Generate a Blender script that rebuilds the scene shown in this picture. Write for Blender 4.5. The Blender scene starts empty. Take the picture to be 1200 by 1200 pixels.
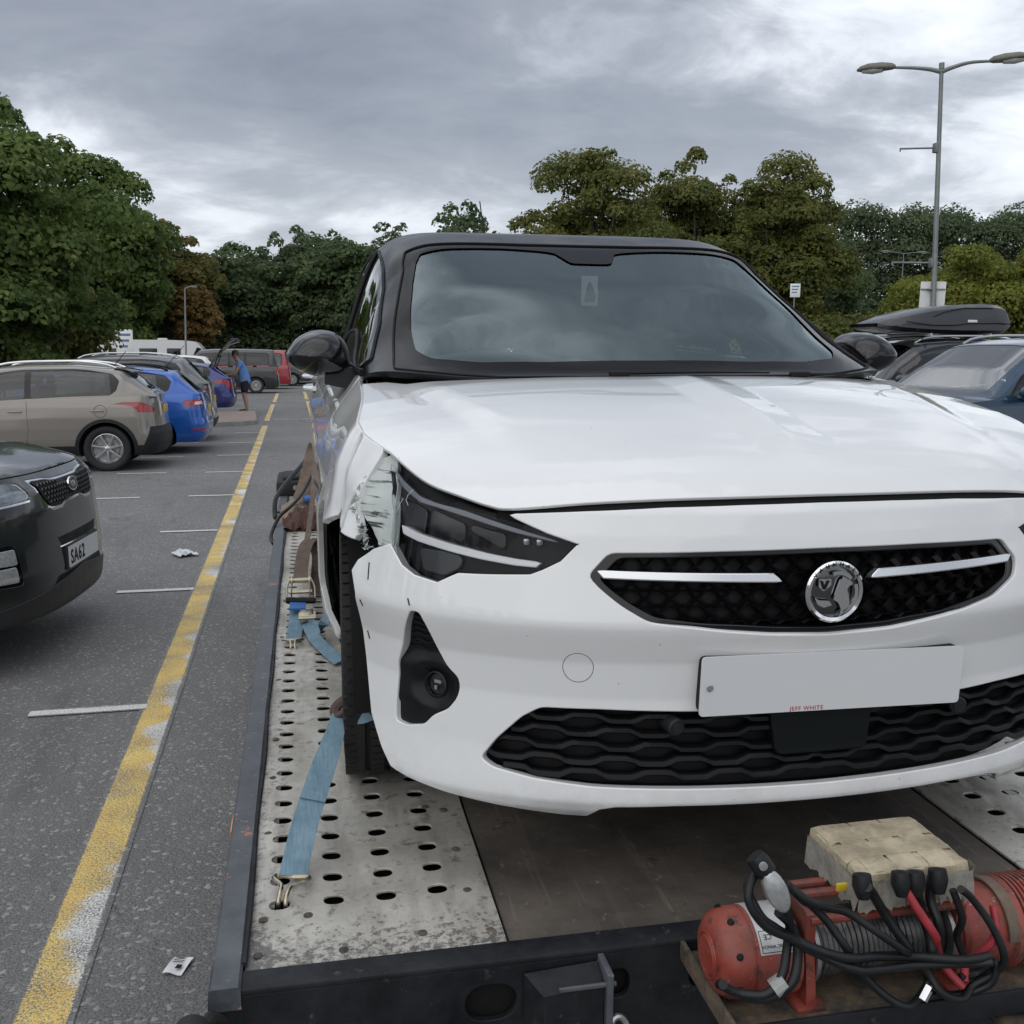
import bpy, bmesh, math, random
import numpy as np
from mathutils import Matrix, Vector, geometry
random.seed(7); RNG = np.random.default_rng(7)
R = math.radians
SC = bpy.context.scene; COL = SC.collection

# ------------------------------------------------------------------ camera
CAM_Z = 1.65
cd = bpy.data.cameras.new('camera'); cam = bpy.data.objects.new('camera', cd); COL.objects.link(cam)
cam.location = (0, 0, CAM_Z); cam.rotation_euler = (R(90 - 8.72), 0, R(-12.0))
cd.sensor_width = 36; cd.lens = 36.0; cd.clip_start = .05; cd.clip_end = 3000
SC.camera = cam
SC.view_settings.view_transform = 'Standard'; SC.view_settings.look = 'None'
SC.view_settings.exposure = .25; SC.view_settings.gamma = 1.0
SC.view_settings.use_curve_mapping = False
SC.cycles.max_bounces = 8; SC.cycles.transparent_max_bounces = 12; SC.cycles.caustics_reflective = False

# ------------------------------------------------------------------ sky and sun (broken overcast)
SUN_EL, SUN_AZ = R(48), R(215)          # azimuth clockwise from +Y
wd = bpy.data.worlds.new('World'); SC.world = wd; wd.use_nodes = True
nt = wd.node_tree; nt.nodes.clear()
class NT:
    """Terse node building."""
    def __init__(self, tree): self.t = tree
    def n(self, typ, **kw):
        nd = self.t.nodes.new(typ)
        for k, v in kw.items():
            if k == 'ins':
                for i, x in v.items():
                    if hasattr(x, 'is_output'): self.t.links.new(x, nd.inputs[i])
                    else: nd.inputs[i].default_value = x
            else: setattr(nd, k, v)
        return nd
    def math(self, op, a, b=0.0, c=0.0, clamp=False):
        return self.n('ShaderNodeMath', operation=op, use_clamp=clamp, ins={0: a, 1: b, 2: c}).outputs[0]
    def vmath(self, op, a, b=(0, 0, 0)):
        return self.n('ShaderNodeVectorMath', operation=op, ins={0: a, 1: b}).outputs[0]
    def mix(self, fac, a, b, blend='MIX'):
        m = self.n('ShaderNodeMix', data_type='RGBA', blend_type=blend)
        for i, x in ((0, fac), (6, a), (7, b)):
            if hasattr(x, 'is_output'): self.t.links.new(x, m.inputs[i])
            else: m.inputs[i].default_value = x if i == 0 else tuple(x)[:3] + (1,)
        return m.outputs[2]
    def noise(self, vec, scale, detail=4, rough=.55, dist=0.0):
        i = {'Scale': scale, 'Detail': detail, 'Roughness': rough, 'Distortion': dist}
        if vec is not None: i['Vector'] = vec
        return self.n('ShaderNodeTexNoise', ins=i).outputs[0]
    def ramp(self, fac, stops):
        r = self.n('ShaderNodeValToRGB', ins={0: fac}); e = r.color_ramp.elements
        while len(e) < len(stops): e.new(.5)
        for k, (p, c) in zip(e, stops):
            k.position = p; k.color = (c, c, c, 1) if not hasattr(c, '__len__') else tuple(c)[:3] + (1,)
        return r.outputs[0]
    def remap(self, x, a, b, c, d):
        return self.n('ShaderNodeMapRange', clamp=True, ins={0: x, 1: a, 2: b, 3: c, 4: d}).outputs[0]
w = NT(nt)
sky = w.n('ShaderNodeTexSky', sky_type='NISHITA', sun_disc=False, sun_elevation=SUN_EL, sun_rotation=SUN_AZ)
tc = w.n('ShaderNodeTexCoord').outputs['Generated']
sx = w.n('ShaderNodeSeparateXYZ', ins={0: tc})
zc = w.math('MAXIMUM', sx.outputs[2], 0.0)
den = w.math('ADD', zc, .24)
pl = w.n('ShaderNodeCombineXYZ', ins={0: w.math('DIVIDE', sx.outputs[0], den), 1: w.math('DIVIDE', sx.outputs[1], den), 2: 0.0}).outputs[0]
pl = w.n('ShaderNodeMapping', ins={0: pl, 1: (7.5, 4.2, 0), 2: (0, 0, R(20)), 3: (.85, 1.05, 1)}).outputs[0]
big = w.noise(pl, 1.05, 8, .52, .1)
fine = w.noise(w.vmath('ADD', pl, (7.3, 2.1, 4.0)), 2.7, 8, .60, .35)
cl = w.math('ADD', w.math('MULTIPLY', big, .60), w.math('MULTIPLY', fine, .40))
cover = w.ramp(cl, [(.37, (.72, .75, .785)), (.43, (.56, .59, .635)), (.475, (.36, .385, .432)), (.53, (.25, .272, .315)), (.66, (.17, .19, .232))])
hor = w.remap(sx.outputs[2], 0.0, .22, 1.0, 0.0)            # paler towards the horizon, as thick air is
cover = w.mix(w.math('MULTIPLY', hor, .50), cover, (.66, .685, .72))
zen = w.math('ADD', w.math('MULTIPLY', zc, 4.2), 9.6)      # overcast skies brighten towards the zenith
cover = w.n('ShaderNodeVectorMath', operation='SCALE', ins={0: cover, 3: zen}).outputs[0]
col = w.mix(.93, sky.outputs[0], cover)
bg = w.n('ShaderNodeBackground', ins={0: col, 1: .12})
w.n('ShaderNodeOutputWorld', ins={0: bg.outputs[0]})
sl = bpy.data.lights.new('sun', 'SUN'); sl.energy = 1.2; sl.angle = R(100); sl.color = (1, .96, .9)
sun = bpy.data.objects.new('sun', sl); COL.objects.link(sun)
sun.rotation_euler = (R(90) - SUN_EL, 0, -SUN_AZ + math.pi)
sun.location = (0, 0, 40)
# ------------------------------------------------------------------ surface mathematics
def sstep(x, a, b):
    t = np.clip((x - a) / (b - a), 0, 1)
    return t * t * (3 - 2 * t)

class Table:
    """1-D profile through points, softened so that creases get a small radius."""
    def __init__(self, pts, soft=0.0):
        p = np.array(pts, float)
        self.x = np.linspace(p[0, 0] - 0.3, p[-1, 0] + 0.3, 3000)
        y = np.interp(self.x, p[:, 0], p[:, 1])
        m = (p[1, 1] - p[0, 1]) / (p[1, 0] - p[0, 0]); lo = self.x < p[0, 0]; y[lo] = p[0, 1] + m * (self.x[lo] - p[0, 0])
        m = (p[-1, 1] - p[-2, 1]) / (p[-1, 0] - p[-2, 0]); hi = self.x > p[-1, 0]; y[hi] = p[-1, 1] + m * (self.x[hi] - p[-1, 0])
        if soft > 0:
            k = max(1, int(soft / (self.x[1] - self.x[0])))
            w = np.hanning(2 * k + 3); w /= w.sum()
            y = np.convolve(np.pad(y, k + 1, mode='edge'), w, 'valid')
            self.x = self.x[5:-5]; y = y[5:-5]
        self.y = y
    def __call__(self, x):
        return np.interp(x, self.x, self.y)

class Shell:
    """Lower car body: a plan outline swept by a height profile. Domain (s, w): s = signed arc length from the nose centre."""
    def __init__(self, W, LEN, front, rear, profF, profS, profR, extra=None, side=None, soft=0.008):
        self.W, self.LEN = W, LEN
        Lf, nf = front; Lr, nr = rear
        t = np.linspace(0, 1, 1500) ** 1.0 * np.pi / 2
        fu = W * np.sin(t) ** (2 / nf); fv = Lf * (1 - np.cos(t) ** (2 / nf))
        ru = (W * np.sin(t) ** (2 / nr))[::-1]; rv = LEN - (Lr * (1 - np.cos(t) ** (2 / nr)))[::-1]
        sv = np.linspace(Lf, LEN - Lr, 600)[1:-1]
        u = np.concatenate([fu, np.full(len(sv), W), ru]); v = np.concatenate([fv, sv, rv])
        if side is not None:
            u = u * np.interp(v, *np.array(side).T)
        ds = np.hypot(np.diff(u), np.diff(v)); s = np.concatenate([[0], np.cumsum(ds)])
        keep = np.concatenate([[True], np.diff(s) > 1e-7]); u, v, s = u[keep], v[keep], s[keep]
        g = np.linspace(0, s[-1], 4000)
        u = np.interp(g, s, u); v = np.interp(g, s, v); s = g
        nu, nv = -(-np.gradient(v, s)), -np.gradient(u, s)
        k = np.hanning(61); k /= k.sum()
        pad = lambda a, sg: np.concatenate([sg * a[30:0:-1], a, sg * a[-2:-32:-1]])
        nu = np.convolve(pad(nu, -1), k, 'valid'); nv = np.convolve(pad(nv, 1), k, 'valid')
        L = np.hypot(nu, nv)
        self.s, self.u, self.v, self.nu, self.nv, self.S = s, u, v, nu / L, nv / L, s[-1]
        self.sf = s[np.searchsorted(v, Lf)] if Lf > 0 else 0
        self.sr = s[np.searchsorted(v, LEN - Lr)]
        self.pF, self.pS, self.pR = Table(profF, soft), Table(profS, soft), Table(profR, soft)
        self.extra = extra
    def sF(self, u):
        i = self.s <= self.sf
        return np.sign(u) * np.interp(abs(u), self.u[i], self.s[i])
    def sR(self, u):
        i = self.s >= self.sr
        return np.sign(u) * np.interp(-abs(u), -self.u[i], self.s[i])
    def sV(self, v):
        return np.interp(v, self.v, self.s)
    def vS(self, s):
        return np.interp(np.abs(s), self.s, self.v)
    def P(self, q):
        q = np.asarray(q, float); s, w = q[:, 0], q[:, 1]
        a = np.abs(s); sg = np.where(s < 0, -1.0, 1.0)
        kf = 1 - sstep(a, self.sf - .30, self.sf + .05); kr = sstep(a, self.sr - .05, self.sr + .3)
        d = kf * self.pF(w) + kr * self.pR(w) + (1 - kf - kr) * self.pS(w)
        if self.extra is not None: d = d + self.extra(s, w, self)
        I = lambda y: np.interp(a, self.s, y)
        return np.stack([sg * (I(self.u) + I(self.nu) * d), I(self.v) + I(self.nv) * d, w], 1)

class Cabin:
    """Greenhouse: superellipse cross-sections leaning inwards. Domain (v, q): q in [-1, 1], 0 = roof centre, +-1 = belt line."""
    def __init__(self, top, belt, half, n=3.0, lean=0.0):
        self.top, self.belt, self.half, self.lean = Table(top, .06), Table(belt, .05), Table(half, .05), lean
        self.n = Table(n, .1) if hasattr(n, '__len__') else (lambda v, n=n: n + 0 * np.asarray(v, float))
    def P(self, p):
        p = np.asarray(p, float); v, q = p[:, 0], p[:, 1]
        th = q * np.pi / 2; e = 2 / self.n(v)
        b = self.belt(v); h = np.maximum(self.top(v) - b, .001); a = self.half(v)
        z = np.abs(np.cos(th)) ** e
        return np.stack([a * np.sign(th) * np.abs(np.sin(th)) ** e * (1 - self.lean * z * np.clip(h / .35, 0, 1)), v, b + h * z], 1)
    def qf(self, f, sg=1, v=2.0):     # side point given by fraction of the cabin's height
        return sg * math.acos(f ** (float(self.n(v)) / 2)) / (math.pi / 2)
    def q_side(self, v, w, sg):       # side point given by height
        b = self.belt(v); h = np.maximum(self.top(v) - b, .001)
        r = np.clip((w - b) / h, 0, 1)
        return sg * np.arccos(r ** (self.n(v) / 2)) / (np.pi / 2)
    def q_top(self, v, u):            # top point given by lateral position
        q = np.linspace(0, 1, 600); out = []
        for vi, ui in zip(np.atleast_1d(v), np.atleast_1d(u)):
            x = self.P(np.stack([np.full(600, vi), q], 1))[:, 0]; k = int(x.argmax())
            out.append(np.sign(ui) * np.interp(abs(ui), x[:k + 1], q[:k + 1]))
        return np.array(out)

def dens(poly, step, closed=True):
    out = []; n = len(poly)
    for i in range(n if closed else n - 1):
        a, b = np.array(poly[i], float), np.array(poly[(i + 1) % n], float)
        k = max(1, int(np.ceil(np.hypot(*(b - a)) / step)))
        out += [a + (b - a) * j / k for j in range(k)]
    if not closed: out.append(np.array(poly[-1], float))
    return np.array(out)

def rnd(poly, r, k=4):
    """Round the corners of a closed polygon with quadratic fillets."""
    p = np.array(poly, float); n = len(p); out = []
    rr = r if hasattr(r, '__len__') else [r] * n
    for i in range(n):
        a, b, c = p[i - 1], p[i], p[(i + 1) % n]
        la, lc = np.hypot(*(a - b)), np.hypot(*(c - b))
        if la < 1e-9 or lc < 1e-9 or rr[i] <= 0:
            out.append(b); continue
        p0 = b + (a - b) / la * min(rr[i], la * .45); p2 = b + (c - b) / lc * min(rr[i], lc * .45)
        for j in range(k + 1):
            t = j / k; out.append((1 - t) ** 2 * p0 + 2 * t * (1 - t) * b + t * t * p2)
    return np.array(out)

def spline(pts, k=8, closed=False):
    """Catmull-Rom through points of any dimension."""
    p = np.array(pts, float); n = len(p); out = []
    for i in range(n if closed else n - 1):
        g = (lambda j: p[j % n]) if closed else (lambda j: p[min(max(j, 0), n - 1)])
        a, b, c, d = g(i - 1), g(i), g(i + 1), g(i + 2)
        for j in range(k):
            t = j / k
            out.append(.5 * (2 * b + (c - a) * t + (2 * a - 5 * b + 4 * c - d) * t * t + (3 * b - a - 3 * c + d) * t ** 3))
    if not closed: out.append(p[-1])
    return np.array(out)

def inpoly(pts, poly):
    x, y = pts[:, 0][:, None], pts[:, 1][:, None]
    a = poly; b = np.roll(poly, -1, 0)
    c = (a[None, :, 1] > y) != (b[None, :, 1] > y)
    dy = b[:, 1] - a[:, 1]; dy = np.where(np.abs(dy) < 1e-12, 1e-12, dy)
    xi = (b[:, 0] - a[:, 0])[None] * (y - a[None, :, 1]) / dy[None] + a[None, :, 0]
    return ((c & (x < xi)).sum(1) % 2) == 1

def area2(p):
    q = np.roll(p, -1, 0)
    return (p[:, 0] * q[:, 1] - q[:, 0] * p[:, 1]).sum()

# ------------------------------------------------------------------ the white hatchback's surfaces
def hero_extra(s, w, sh):
    a = np.abs(s); v = np.interp(a, sh.s, sh.v)
    d = -.012 * sstep(v, .30, .55) * (1 - sstep(v, .85, 1.25)) * sstep(w, .55, .75)      # wings waisted behind the lamps
    arch = np.hypot(v - .80, w - .31)
    d = d + .014 * np.exp(-((arch - .37) / .05) ** 2) * (v < 1.4) * (1 - sstep(w, .62, .7))
    d = d + .012 * np.exp(-((w - .72) / .03) ** 2) * sstep(v, 1.15, 1.5) * (1 - sstep(v, 3.6, 3.9))
    # the struck corner: the wing's front edge and the bumper's end are pushed about
    dm = (s < 0)
    d = d + dm * (.022 * np.exp(-((a - 1.02) / .06) ** 2) * np.exp(-((w - .60) / .07) ** 2))
    d = d - dm * (.016 * np.exp(-((a - 1.10) / .05) ** 2) * np.exp(-((w - .70) / .05) ** 2))
    return d
HERO = Shell(.875, 4.06, (.62, 2.3), (.55, 3.0),
    [(.15, -.05), (.175, -.02), (.195, -.003), (.215, .004), (.24, .0), (.30, -.012), (.40, -.024), (.47, -.02), (.528, -.003),
     (.545, 0), (.56, -.003), (.62, -.018), (.66, -.028), (.70, -.036), (.74, -.048), (.76, -.062), (.80, -.085), (.90, -.15)],
    [(.16, -.075), (.22, -.045), (.30, -.012), (.40, -.002), (.60, .0), (.70, -.002), (.77, -.014), (.83, -.040), (.88, -.075), (.92, -.105), (.96, -.13)],
    [(.16, -.06), (.30, -.01), (.45, 0), (.60, -.01), (.75, -.03), (.90, -.05), (1.0, -.07)], hero_extra, soft=.007)
HERO_E = Table([(0, .742), (.20, .742), (.45, .739), (.56, .737), (.61, .752), (.66, .768), (.72, .785), (.78, .812), (.82, .838),
                (.90, .806), (.98, .822), (1.09, .836), (1.2, .856), (1.40, .890), (1.69, .922), (1.9, .938), (2.2, .955), (4.2, .99), (5.3, .99)], .012)
HERO_CAB = Cabin([(.86, .935), (.95, .955), (1.15, 1.058), (1.45, 1.205), (1.75, 1.335), (1.95, 1.385), (2.3, 1.42), (2.7, 1.43), (3.1, 1.412), (3.5, 1.36), (3.70, 1.31), (3.94, 1.0), (4.02, .95)],
                 [(.86, .925), (1.25, .935), (2.2, .955), (3.4, .985), (4.05, .975)],
                 [(.86, .70), (1.0, .735), (1.1, .75), (1.4, .768), (2.0, .775), (3.0, .765), (3.6, .71), (4.0, .60)], [(.86, 1.6), (1.05, 1.75), (1.3, 2.6), (1.55, 4.6), (1.8, 8.5), (4.1, 7.5)], .20)

# ------------------------------------------------------------------ lower bodies of the parked cars
def car_shell(W, L, hF, hB, front, rear, side=None, clad=0.0, tuck=1.0, nose=1.0):
    """hF bonnet-front height, hB belt height."""
    k = hF
    F = [(.18, -.10), (.24, -.045), (.30, -.012), (.40, .0), (.52, .004), (.62, -.004), (.74 * k / .9, -.022), (.84 * k / .9, -.05), (k - .03, -.085 * nose), (k + .02, -.13 * nose), (k + .3, -.35)]
    S = [(.18, -.09), (.24, -.05), (.32, -.02), (.45, .0), (.62, .006), (.76, .002), (hB * .87, -.012), (hB * .95, -.035 * tuck), (hB, -.06 * tuck), (hB + .15, -.16)]
    Rr = [(.18, -.12), (.28, -.03), (.40, .01), (.52, .012), (.60, -.012), (.75, -.025), (hB * .9, -.05), (hB, -.075), (hB + .12, -.11), (hB + .3, -.18)]
    return Shell(W, L, front, rear, F, S, Rr, None, side, soft=.02)

def car_geo(c):
    """Shell, shoulder line and cabin of one parked car from its dimensions."""
    W, L, H, hF, hB = c['W'], c['L'], c['H'], c['hF'], c['hB']; bl = c.get('rise', .03)
    sh = car_shell(W, L, hF, hB + bl, c.get('front', (.55, 2.6)), c.get('rear', (.38, 3.2)), c.get('side'), tuck=c.get('tuck', 1.0), nose=c.get('nose', 1.0))
    c0, c1, c2, c3 = c['c']
    ev = Table([(-.1, hF), (.25, hF), (.6, hF + .35 * (hB - hF)), (c0, hB - .03), (c0 + .6, hB - .005), (L * .7, hB + bl * .6), (L, hB + bl), (L + .2, hB + bl)], .05)
    tail = c.get('tail', hB + bl)
    top = [(c0 - .15, hB - .05), (c0, hB - .01), (c0 + .12, hB + .055), (.5 * (c0 + c1), .5 * (hB + H) + .0), (c1, H - .075), (c1 + .25, H - .03), (c1 + .6, H - .005), (.5 * (c1 + c2) + .3, H), (c2 - .2, H - c.get('drop', .05) * .6), (c2, H - c.get('drop', .05))] + c.get('tailpts', []) + [(c3, tail), (c3 + .06, tail - .12)]
    hw = W - .058 * c.get('tuck', 1.0)
    cab = Cabin(top, [(0, hB - .05), (c0, hB - .045), (c0 + .6, hB - .02), (L * .7, hB + bl * .6 - .012), (L, hB + bl - .012)],
                [(c0 - .15, hw - .09), (c0 + .15, hw - .03), (c1, hw - .005), (c1 + .8, hw), (c2 - .5, hw - .01), (c2, hw - .04), (c3, hw - .11)], c.get('n', 4.4), c.get('lean', .16))
    return sh, ev, cab
SPEC = dict(
    kia=dict(W=.93, L=4.68, H=1.70, hF=1.02, hB=1.13, c=(1.22, 2.05, 4.05, 4.55), front=(.50, 2.7), rear=(.4, 3.2)),
    peugeot=dict(W=.87, L=4.16, H=1.53, hF=.86, hB=.985, rise=.09, c=(1.0, 1.75, 3.62, 4.05), rear=(.36, 2.9), drop=.07, lean=.15, tail=1.09),
    skoda=dict(W=.87, L=4.26, H=1.46, hF=.78, hB=.93, rise=.08, c=(1.05, 1.85, 3.72, 4.14), rear=(.30, 3.4), drop=.08, lean=.17, tail=1.0),
    suv=dict(W=.92, L=4.5, H=1.66, hF=.95, hB=1.06, rise=.06, c=(1.15, 1.95, 3.95, 4.40), rear=(.38, 3.2), drop=.07),
    hatch=dict(W=.90, L=4.36, H=1.47, hF=.78, hB=.95, rise=.06, c=(1.05, 1.85, 3.75, 4.24), rear=(.42, 2.9), drop=.10),
    van=dict(W=.94, L=4.9, H=1.92, hF=.98, hB=1.12, rise=.02, c=(.80, 1.55, 4.68, 4.84), rear=(.22, 4.5), drop=.05, lean=.10, n=5.5),
)
# ------------------------------------------------------------------ building helpers
def link(o, parent=None):
    COL.objects.link(o)
    if parent is not None: o.parent = parent
    return o
def tag(o, label=None, cat=None, group=None, kind=None):
    for k, v in (('label', label), ('category', cat), ('group', group), ('kind', kind)):
        if v: o[k] = v
    return o
def thing(name, label, cat, M=None, group=None):
    o = bpy.data.objects.new(name, None); o.empty_display_size = .2; link(o)
    if M is not None: o.matrix_world = M
    return tag(o, label, cat, group)
def at(x, y, z=0, rz=0): return Matrix.Translation((x, y, z)) @ Matrix.Rotation(rz, 4, 'Z')

class MB:
    def __init__(self): self.v = []; self.f = []
    def add(self, v, f):
        n = len(self.v); self.v += [tuple(map(float, p)) for p in v]; self.f += [tuple(i + n for i in q) for q in f]; return self
    def box(self, c, s, M=None):
        c = np.array(c); h = np.array(s) / 2
        v = [(c + h * np.array((x, y, z))) for x in (-1, 1) for y in (-1, 1) for z in (-1, 1)]
        if M is not None: v = [tuple(M @ Vector(p)) for p in v]
        return self.add(v, [(0, 1, 3, 2), (4, 6, 7, 5), (0, 4, 5, 1), (2, 3, 7, 6), (0, 2, 6, 4), (1, 5, 7, 3)])
    def bbox(self, c, s, r=.01, M=None, seg=2):
        bm = bmesh.new(); bmesh.ops.create_cube(bm, size=1)
        for q in bm.verts: q.co = Vector((q.co.x * s[0], q.co.y * s[1], q.co.z * s[2]))
        bmesh.ops.bevel(bm, geom=bm.edges[:], offset=r, segments=seg, profile=.5, affect='EDGES')
        v = [(q.co + Vector(c)) for q in bm.verts]
        if M is not None: v = [M @ p for p in v]
        bm.verts.index_update()
        f = [tuple(x.index for x in fc.verts) for fc in bm.faces]; bm.free()
        return self.add(v, f)
    def loft(self, rings, closed=True, caps=True):
        n = len(rings[0]); v = [p for r in rings for p in r]; f = []
        for i in range(len(rings) - 1):
            for j in range(n if closed else n - 1):
                k = (j + 1) % n; f.append((i * n + j, i * n + k, (i + 1) * n + k, (i + 1) * n + j))
        if caps and closed:
            f.append(tuple(range(n))[::-1]); f.append(tuple((len(rings) - 1) * n + j for j in range(n)))
        return self.add(v, f)
    def tube(self, path, r, seg=8, caps=True, flat=1.0, up=None):
        p = np.array(path, float); n = len(p); rr = r if hasattr(r, '__len__') else [r] * n
        t = np.gradient(p, axis=0); t /= np.maximum(np.linalg.norm(t, axis=1), 1e-9)[:, None]
        a = np.array(up, float) if up is not None else (np.array((0, 0, 1.)) if abs(t[0][2]) < .9 else np.array((1., 0, 0)))
        rings = []
        for i in range(n):
            if up is not None: a = np.array(up, float)
            b = a - t[i] * (a @ t[i]); b /= max(np.linalg.norm(b), 1e-9); a = b; c = np.cross(t[i], b)
            rings.append([p[i] + rr[i] * (math.cos(2 * math.pi * k / seg) * c + flat * math.sin(2 * math.pi * k / seg) * b) for k in range(seg)])
        return self.loft(rings, True, caps)
    def lathe(self, prof, M=None, seg=32):
        """prof: (radius, along Z). M places it."""
        rings = []
        for r, h in prof:
            ring = [Vector((r * math.cos(2 * math.pi * k / seg), r * math.sin(2 * math.pi * k / seg), h)) for k in range(seg)]
            rings.append([tuple(M @ q) if M is not None else tuple(q) for q in ring])
        return self.loft(rings, True, True)
    def prism(self, poly, d, F):
        """2-D outline extruded by d; F maps (a, b, depth) to space."""
        n = len(poly)
        v = [F(a, b, 0) for a, b in poly] + [F(a, b, d) for a, b in poly]
        f = [tuple(range(n)), tuple(range(2 * n - 1, n - 1, -1))] + [(i, i + n, (i + 1) % n + n, (i + 1) % n) for i in range(n)]
        return self.add(v, f)
    def strip(self, path, wid, side, th=.002):
        """Flat webbing with thickness along a path; side = its width direction (one, or one per point)."""
        p = np.array(path, float); n = len(p)
        sd = np.array(side, float); sd = np.tile(sd, (n, 1)) if sd.ndim == 1 else sd
        t = np.gradient(p, axis=0); t /= np.linalg.norm(t, axis=1)[:, None]
        sd = sd - t * (sd * t).sum(1)[:, None]; sd /= np.linalg.norm(sd, axis=1)[:, None]; nn = np.cross(t, sd)
        ww = np.array(wid, float) * np.ones(n)
        rings = [[p[i] - sd[i] * ww[i] / 2 - nn[i] * th, p[i] + sd[i] * ww[i] / 2 - nn[i] * th, p[i] + sd[i] * ww[i] / 2 + nn[i] * th, p[i] - sd[i] * ww[i] / 2 + nn[i] * th] for i in range(n)]
        return self.loft(rings)

def obj(name, mb, mat, parent=None, smooth=True, ang=32, fix=True, M=None):
    me = bpy.data.meshes.new(name); me.from_pydata(mb.v, [], mb.f)
    if fix:
        bm = bmesh.new(); bm.from_mesh(me); bmesh.ops.recalc_face_normals(bm, faces=bm.faces); bm.to_mesh(me); bm.free()
    if smooth:
        me.shade_smooth(); me.set_sharp_from_angle(angle=R(ang))
    me.materials.append(mat)
    o = bpy.data.objects.new(name, me); link(o, parent)
    if M is not None: o.matrix_world = M
    return o
def copy_tree(o, parent=None):
    c = o.copy(); COL.objects.link(c)
    if parent is not None: c.parent = parent
    for ch in list(o.children): copy_tree(ch, c)
    return c
def copies(o, kids): 
    return copy_tree(o)

# ------------------------------------------------------------------ surface panels
def pnormal(P, q, ctr):
    e = 6e-4
    a = P(q + np.array((e, 0))) - P(q - np.array((e, 0))); b = P(q + np.array((0, e))) - P(q - np.array((0, e)))
    n = np.cross(a, b); L = np.linalg.norm(n, axis=1); n = n / np.maximum(L, 1e-12)[:, None]
    sg = 1.0 if ((P(q) - np.array(ctr)) * n).sum() >= 0 else -1.0
    return n * sg, sg

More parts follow.
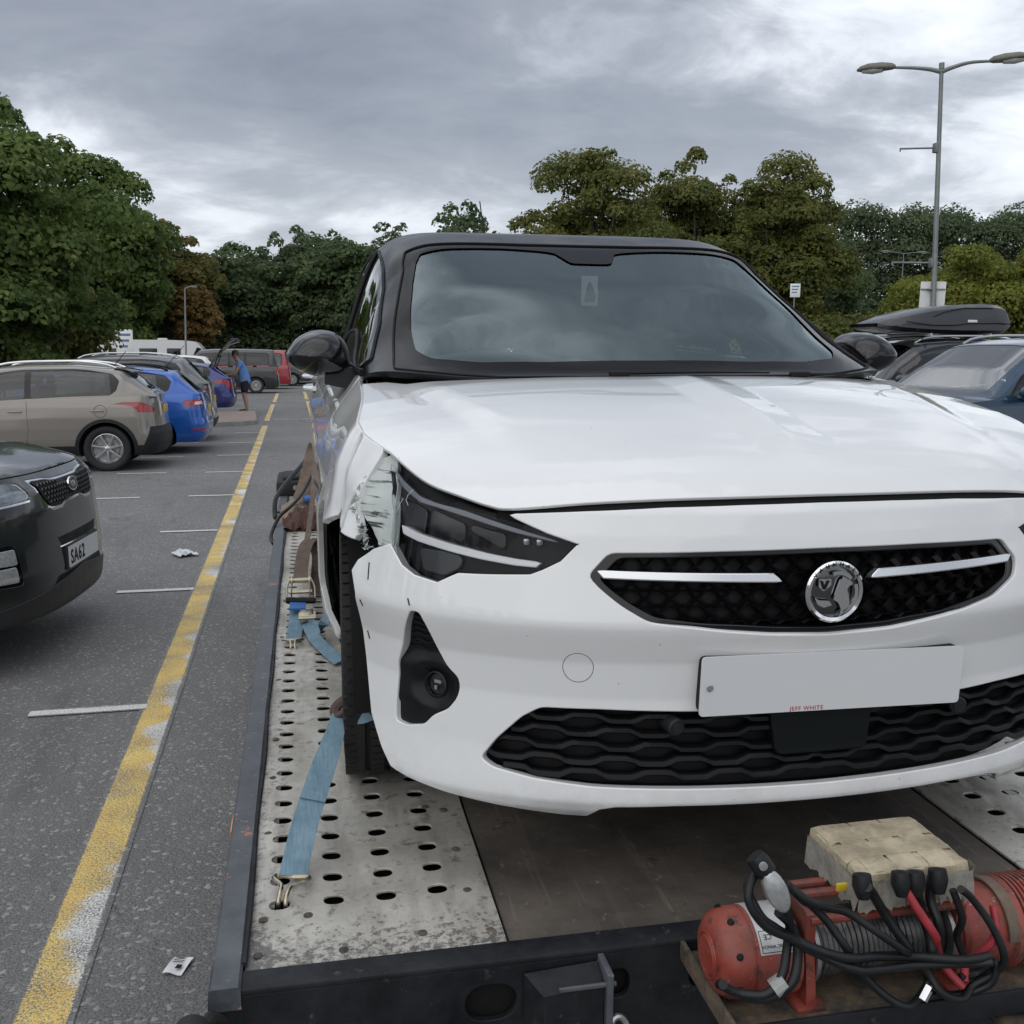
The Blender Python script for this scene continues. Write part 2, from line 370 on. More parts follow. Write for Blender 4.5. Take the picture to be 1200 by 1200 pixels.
def panel(name, P, outer, holes=(), step=.03, mat=None, parent=None, lip=(.002, .012), off=0.0, ctr=(0, 2, .4), extra=None):
    """A skin over the surface P(q), cut to outlines given in its own domain, with turned-in edges."""
    def prep(p):
        p = dens(np.array(p, float), step * .8)
        return p if area2(p) > 0 else p[::-1]
    outer = prep(outer); holes = [prep(h) for h in holes]
    lo, hi = outer.min(0), outer.max(0)
    gx = np.arange(lo[0], hi[0], step); gy = np.arange(lo[1], hi[1], step * .866)
    G = np.array([(x + (j % 2) * step / 2, y) for j, y in enumerate(gy) for x in gx]) if len(gx) and len(gy) else np.zeros((0, 2))
    allb = np.concatenate([outer] + holes)
    if len(G):
        k = inpoly(G, outer)
        for h in holes: k &= ~inpoly(G, h)
        G = G[k]
        if len(G):
            dm = np.full(len(G), 1e9)
            for i in range(0, len(allb), 200):
                dm = np.minimum(dm, np.sqrt(((G[:, None] - allb[None, i:i + 200]) ** 2).sum(2)).min(1))
            G = G[dm > step * .45]
    ed = []; o = 0
    for lp in [outer] + holes:
        n = len(lp); ed += [(o + i, o + (i + 1) % n) for i in range(n)]; o += n
    V = [Vector(p) for p in np.concatenate([allb, G])]
    r = geometry.delaunay_2d_cdt(V, ed, [], 0, 1e-7)
    Q = np.array([tuple(x) for x in r[0]]); T = np.array([tuple(t) for t in r[2]])
    C = Q[T].mean(1); k = inpoly(C, outer)
    for h in holes: k &= ~inpoly(C, h)
    nb = len(allb); ob = np.array([any(i < nb for i in x) for x in r[3]]); A3 = Q[T]      # drop slivers lying along an edge
    ar = np.abs((A3[:, 1, 0] - A3[:, 0, 0]) * (A3[:, 2, 1] - A3[:, 0, 1]) - (A3[:, 2, 0] - A3[:, 0, 0]) * (A3[:, 1, 1] - A3[:, 0, 1]))
    le = np.maximum.reduce([np.hypot(*(A3[:, i] - A3[:, (i + 1) % 3]).T) for i in range(3)])
    k &= ~(ob[T].all(1) & (ar / np.maximum(le, 1e-12) < .03 * step))
    T = T[k]; used = np.unique(T); re = -np.ones(len(Q), int); re[used] = np.arange(len(used)); Q = Q[used]; T = re[T]
    N, sg = pnormal(P, Q, ctr)
    X = P(Q) + N * off
    if extra is not None: X = X + N * extra(Q)[:, None]
    fl = X[T]; fn = np.cross(fl[:, 1] - fl[:, 0], fl[:, 2] - fl[:, 0]); fd = (fn * N[T].mean(1)).sum(1) < 0
    T[fd] = T[fd][:, ::-1]
    if extra is not None:      # relief: take the normals from the mesh itself
        N2 = np.zeros_like(X); fl = X[T]; fn = np.cross(fl[:, 1] - fl[:, 0], fl[:, 2] - fl[:, 0])
        for j in range(3): np.add.at(N2, T[:, j], fn)
        N = N2 / np.maximum(np.linalg.norm(N2, axis=1), 1e-12)[:, None]
    verts = [X]; norms = [N]; faces = [tuple(map(int, t)) for t in T]
    if lip:
        cnt = {}
        for t in T:
            for i in range(3):
                a, b, c = t[i], t[(i + 1) % 3], t[(i + 2) % 3]
                kk = (min(a, b), max(a, b))
                cnt[kk] = None if kk in cnt else (a, b, c)
        be = [x for x in cnt.values() if x is not None]
        td = {}
        for a, b, c in be:
            e = X[b] - X[a]; m = (X[a] + X[b]) / 2 - X[c]; L2 = e @ e
            if L2 < 1e-16: continue
            m = m - e * (m @ e) / L2; m /= max(np.linalg.norm(m), 1e-12)
            for i in (a, b): td[i] = td.get(i, 0) + m
        ids = sorted(td); ix = {v: i for i, v in enumerate(ids)}
        Tt = np.array([td[i] for i in ids]); Nn = N[ids]
        Tt = Tt - Nn * (Tt * Nn).sum(1)[:, None]; Tt /= np.maximum(np.linalg.norm(Tt, axis=1), 1e-12)[:, None]
        rr, dd = lip; B = X[ids]; n0 = len(X); m0 = len(ids)
        verts += [B + Tt * rr * .7 - Nn * rr * .3, B + Tt * rr - Nn * rr, B + Tt * rr - Nn * (rr + dd)]
        norms += [(Tt + Nn) / math.sqrt(2), Tt, Tt]
        for a, b, c in be:
            if a not in ix or b not in ix: continue
            a1, b1 = n0 + ix[a], n0 + ix[b]
            faces.append((b, a, a1, b1))
            for kq in range(2): faces.append((b1 + kq * m0, a1 + kq * m0, a1 + (kq + 1) * m0, b1 + (kq + 1) * m0))
    Vv = np.concatenate(verts); Nv = np.concatenate(norms)
    me = bpy.data.meshes.new(name); me.from_pydata(Vv.tolist(), [], faces); me.shade_smooth()
    me.normals_split_custom_set_from_vertices(Nv.tolist())
    if mat: me.materials.append(mat)
    return link(bpy.data.objects.new(name, me), parent)

# ------------------------------------------------------------------ materials
MATS = {}
def mat(name, base=(.5, .5, .5), rough=.5, metal=0.0, coat=0.0, var=0.0, vscale=6.0, bump=0.0, bscale=60.0, spec=.5, fn=None, coatr=.04):
    if name in MATS: return MATS[name]
    m = bpy.data.materials.new(name); m.use_nodes = True; t = NT(m.node_tree); m.node_tree.nodes.clear()
    p = t.n('ShaderNodeBsdfPrincipled'); out = t.n('ShaderNodeOutputMaterial', ins={0: p.outputs[0]})
    p.inputs['Base Color'].default_value = tuple(base) + (1,); p.inputs['Roughness'].default_value = rough
    p.inputs['Metallic'].default_value = metal; p.inputs['Coat Weight'].default_value = coat
    p.inputs['Coat Roughness'].default_value = coatr; p.inputs['Specular IOR Level'].default_value = spec
    co = t.n('ShaderNodeTexCoord').outputs['Object']
    if var:
        n = t.noise(co, vscale, 6, .65)
        c = t.mix(t.ramp(n, [(.3, 0.0), (.7, 1.0)]), tuple(x * (1 - var) for x in base), tuple(min(1, x * (1 + var * .7)) for x in base))
        m.node_tree.links.new(c, p.inputs['Base Color'])
        m.node_tree.links.new(t.remap(n, .3, .7, max(0, rough - .12 * min(1, var * 3)), min(1, rough + .12)), p.inputs['Roughness'])
    if bump:
        n2 = t.noise(co, bscale, 4, .6)
        b = t.n('ShaderNodeBump', ins={'Strength': bump, 'Distance': .01, 'Height': n2})
        m.node_tree.links.new(b.outputs[0], p.inputs['Normal'])
    if fn: fn(t, p, co, m.node_tree.links)
    MATS[name] = m; return m
def glass(name, tint, ior=1.5, rough=0.0, tint2=(1, 1, 1)):
    """Thin pane: tinted see-through plus Fresnel reflection."""
    if name in MATS: return MATS[name]
    m = bpy.data.materials.new(name); m.use_nodes = True; t = NT(m.node_tree); m.node_tree.nodes.clear()
    a = t.n('ShaderNodeBsdfTransparent', ins={0: tuple(tint) + (1,)}); g = t.n('ShaderNodeBsdfGlossy', ins={0: tuple(tint2) + (1,), 1: rough})
    f = t.n('ShaderNodeFresnel', ins={0: ior})
    x = t.n('ShaderNodeMixShader', ins={0: f.outputs[0], 1: a.outputs[0], 2: g.outputs[0]})
    t.n('ShaderNodeOutputMaterial', ins={0: x.outputs[0]})
    MATS[name] = m; return m

def paint(name, base, rough=.32, metal=0.0, dirt=.06):
    def fn(t, p, co, L):
        n = t.noise(co, 3.0, 8, .7)
        c = t.mix(t.math('MULTIPLY', t.ramp(n, [(.45, 0.0), (.8, 1.0)]), dirt * 3), base, tuple(x * .72 + .02 for x in base))
        L.new(c, p.inputs['Base Color'])
        L.new(t.remap(t.noise(co, 11, 5, .6), .3, .7, .03, .10), p.inputs['Coat Roughness'])
    return mat(name, base, rough, metal, 1.0, fn=fn)
GLOSS = mat('gloss_black', (.004, .004, .005), .12, coat=.2, spec=.4)
MATT = mat('matt_black', (.007, .007, .008), .55, var=.2, vscale=9, spec=.25)
PLASTIC = mat('dark_plastic', (.017, .018, .020), .5, spec=.3, var=.18, vscale=14, bump=.06, bscale=400)
VOID = mat('void_black', (.004, .004, .004), .9)
CHROME = mat('chrome', (.78, .78, .79), .08, 1.0)
SILVER = mat('silver_alloy', (.55, .56, .57), .28, .9)
STEEL = mat('worn_steel', (.42, .42, .42), .38, .9, var=.3, vscale=20)
RUBBER = mat('tyre_rubber', (.018, .018, .018), .75, var=.25, vscale=18)
WHITEP = mat('white_plastic', (.75, .75, .74), .35)
GLASS_SIDE = glass('window_glass', (.42, .47, .46), 1.75)
GLASS_CLEAR = glass('clear_glass', (.80, .84, .83), 1.52)
GLASS_DARK = glass('privacy_glass', (.10, .11, .11), 1.65)
LENS = glass('lamp_lens', (.93, .94, .95), 1.22)
RED_L = mat('red_lamp', (.34, .012, .014), .12, coat=1.0, var=.2, vscale=40)
TRIM = mat('seat_cloth', (.055, .055, .058), .85, var=.2, vscale=30)
def text(body, size, ext, mat, parent=None, M=None, name='lettering', align='CENTER', spacing=1.0, bold=0.0):
    cu = bpy.data.curves.new('lettering', 'FONT'); cu.body = body; cu.size = size; cu.extrude = ext; cu.align_x = align; cu.space_character = spacing; cu.offset = bold; cu.resolution_u = 3
    t = bpy.data.objects.new('tmp', cu); COL.objects.link(t); dg = bpy.context.evaluated_depsgraph_get()
    me = bpy.data.meshes.new_from_object(t.evaluated_get(dg)); bpy.data.objects.remove(t); bpy.data.curves.remove(cu)
    me.name = name; me.materials.clear(); me.materials.append(mat)
    o = link(bpy.data.objects.new(name, me), parent)
    if M is not None: o.matrix_local = M
    return o
# ------------------------------------------------------------------ car park surface
def asphalt_nodes(t, co):
    ag = t.n('ShaderNodeTexVoronoi', ins={'Vector': co, 'Scale': 78.0}); f = t.noise(co, 160, 4, .7); b = t.noise(co, .45, 6, .6); mds = t.noise(co, 3.5, 6, .65)
    c = t.mix(t.ramp(f, [(.35, 0.0), (.68, 1.0)]), (.050, .049, .047), (.33, .325, .315))
    c = t.mix(t.ramp(ag.outputs['Color'], [(.74, 0.0), (.92, .75)]), c, (.48, .48, .47))
    c = t.mix(t.ramp(b, [(.38, .30), (.62, 0.0)]), c, (.075, .075, .078)); c = t.mix(t.ramp(mds, [(.56, 0.0), (.70, .35)]), c, (.24, .238, .23))
    st = t.noise(t.n('ShaderNodeMapping', ins={0: co, 1: (5, 3, 0), 3: (1.6, .35, 1)}).outputs[0], 1.0, 4, .55); c = t.mix(t.ramp(st, [(.60, 0.0), (.74, .5)]), c, (.06, .06, .062))
    oil = t.ramp(t.noise(co, .9, 7, .62, .4), [(.63, 0.0), (.72, .55)]); c = t.mix(oil, c, (.03, .03, .031))
    crk = t.n('ShaderNodeTexVoronoi', feature='DISTANCE_TO_EDGE', ins={'Vector': t.vmath('ADD', co, t.n('ShaderNodeVectorMath', operation='SCALE', ins={0: t.n('ShaderNodeTexNoise', ins={'Vector': co, 'Scale': 3.0, 'Detail': 5.0}).outputs[1], 3: .35}).outputs[0]), 'Scale': .35}).outputs['Distance']
    c = t.mix(t.math('MULTIPLY', t.remap(crk, 0.0, .004, .55, 0.0), t.ramp(b, [(.45, 0.0), (.55, 1.0)])), c, (.03, .03, .03))
    h = t.math('ADD', t.math('MULTIPLY', ag.outputs['Distance'], -.8), t.math('MULTIPLY', f, .8))
    return c, h
def asphalt_fn(t, p, co, L):
    c, h = asphalt_nodes(t, co); L.new(c, p.inputs['Base Color'])
    b = t.n('ShaderNodeBump', ins={'Strength': .75, 'Distance': .006, 'Height': h}); L.new(b.outputs[0], p.inputs['Normal'])
ASPHALT = mat('asphalt', (.08, .08, .08), .85, fn=asphalt_fn)
def gz(x): return .24 * float(sstep(x, 2.2, 7.0)) + .006 * max(0.0, min(x, 24.0) - 7.0)
xs = [-600, -60, -20, -5, 0, 2.2] + [2.2 + .4 * i for i in range(1, 13)] + [7.01, 14, 20, 24, 24.01, 60, 600]; ys = [-60, -5, 5, 20, 60, 150, 900]
m = MB(); m.loft([[(x, y, gz(x)) for x in xs] for y in ys], closed=False); o = obj('ground', m, ASPHALT, fix=False); tag(o, kind='structure')
for fc in o.data.polygons:
    if fc.normal.z < 0: fc.flip()
def line_fn(top, under, cov, w0, yellow):
    def fn(t, p, co, L):
        c, h = asphalt_nodes(t, co); s = t.n('ShaderNodeSeparateXYZ', ins={0: co})
        grain = t.noise(co, 150, 5, .8); worn = t.noise(co, 2.6, 5, .6); edge = t.math('SUBTRACT', w0, t.math('ABSOLUTE', s.outputs[0 if yellow else 1]))
        e = t.remap(edge, 0.0, .022, 0.0, 1.0)
        a = t.math('MULTIPLY', t.math('ADD', t.math('MULTIPLY', grain, 1.25), t.math('MULTIPLY', worn, .42)), t.math('ADD', t.math('MULTIPLY', e, .5), .5))
        k = t.remap(a, cov - .03, cov + .03, 0.0, 1.0)
        pc = top
        if yellow:
            y2 = t.noise(t.n('ShaderNodeMapping', ins={0: co, 3: (.2, 1, 1)}).outputs[0], 1.35, 4, .6)
            side = t.math('ADD', y2, t.math('MULTIPLY', s.outputs[0], 1.1))
            pc = t.mix(t.remap(t.math('ADD', side, t.math('MULTIPLY', grain, .16)), .635, .685, 0.0, 1.0), t.mix(t.ramp(t.noise(co, 5, 5, .65), [(.35, 0.0), (.65, 1.0)]), (.72, .48, .13), top), under)
        L.new(t.mix(k, c, pc), p.inputs['Base Color']); L.new(t.math('MULTIPLY', k, -.2), p.inputs['Roughness']) if False else None
        b = t.n('ShaderNodeBump', ins={'Strength': .7, 'Distance': .005, 'Height': h}); L.new(b.outputs[0], p.inputs['Normal'])
    return fn
YEL = mat('worn_yellow_line', (.6, .4, .08), .7, fn=line_fn((.84, .63, .19), (.72, .72, .68), .81, .083, True))
WHL = mat('worn_white_line', (.6, .6, .6), .7, fn=line_fn((.70, .70, .67), (.7, .7, .7), .755, .05, False))
def line(name, mt, c, sx, sy, z=.004):
    m = MB(); m.add([(-sx / 2, -sy / 2, 0), (sx / 2, -sy / 2, 0), (sx / 2, sy / 2, 0), (-sx / 2, sy / 2, 0)], [(0, 1, 2, 3)]); o = obj(name, m, mt, fix=False); o.location = (c[0], c[1], z); tag(o, kind='structure'); return o
line('yellow_line', YEL, (-.668, 13.0), .166, 23.6); line('yellow_line', YEL, (-.675, 31.2), .15, 9.0); line('yellow_line', YEL, (-.66, 41.5), .15, 8.5)
line('yellow_line', YEL, (.50, 33.0), .14, 9.5); line('yellow_line', YEL, (.50, 43.5), .14, 8.0); line('yellow_line', YEL, (.51, 24.5), .13, 2.4)
for k in range(8):
    y = 4.92 + 2.53 * k; line('bay_line', WHL, (-.985 - .01 * (k % 3), y), .52, .10, .005)
for y in (9.55, 12.5, 15.1, 17.45, 20.2, 22.7): line('bay_line', WHL, (-2.12, y), .66, .10, .005)
line('bay_line', WHL, (-1.5, 27.6), .5, .1, .005); line('bay_line', WHL, (-1.45, 33.1), .6, .1, .005); line('bay_line', WHL, (0, 27.3), 1.0, .12, .003)
# paved island with a kerb
pav = mat('pink_paving', (.30, .235, .205), .8, var=.2, vscale=5, bump=.2, bscale=50)
KERB = mat('kerb_concrete', (.27, .26, .245), .85, var=.25, vscale=6, bump=.2, bscale=60)
isl = rnd([(-7.0, 24.2), (-1.75, 24.6), (-.86, 25.2), (-1.05, 29.6), (-2.1, 29.2), (-7.0, 28.9)], .25, 4)
m = MB(); m.prism(shrink_ := [( -3.5 + (a + 3.5) * .985, 27 + (b - 27) * .95) for a, b in isl], .12, lambda a, b, h: (a, b, h + .004)); o = obj('pavement', m, pav); tag(o, kind='structure')
m = MB(); q = np.array([(a, b) for a, b in isl]); n = len(q)
q2 = np.array(shrink_); m.loft([[(a, b, z) for a, b in p] for p, z in ((q, 0), (q, .105), (q2 * .0 + q * .2 + q2 * .8, .118), (q2, .118))], caps=False); o = obj('kerb', m, KERB); tag(o, kind='structure')
# ------------------------------------------------------------------ the trailer's frame and the white hatchback standing on it
CAMB = Vector((-.935, -1.63, 1.06))
BED = Matrix.Translation((0, 0, CAM_Z)) @ Matrix.Rotation(R(-.7), 4, 'Z') @ Matrix.Rotation(R(1.38), 4, 'X') @ Matrix.Translation(-CAMB)
CARM = BED @ Matrix.Translation((-.024, 0, 0)) @ Matrix.Rotation(R(.3), 4, 'Z')

def wheel(parent, M, r=.31, wd=.195, rim=.205, spokes=5, rimmat=SILVER, steer=0.0, tread=0, name='wheel', tw=False, seg=40):
    """Wheel as a part: tyre and rim are its sub-parts. Local Z is the axle, +Z outwards."""
    root = bpy.data.objects.new(name, None); link(root, parent); root.empty_display_size = .1
    root.matrix_local = M @ Matrix.Rotation(steer, 4, 'X')
    h = wd / 2; t = MB()
    prof = [(rim + .004, -h * .72), (rim + .02, -h * .9), (r - .05, -h), (r - .02, -h * .97), (r - .006, -h * .84), (r - .001, -h * .7)]
    if tread:
        for k in (-.42, 0, .42): prof += [(r, h * (k - .09)), (r - .009, h * (k - .06)), (r - .009, h * (k + .06)), (r, h * (k + .09))]
    prof += [(r - .001, h * .7), (r - .006, h * .84), (r - .02, h * .97), (r - .05, h), (rim + .02, h * .9), (rim + .004, h * .72), (rim, h * .5), (rim, -h * .5)]
    t.lathe(prof, seg=seg); obj('tyre', t, RUBBER, root, ang=40)
    if tread:
        b = MB()
        for i in range(tread):
            for j, k in enumerate((-.78, -.23, .23, .78)):
                wdt = h * (.32 if abs(k) < .5 else .36); a = 2 * math.pi * (i + .25 * j) / tread
                sk = .5 if j in (0, 3) else .25
                A = Matrix.Rotation(a, 4, 'Z') @ Matrix.Translation((r + (.0005 if abs(k) < .5 else -.004), 0, h * k)) @ Matrix.Rotation(sk * (1 if k > 0 else -1) * .3, 4, 'X') @ Matrix.Rotation((.12 if k > 0 else -.12) if abs(k) > .5 else 0, 4, 'Y')
                b.box((0, 0, 0), (.008, 2 * math.pi * r / tread * .74, wdt), A)
        obj('tread', b, RUBBER, root, smooth=False)
    g = MB(); g.lathe([(rim, -h * .5), (rim + .005, h * .7), (rim - .006, h * .74), (rim - .012, h * .5), (rim - .02, -h * .3), (.05, -h * .35)], seg=seg)
    for i in range(spokes):
        a = 2 * math.pi * i / spokes
        for da in ((-.16, .16) if tw else (0,)):
            A = Matrix.Rotation(a, 4, 'Z'); p0 = A @ Vector((.03, 0, h * .55)); q0 = Matrix.Rotation(a + da, 4, 'Z') @ Vector((rim - .01, 0, h * .62))
            g.tube([p0, (p0 + q0) / 2 + Vector((0, 0, h * .06)), q0], [.022, .017, .02] if not tw else [.015, .011, .012], 6, True, .6, up=(0, 0, 1))
    g.lathe([(.05, h * .2), (.048, h * .6), (.03, h * .68), (.001, h * .69)], seg=20)
    obj('rim', g, rimmat, root, ang=40)
    d = MB(); d.lathe([(.001, -h * .1), (rim * .72, -h * .1), (rim * .72, -h * .02), (.001, -h * .02)], seg=28); obj('brake_disc', d, STEEL, root)
    return root
AXR = Matrix.Rotation(R(90), 4, 'Y'); AXL = Matrix.Rotation(R(-90), 4, 'Y')

def white_dmg(t, p, co, L):       # road grime and a few chips on the white paint
    n = t.noise(co, 2.2, 8, .7); g = t.noise(co, 70, 3, .7); z = t.n('ShaderNodeSeparateXYZ', ins={0: co}).outputs[2]
    low = t.remap(z, .14, .34, .55, .0)
    base = t.mix(t.math('MULTIPLY', t.ramp(n, [(.5, 0.0), (.85, 1.0)]), .16), (.75, .76, .76), (.58, .59, .59))
    base = t.mix(t.math('MULTIPLY', t.ramp(t.noise(co, 6, 8, .75), [(.42, 0.0), (.62, 1.0)]), low), base, (.42, .41, .39))
    base = t.mix(t.ramp(g, [(.735, 0.0), (.75, .55)]), base, (.10, .10, .10))
    L.new(base, p.inputs['Base Color'])
WHITE = mat('white_car_paint', (.75, .76, .76), .35, coat=1.0, fn=white_dmg, coatr=.02)
def primer(t, p, co, L):
    sx = t.n('ShaderNodeMapping', ins={0: co, 3: (4, 4, 60)}).outputs[0]
    f = t.ramp(t.noise(sx, 1.6, 4, .6), [(.54, 0.0), (.60, 1.0)])
    m = t.ramp(t.noise(co, 9, 3, .5), [(.40, 0.0), (.50, 1.0)])
    c = t.mix(t.math('MULTIPLY', f, m), (.50, .54, .52), (.035, .045, .045))
    c = t.mix(t.ramp(t.noise(co, 40, 5, .7), [(.5, 0.0), (.75, .5)]), c, (.62, .66, .64)); L.new(c, p.inputs['Base Color'])
PRIMER = mat('torn_plastic', (.42, .46, .44), .5, fn=primer)

def hero():
    C0 = (0, 2, .4)
    hc = thing('hatchback', 'white hatchback with black roof and smashed front corner strapped on the trailer bed', 'car', CARM)
    P = HERO.P
    strip = [(0, .753), (.15, .752), (.30, .749), (.45, .741), (.594, .731)]
    hl_top = [(.643, .746), (.714, .759), (.796, .774), (.896, .801), (.977, .819)]
    hl_bot = [(.458, .687), (.492, .653), (.526, .636), (.549, .627), (.63, .622), (.691, .619), (.704, .613), (.734, .598), (.791, .605), (.827, .619), (.859, .645)]
    hl_out = [(.866, .66), (.873, .713), (.909, .76), (.95, .796)]
    archd = [(.842, .22), (.874, .25), (.920, .303), (.951, .399), (.960, .474), (.949, .548), (.966, .589), (.955, .61), (.917, .636), (.869, .652)]
    lipl = [(0, .209), (.272, .211), (.385, .207), (.415, .2), (.437, .178), (.482, .178), (.6, .186), (.713, .197), (.799, .208)]
    archr = [(.842, .22), (.885, .26), (.915, .31), (.94, .40), (.955, .47), (.965, .53), (.963, .60), (.94, .66)]
    half = lambda arch: lipl + arch + hl_bot[::-1] + [(.52, .705)] + strip[::-1]
    L = [(-a, b) for a, b in half(archd)]; Rr = half(archr)[:-1] if False else half(archr)
    outer = L + Rr[::-1][1:-1]
    sym = lambda p: [(-a, b) for a, b in p]
    grille = [(-.446, .632), (-.407, .674), (-.2, .677), (0, .678), (.2, .677), (.407, .672), (.446, .63), (.436, .597), (.368, .565), (.249, .540), (.125, .523), (0, .5185), (-.11, .524), (-.211, .535), (-.335, .552), (-.385, .580), (-.425, .61)]
    grille = rnd(grille, .014, 3)
    lowg = [(-.644, .276), (-.614, .316), (-.565, .363), (-.528, .384), (-.418, .386), (-.245, .383), (.285, .383), (.42, .386), (.53, .384), (.565, .363), (.614, .316), (.644, .276), (.618, .261), (.536, .249), (.428, .241), (.272, .239), (0, .236), (-.272, .239), (-.428, .241), (-.536, .249), (-.618, .261)]
    lowg = rnd(lowg, .012, 3)
    fog = [(.791, .543), (.767, .544), (.754, .517), (.738, .473), (.717, .44), (.692, .42), (.689, .399), (.695, .377), (.714, .353), (.747, .336), (.767, .314), (.813, .303), (.844, .306), (.848, .339), (.847, .423), (.817, .498)]
    fogL = rnd(sym(fog), .01, 3); fogR = rnd(fog, .01, 3)
    cir = lambda c, r, n=28: [(c[0] + r * math.cos(2 * math.pi * i / n), c[1] + r * math.sin(2 * math.pi * i / n)) for i in range(n)]
    tow = (-.458, .462)
    panel('front_bumper', P, outer, [grille, lowg, fogL, fogR, cir(tow, .0292, 40)], .0115, WHITE, hc, (.003, .018), ctr=C0)
    panel('towing_cover', P, cir(tow, .0272, 40), [], .008, WHITE, hc, (.001, .01), ctr=C0)
    q = np.array(cir(tow, .0282, 41) + [cir(tow, .0282, 41)[0]]); n_, _ = pnormal(P, q, C0); m = MB(); m.tube(P(q) - n_ * .0006, .0008, 5, False); obj('cover_groove', m, MATT, hc)
    # backing so no light falls through
    back = MB()
    b0 = [P(np.array([[s, w]]))[0] - np.array((0, -.10, 0)) for s, w in dens([(-.8, .2), (.8, .2), (.8, .72), (-.8, .72)], .1)]
    ss = np.linspace(-.9, .9, 31); rows = []
    for wq in (.19, .3, .45, .6, .72):
        q = P(np.stack([ss, np.full(31, wq)], 1)); rows.append([(a * .93, b + .085, c) for a, b, c in q])
    back.loft(rows, closed=False); obj('inner_bumper', back, VOID, hc)
    # honeycomb of the grille
    g = MB(); q = []
    cw, ch = .062, .0335
    def onP(pts, off):
        pts = np.array(pts, float); n, _ = pnormal(P, pts, C0); return P(pts) + n * off
    gp = np.array(grille)
    for j in range(-1, 7):
        for i in range(-16, 17):
            c0 = ((i + (.5 if j % 2 else 0)) * cw * .78, .512 + j * ch * .82)
            hexo = np.array([(c0[0] + cw * .42 * x, c0[1] + ch * .46 * y) for x, y in ((-1, 0), (-.42, 1), (.42, 1), (1, 0), (.42, -1), (-.42, -1))])
            k = inpoly(np.vstack([hexo, [c0]]), gp)
            if k[-1] == False or k.sum() < 5: continue
            hexi = (hexo - c0) * .70 + np.array(c0) + np.array((0, .002))
            A, B, Cc = onP(hexo, -.020), onP(hexi, -.013), onP(hexi * 1.0, -.036)
            g.loft([A, B, Cc], True, False)
    obj('honeycomb_grille', g, mat('grille_black', (.005, .005, .006), .32, spec=.25), hc, smooth=False, fix=False)
    panel('grille_backing', P, grille, [], .03, MATT, hc, None, off=-.034, ctr=C0)
    gi = [( (a - .0) * .955, (b - .60) * .87 + .601) for a, b in grille]
    panel('grille_surround', P, [(a * .998, (b - .60) * .99 + .60) for a, b in grille], [gi], .012, GLOSS, hc, (.003, .02), off=-.008, ctr=C0)
    for bar in ([(-.424, .640), (-.105, .633), (-.09, .621), (-.414, .630)], [(.424, .638), (.105, .633), (.09, .621), (.414, .628)]):
        o = panel('grille_bar', P, bar, [], .012, mat('satin_silver', (.72, .73, .74), .22, .85), hc, (.003, .018), off=.001, ctr=C0)
    # emblem: ring, griffin, letters
    EM = lambda x, y, z: Vector((.003 + x, -.004 - z, .603 + y))
    EMM = Matrix.Translation((.003, .0, .603)) @ Matrix.Rotation(R(90), 4, 'X')
    e = MB(); e.lathe([(.047, -.012), (.0555, -.004), (.0565, .004), (.053, .0075), (.047, .006), (.0455, .0), (.0455, -.004)], EMM, 48)
    em = obj('emblem', e, CHROME, hc)
    d = MB(); d.lathe([(.046, -.006), (.046, .0), (.03, .0035), (.001, .0045)], EMM, 40); obj('emblem_disc', d, mat('dark_chrome', (.16, .165, .17), .16, 1.0), em)
    gr = MB()
    poly = lambda p, dd=.004, z=.004: gr.prism(p, dd, lambda a, b, h: tuple(EM(a, b, z + h)))
    poly(rnd([(-.036, .026), (-.012, .026), (-.012, .014), (-.026, .004), (-.036, .012)], .002, 2))           # banner
    poly(rnd([(.001, .010), (.006, .024), (.013, .030), (.018, .025), (.026, .021), (.031, .015), (.024, .012), (.019, .006), (.024, -.008), (.026, -.024), (.018, -.036), (.006, -.044), (.010, -.03), (.004, -.018), (-.006, -.012), (-.002, .0)], .003, 2))  # head, chest
    poly(rnd([(-.043, -.006), (-.034, -.012), (-.014, -.014), (-.008, -.022), (-.024, -.026), (-.036, -.020)], .002, 2))  # foreleg
    w_ = [(.028 * math.cos(a) * 1.3 + .002, .040 * math.sin(a) + .0) for a in np.linspace(.75, 1.9, 9)]
    poly(w_ + [(x * .86, y * .82) for x, y in w_[::-1]])                                                       # wing
    w_ = [(.042 * math.cos(a), .042 * math.sin(a)) for a in np.linspace(-1.2, .35, 9)]
    poly(w_ + [(x * .84, y * .84) for x, y in w_[::-1]])                                                       # tail
    obj('griffin', gr, CHROME, em, ang=20)
    v = MB()
    v.prism([(-.0335, .0235), (-.0295, .0235), (-.0255, .0125), (-.0205, .0235), (-.0165, .0235), (-.0235, .008), (-.0275, .008)], .002, lambda a, b, h: tuple(EM(a, b, .0085 + h)))
    obj('letter', v, MATT, em, smooth=False)
    for i, chh in enumerate('VAUXHALL'):
        a = R(142 - i * 15.5)
        text(chh, .011, .0006, MATT, em, Matrix.Translation((.003 + .0475 * math.cos(a), -.0078, .603 + .0475 * math.sin(a))) @ Matrix.Rotation(R(90), 4, 'X') @ Matrix.Rotation(a - R(90), 4, 'Z'), 'letter')
    # lower grille: wavy slats, radar panel, two sensors
    lp = np.array(lowg)
    panel('intake_backing', P, lowg, [], .03, MATT, hc, None, off=-.05, ctr=C0)
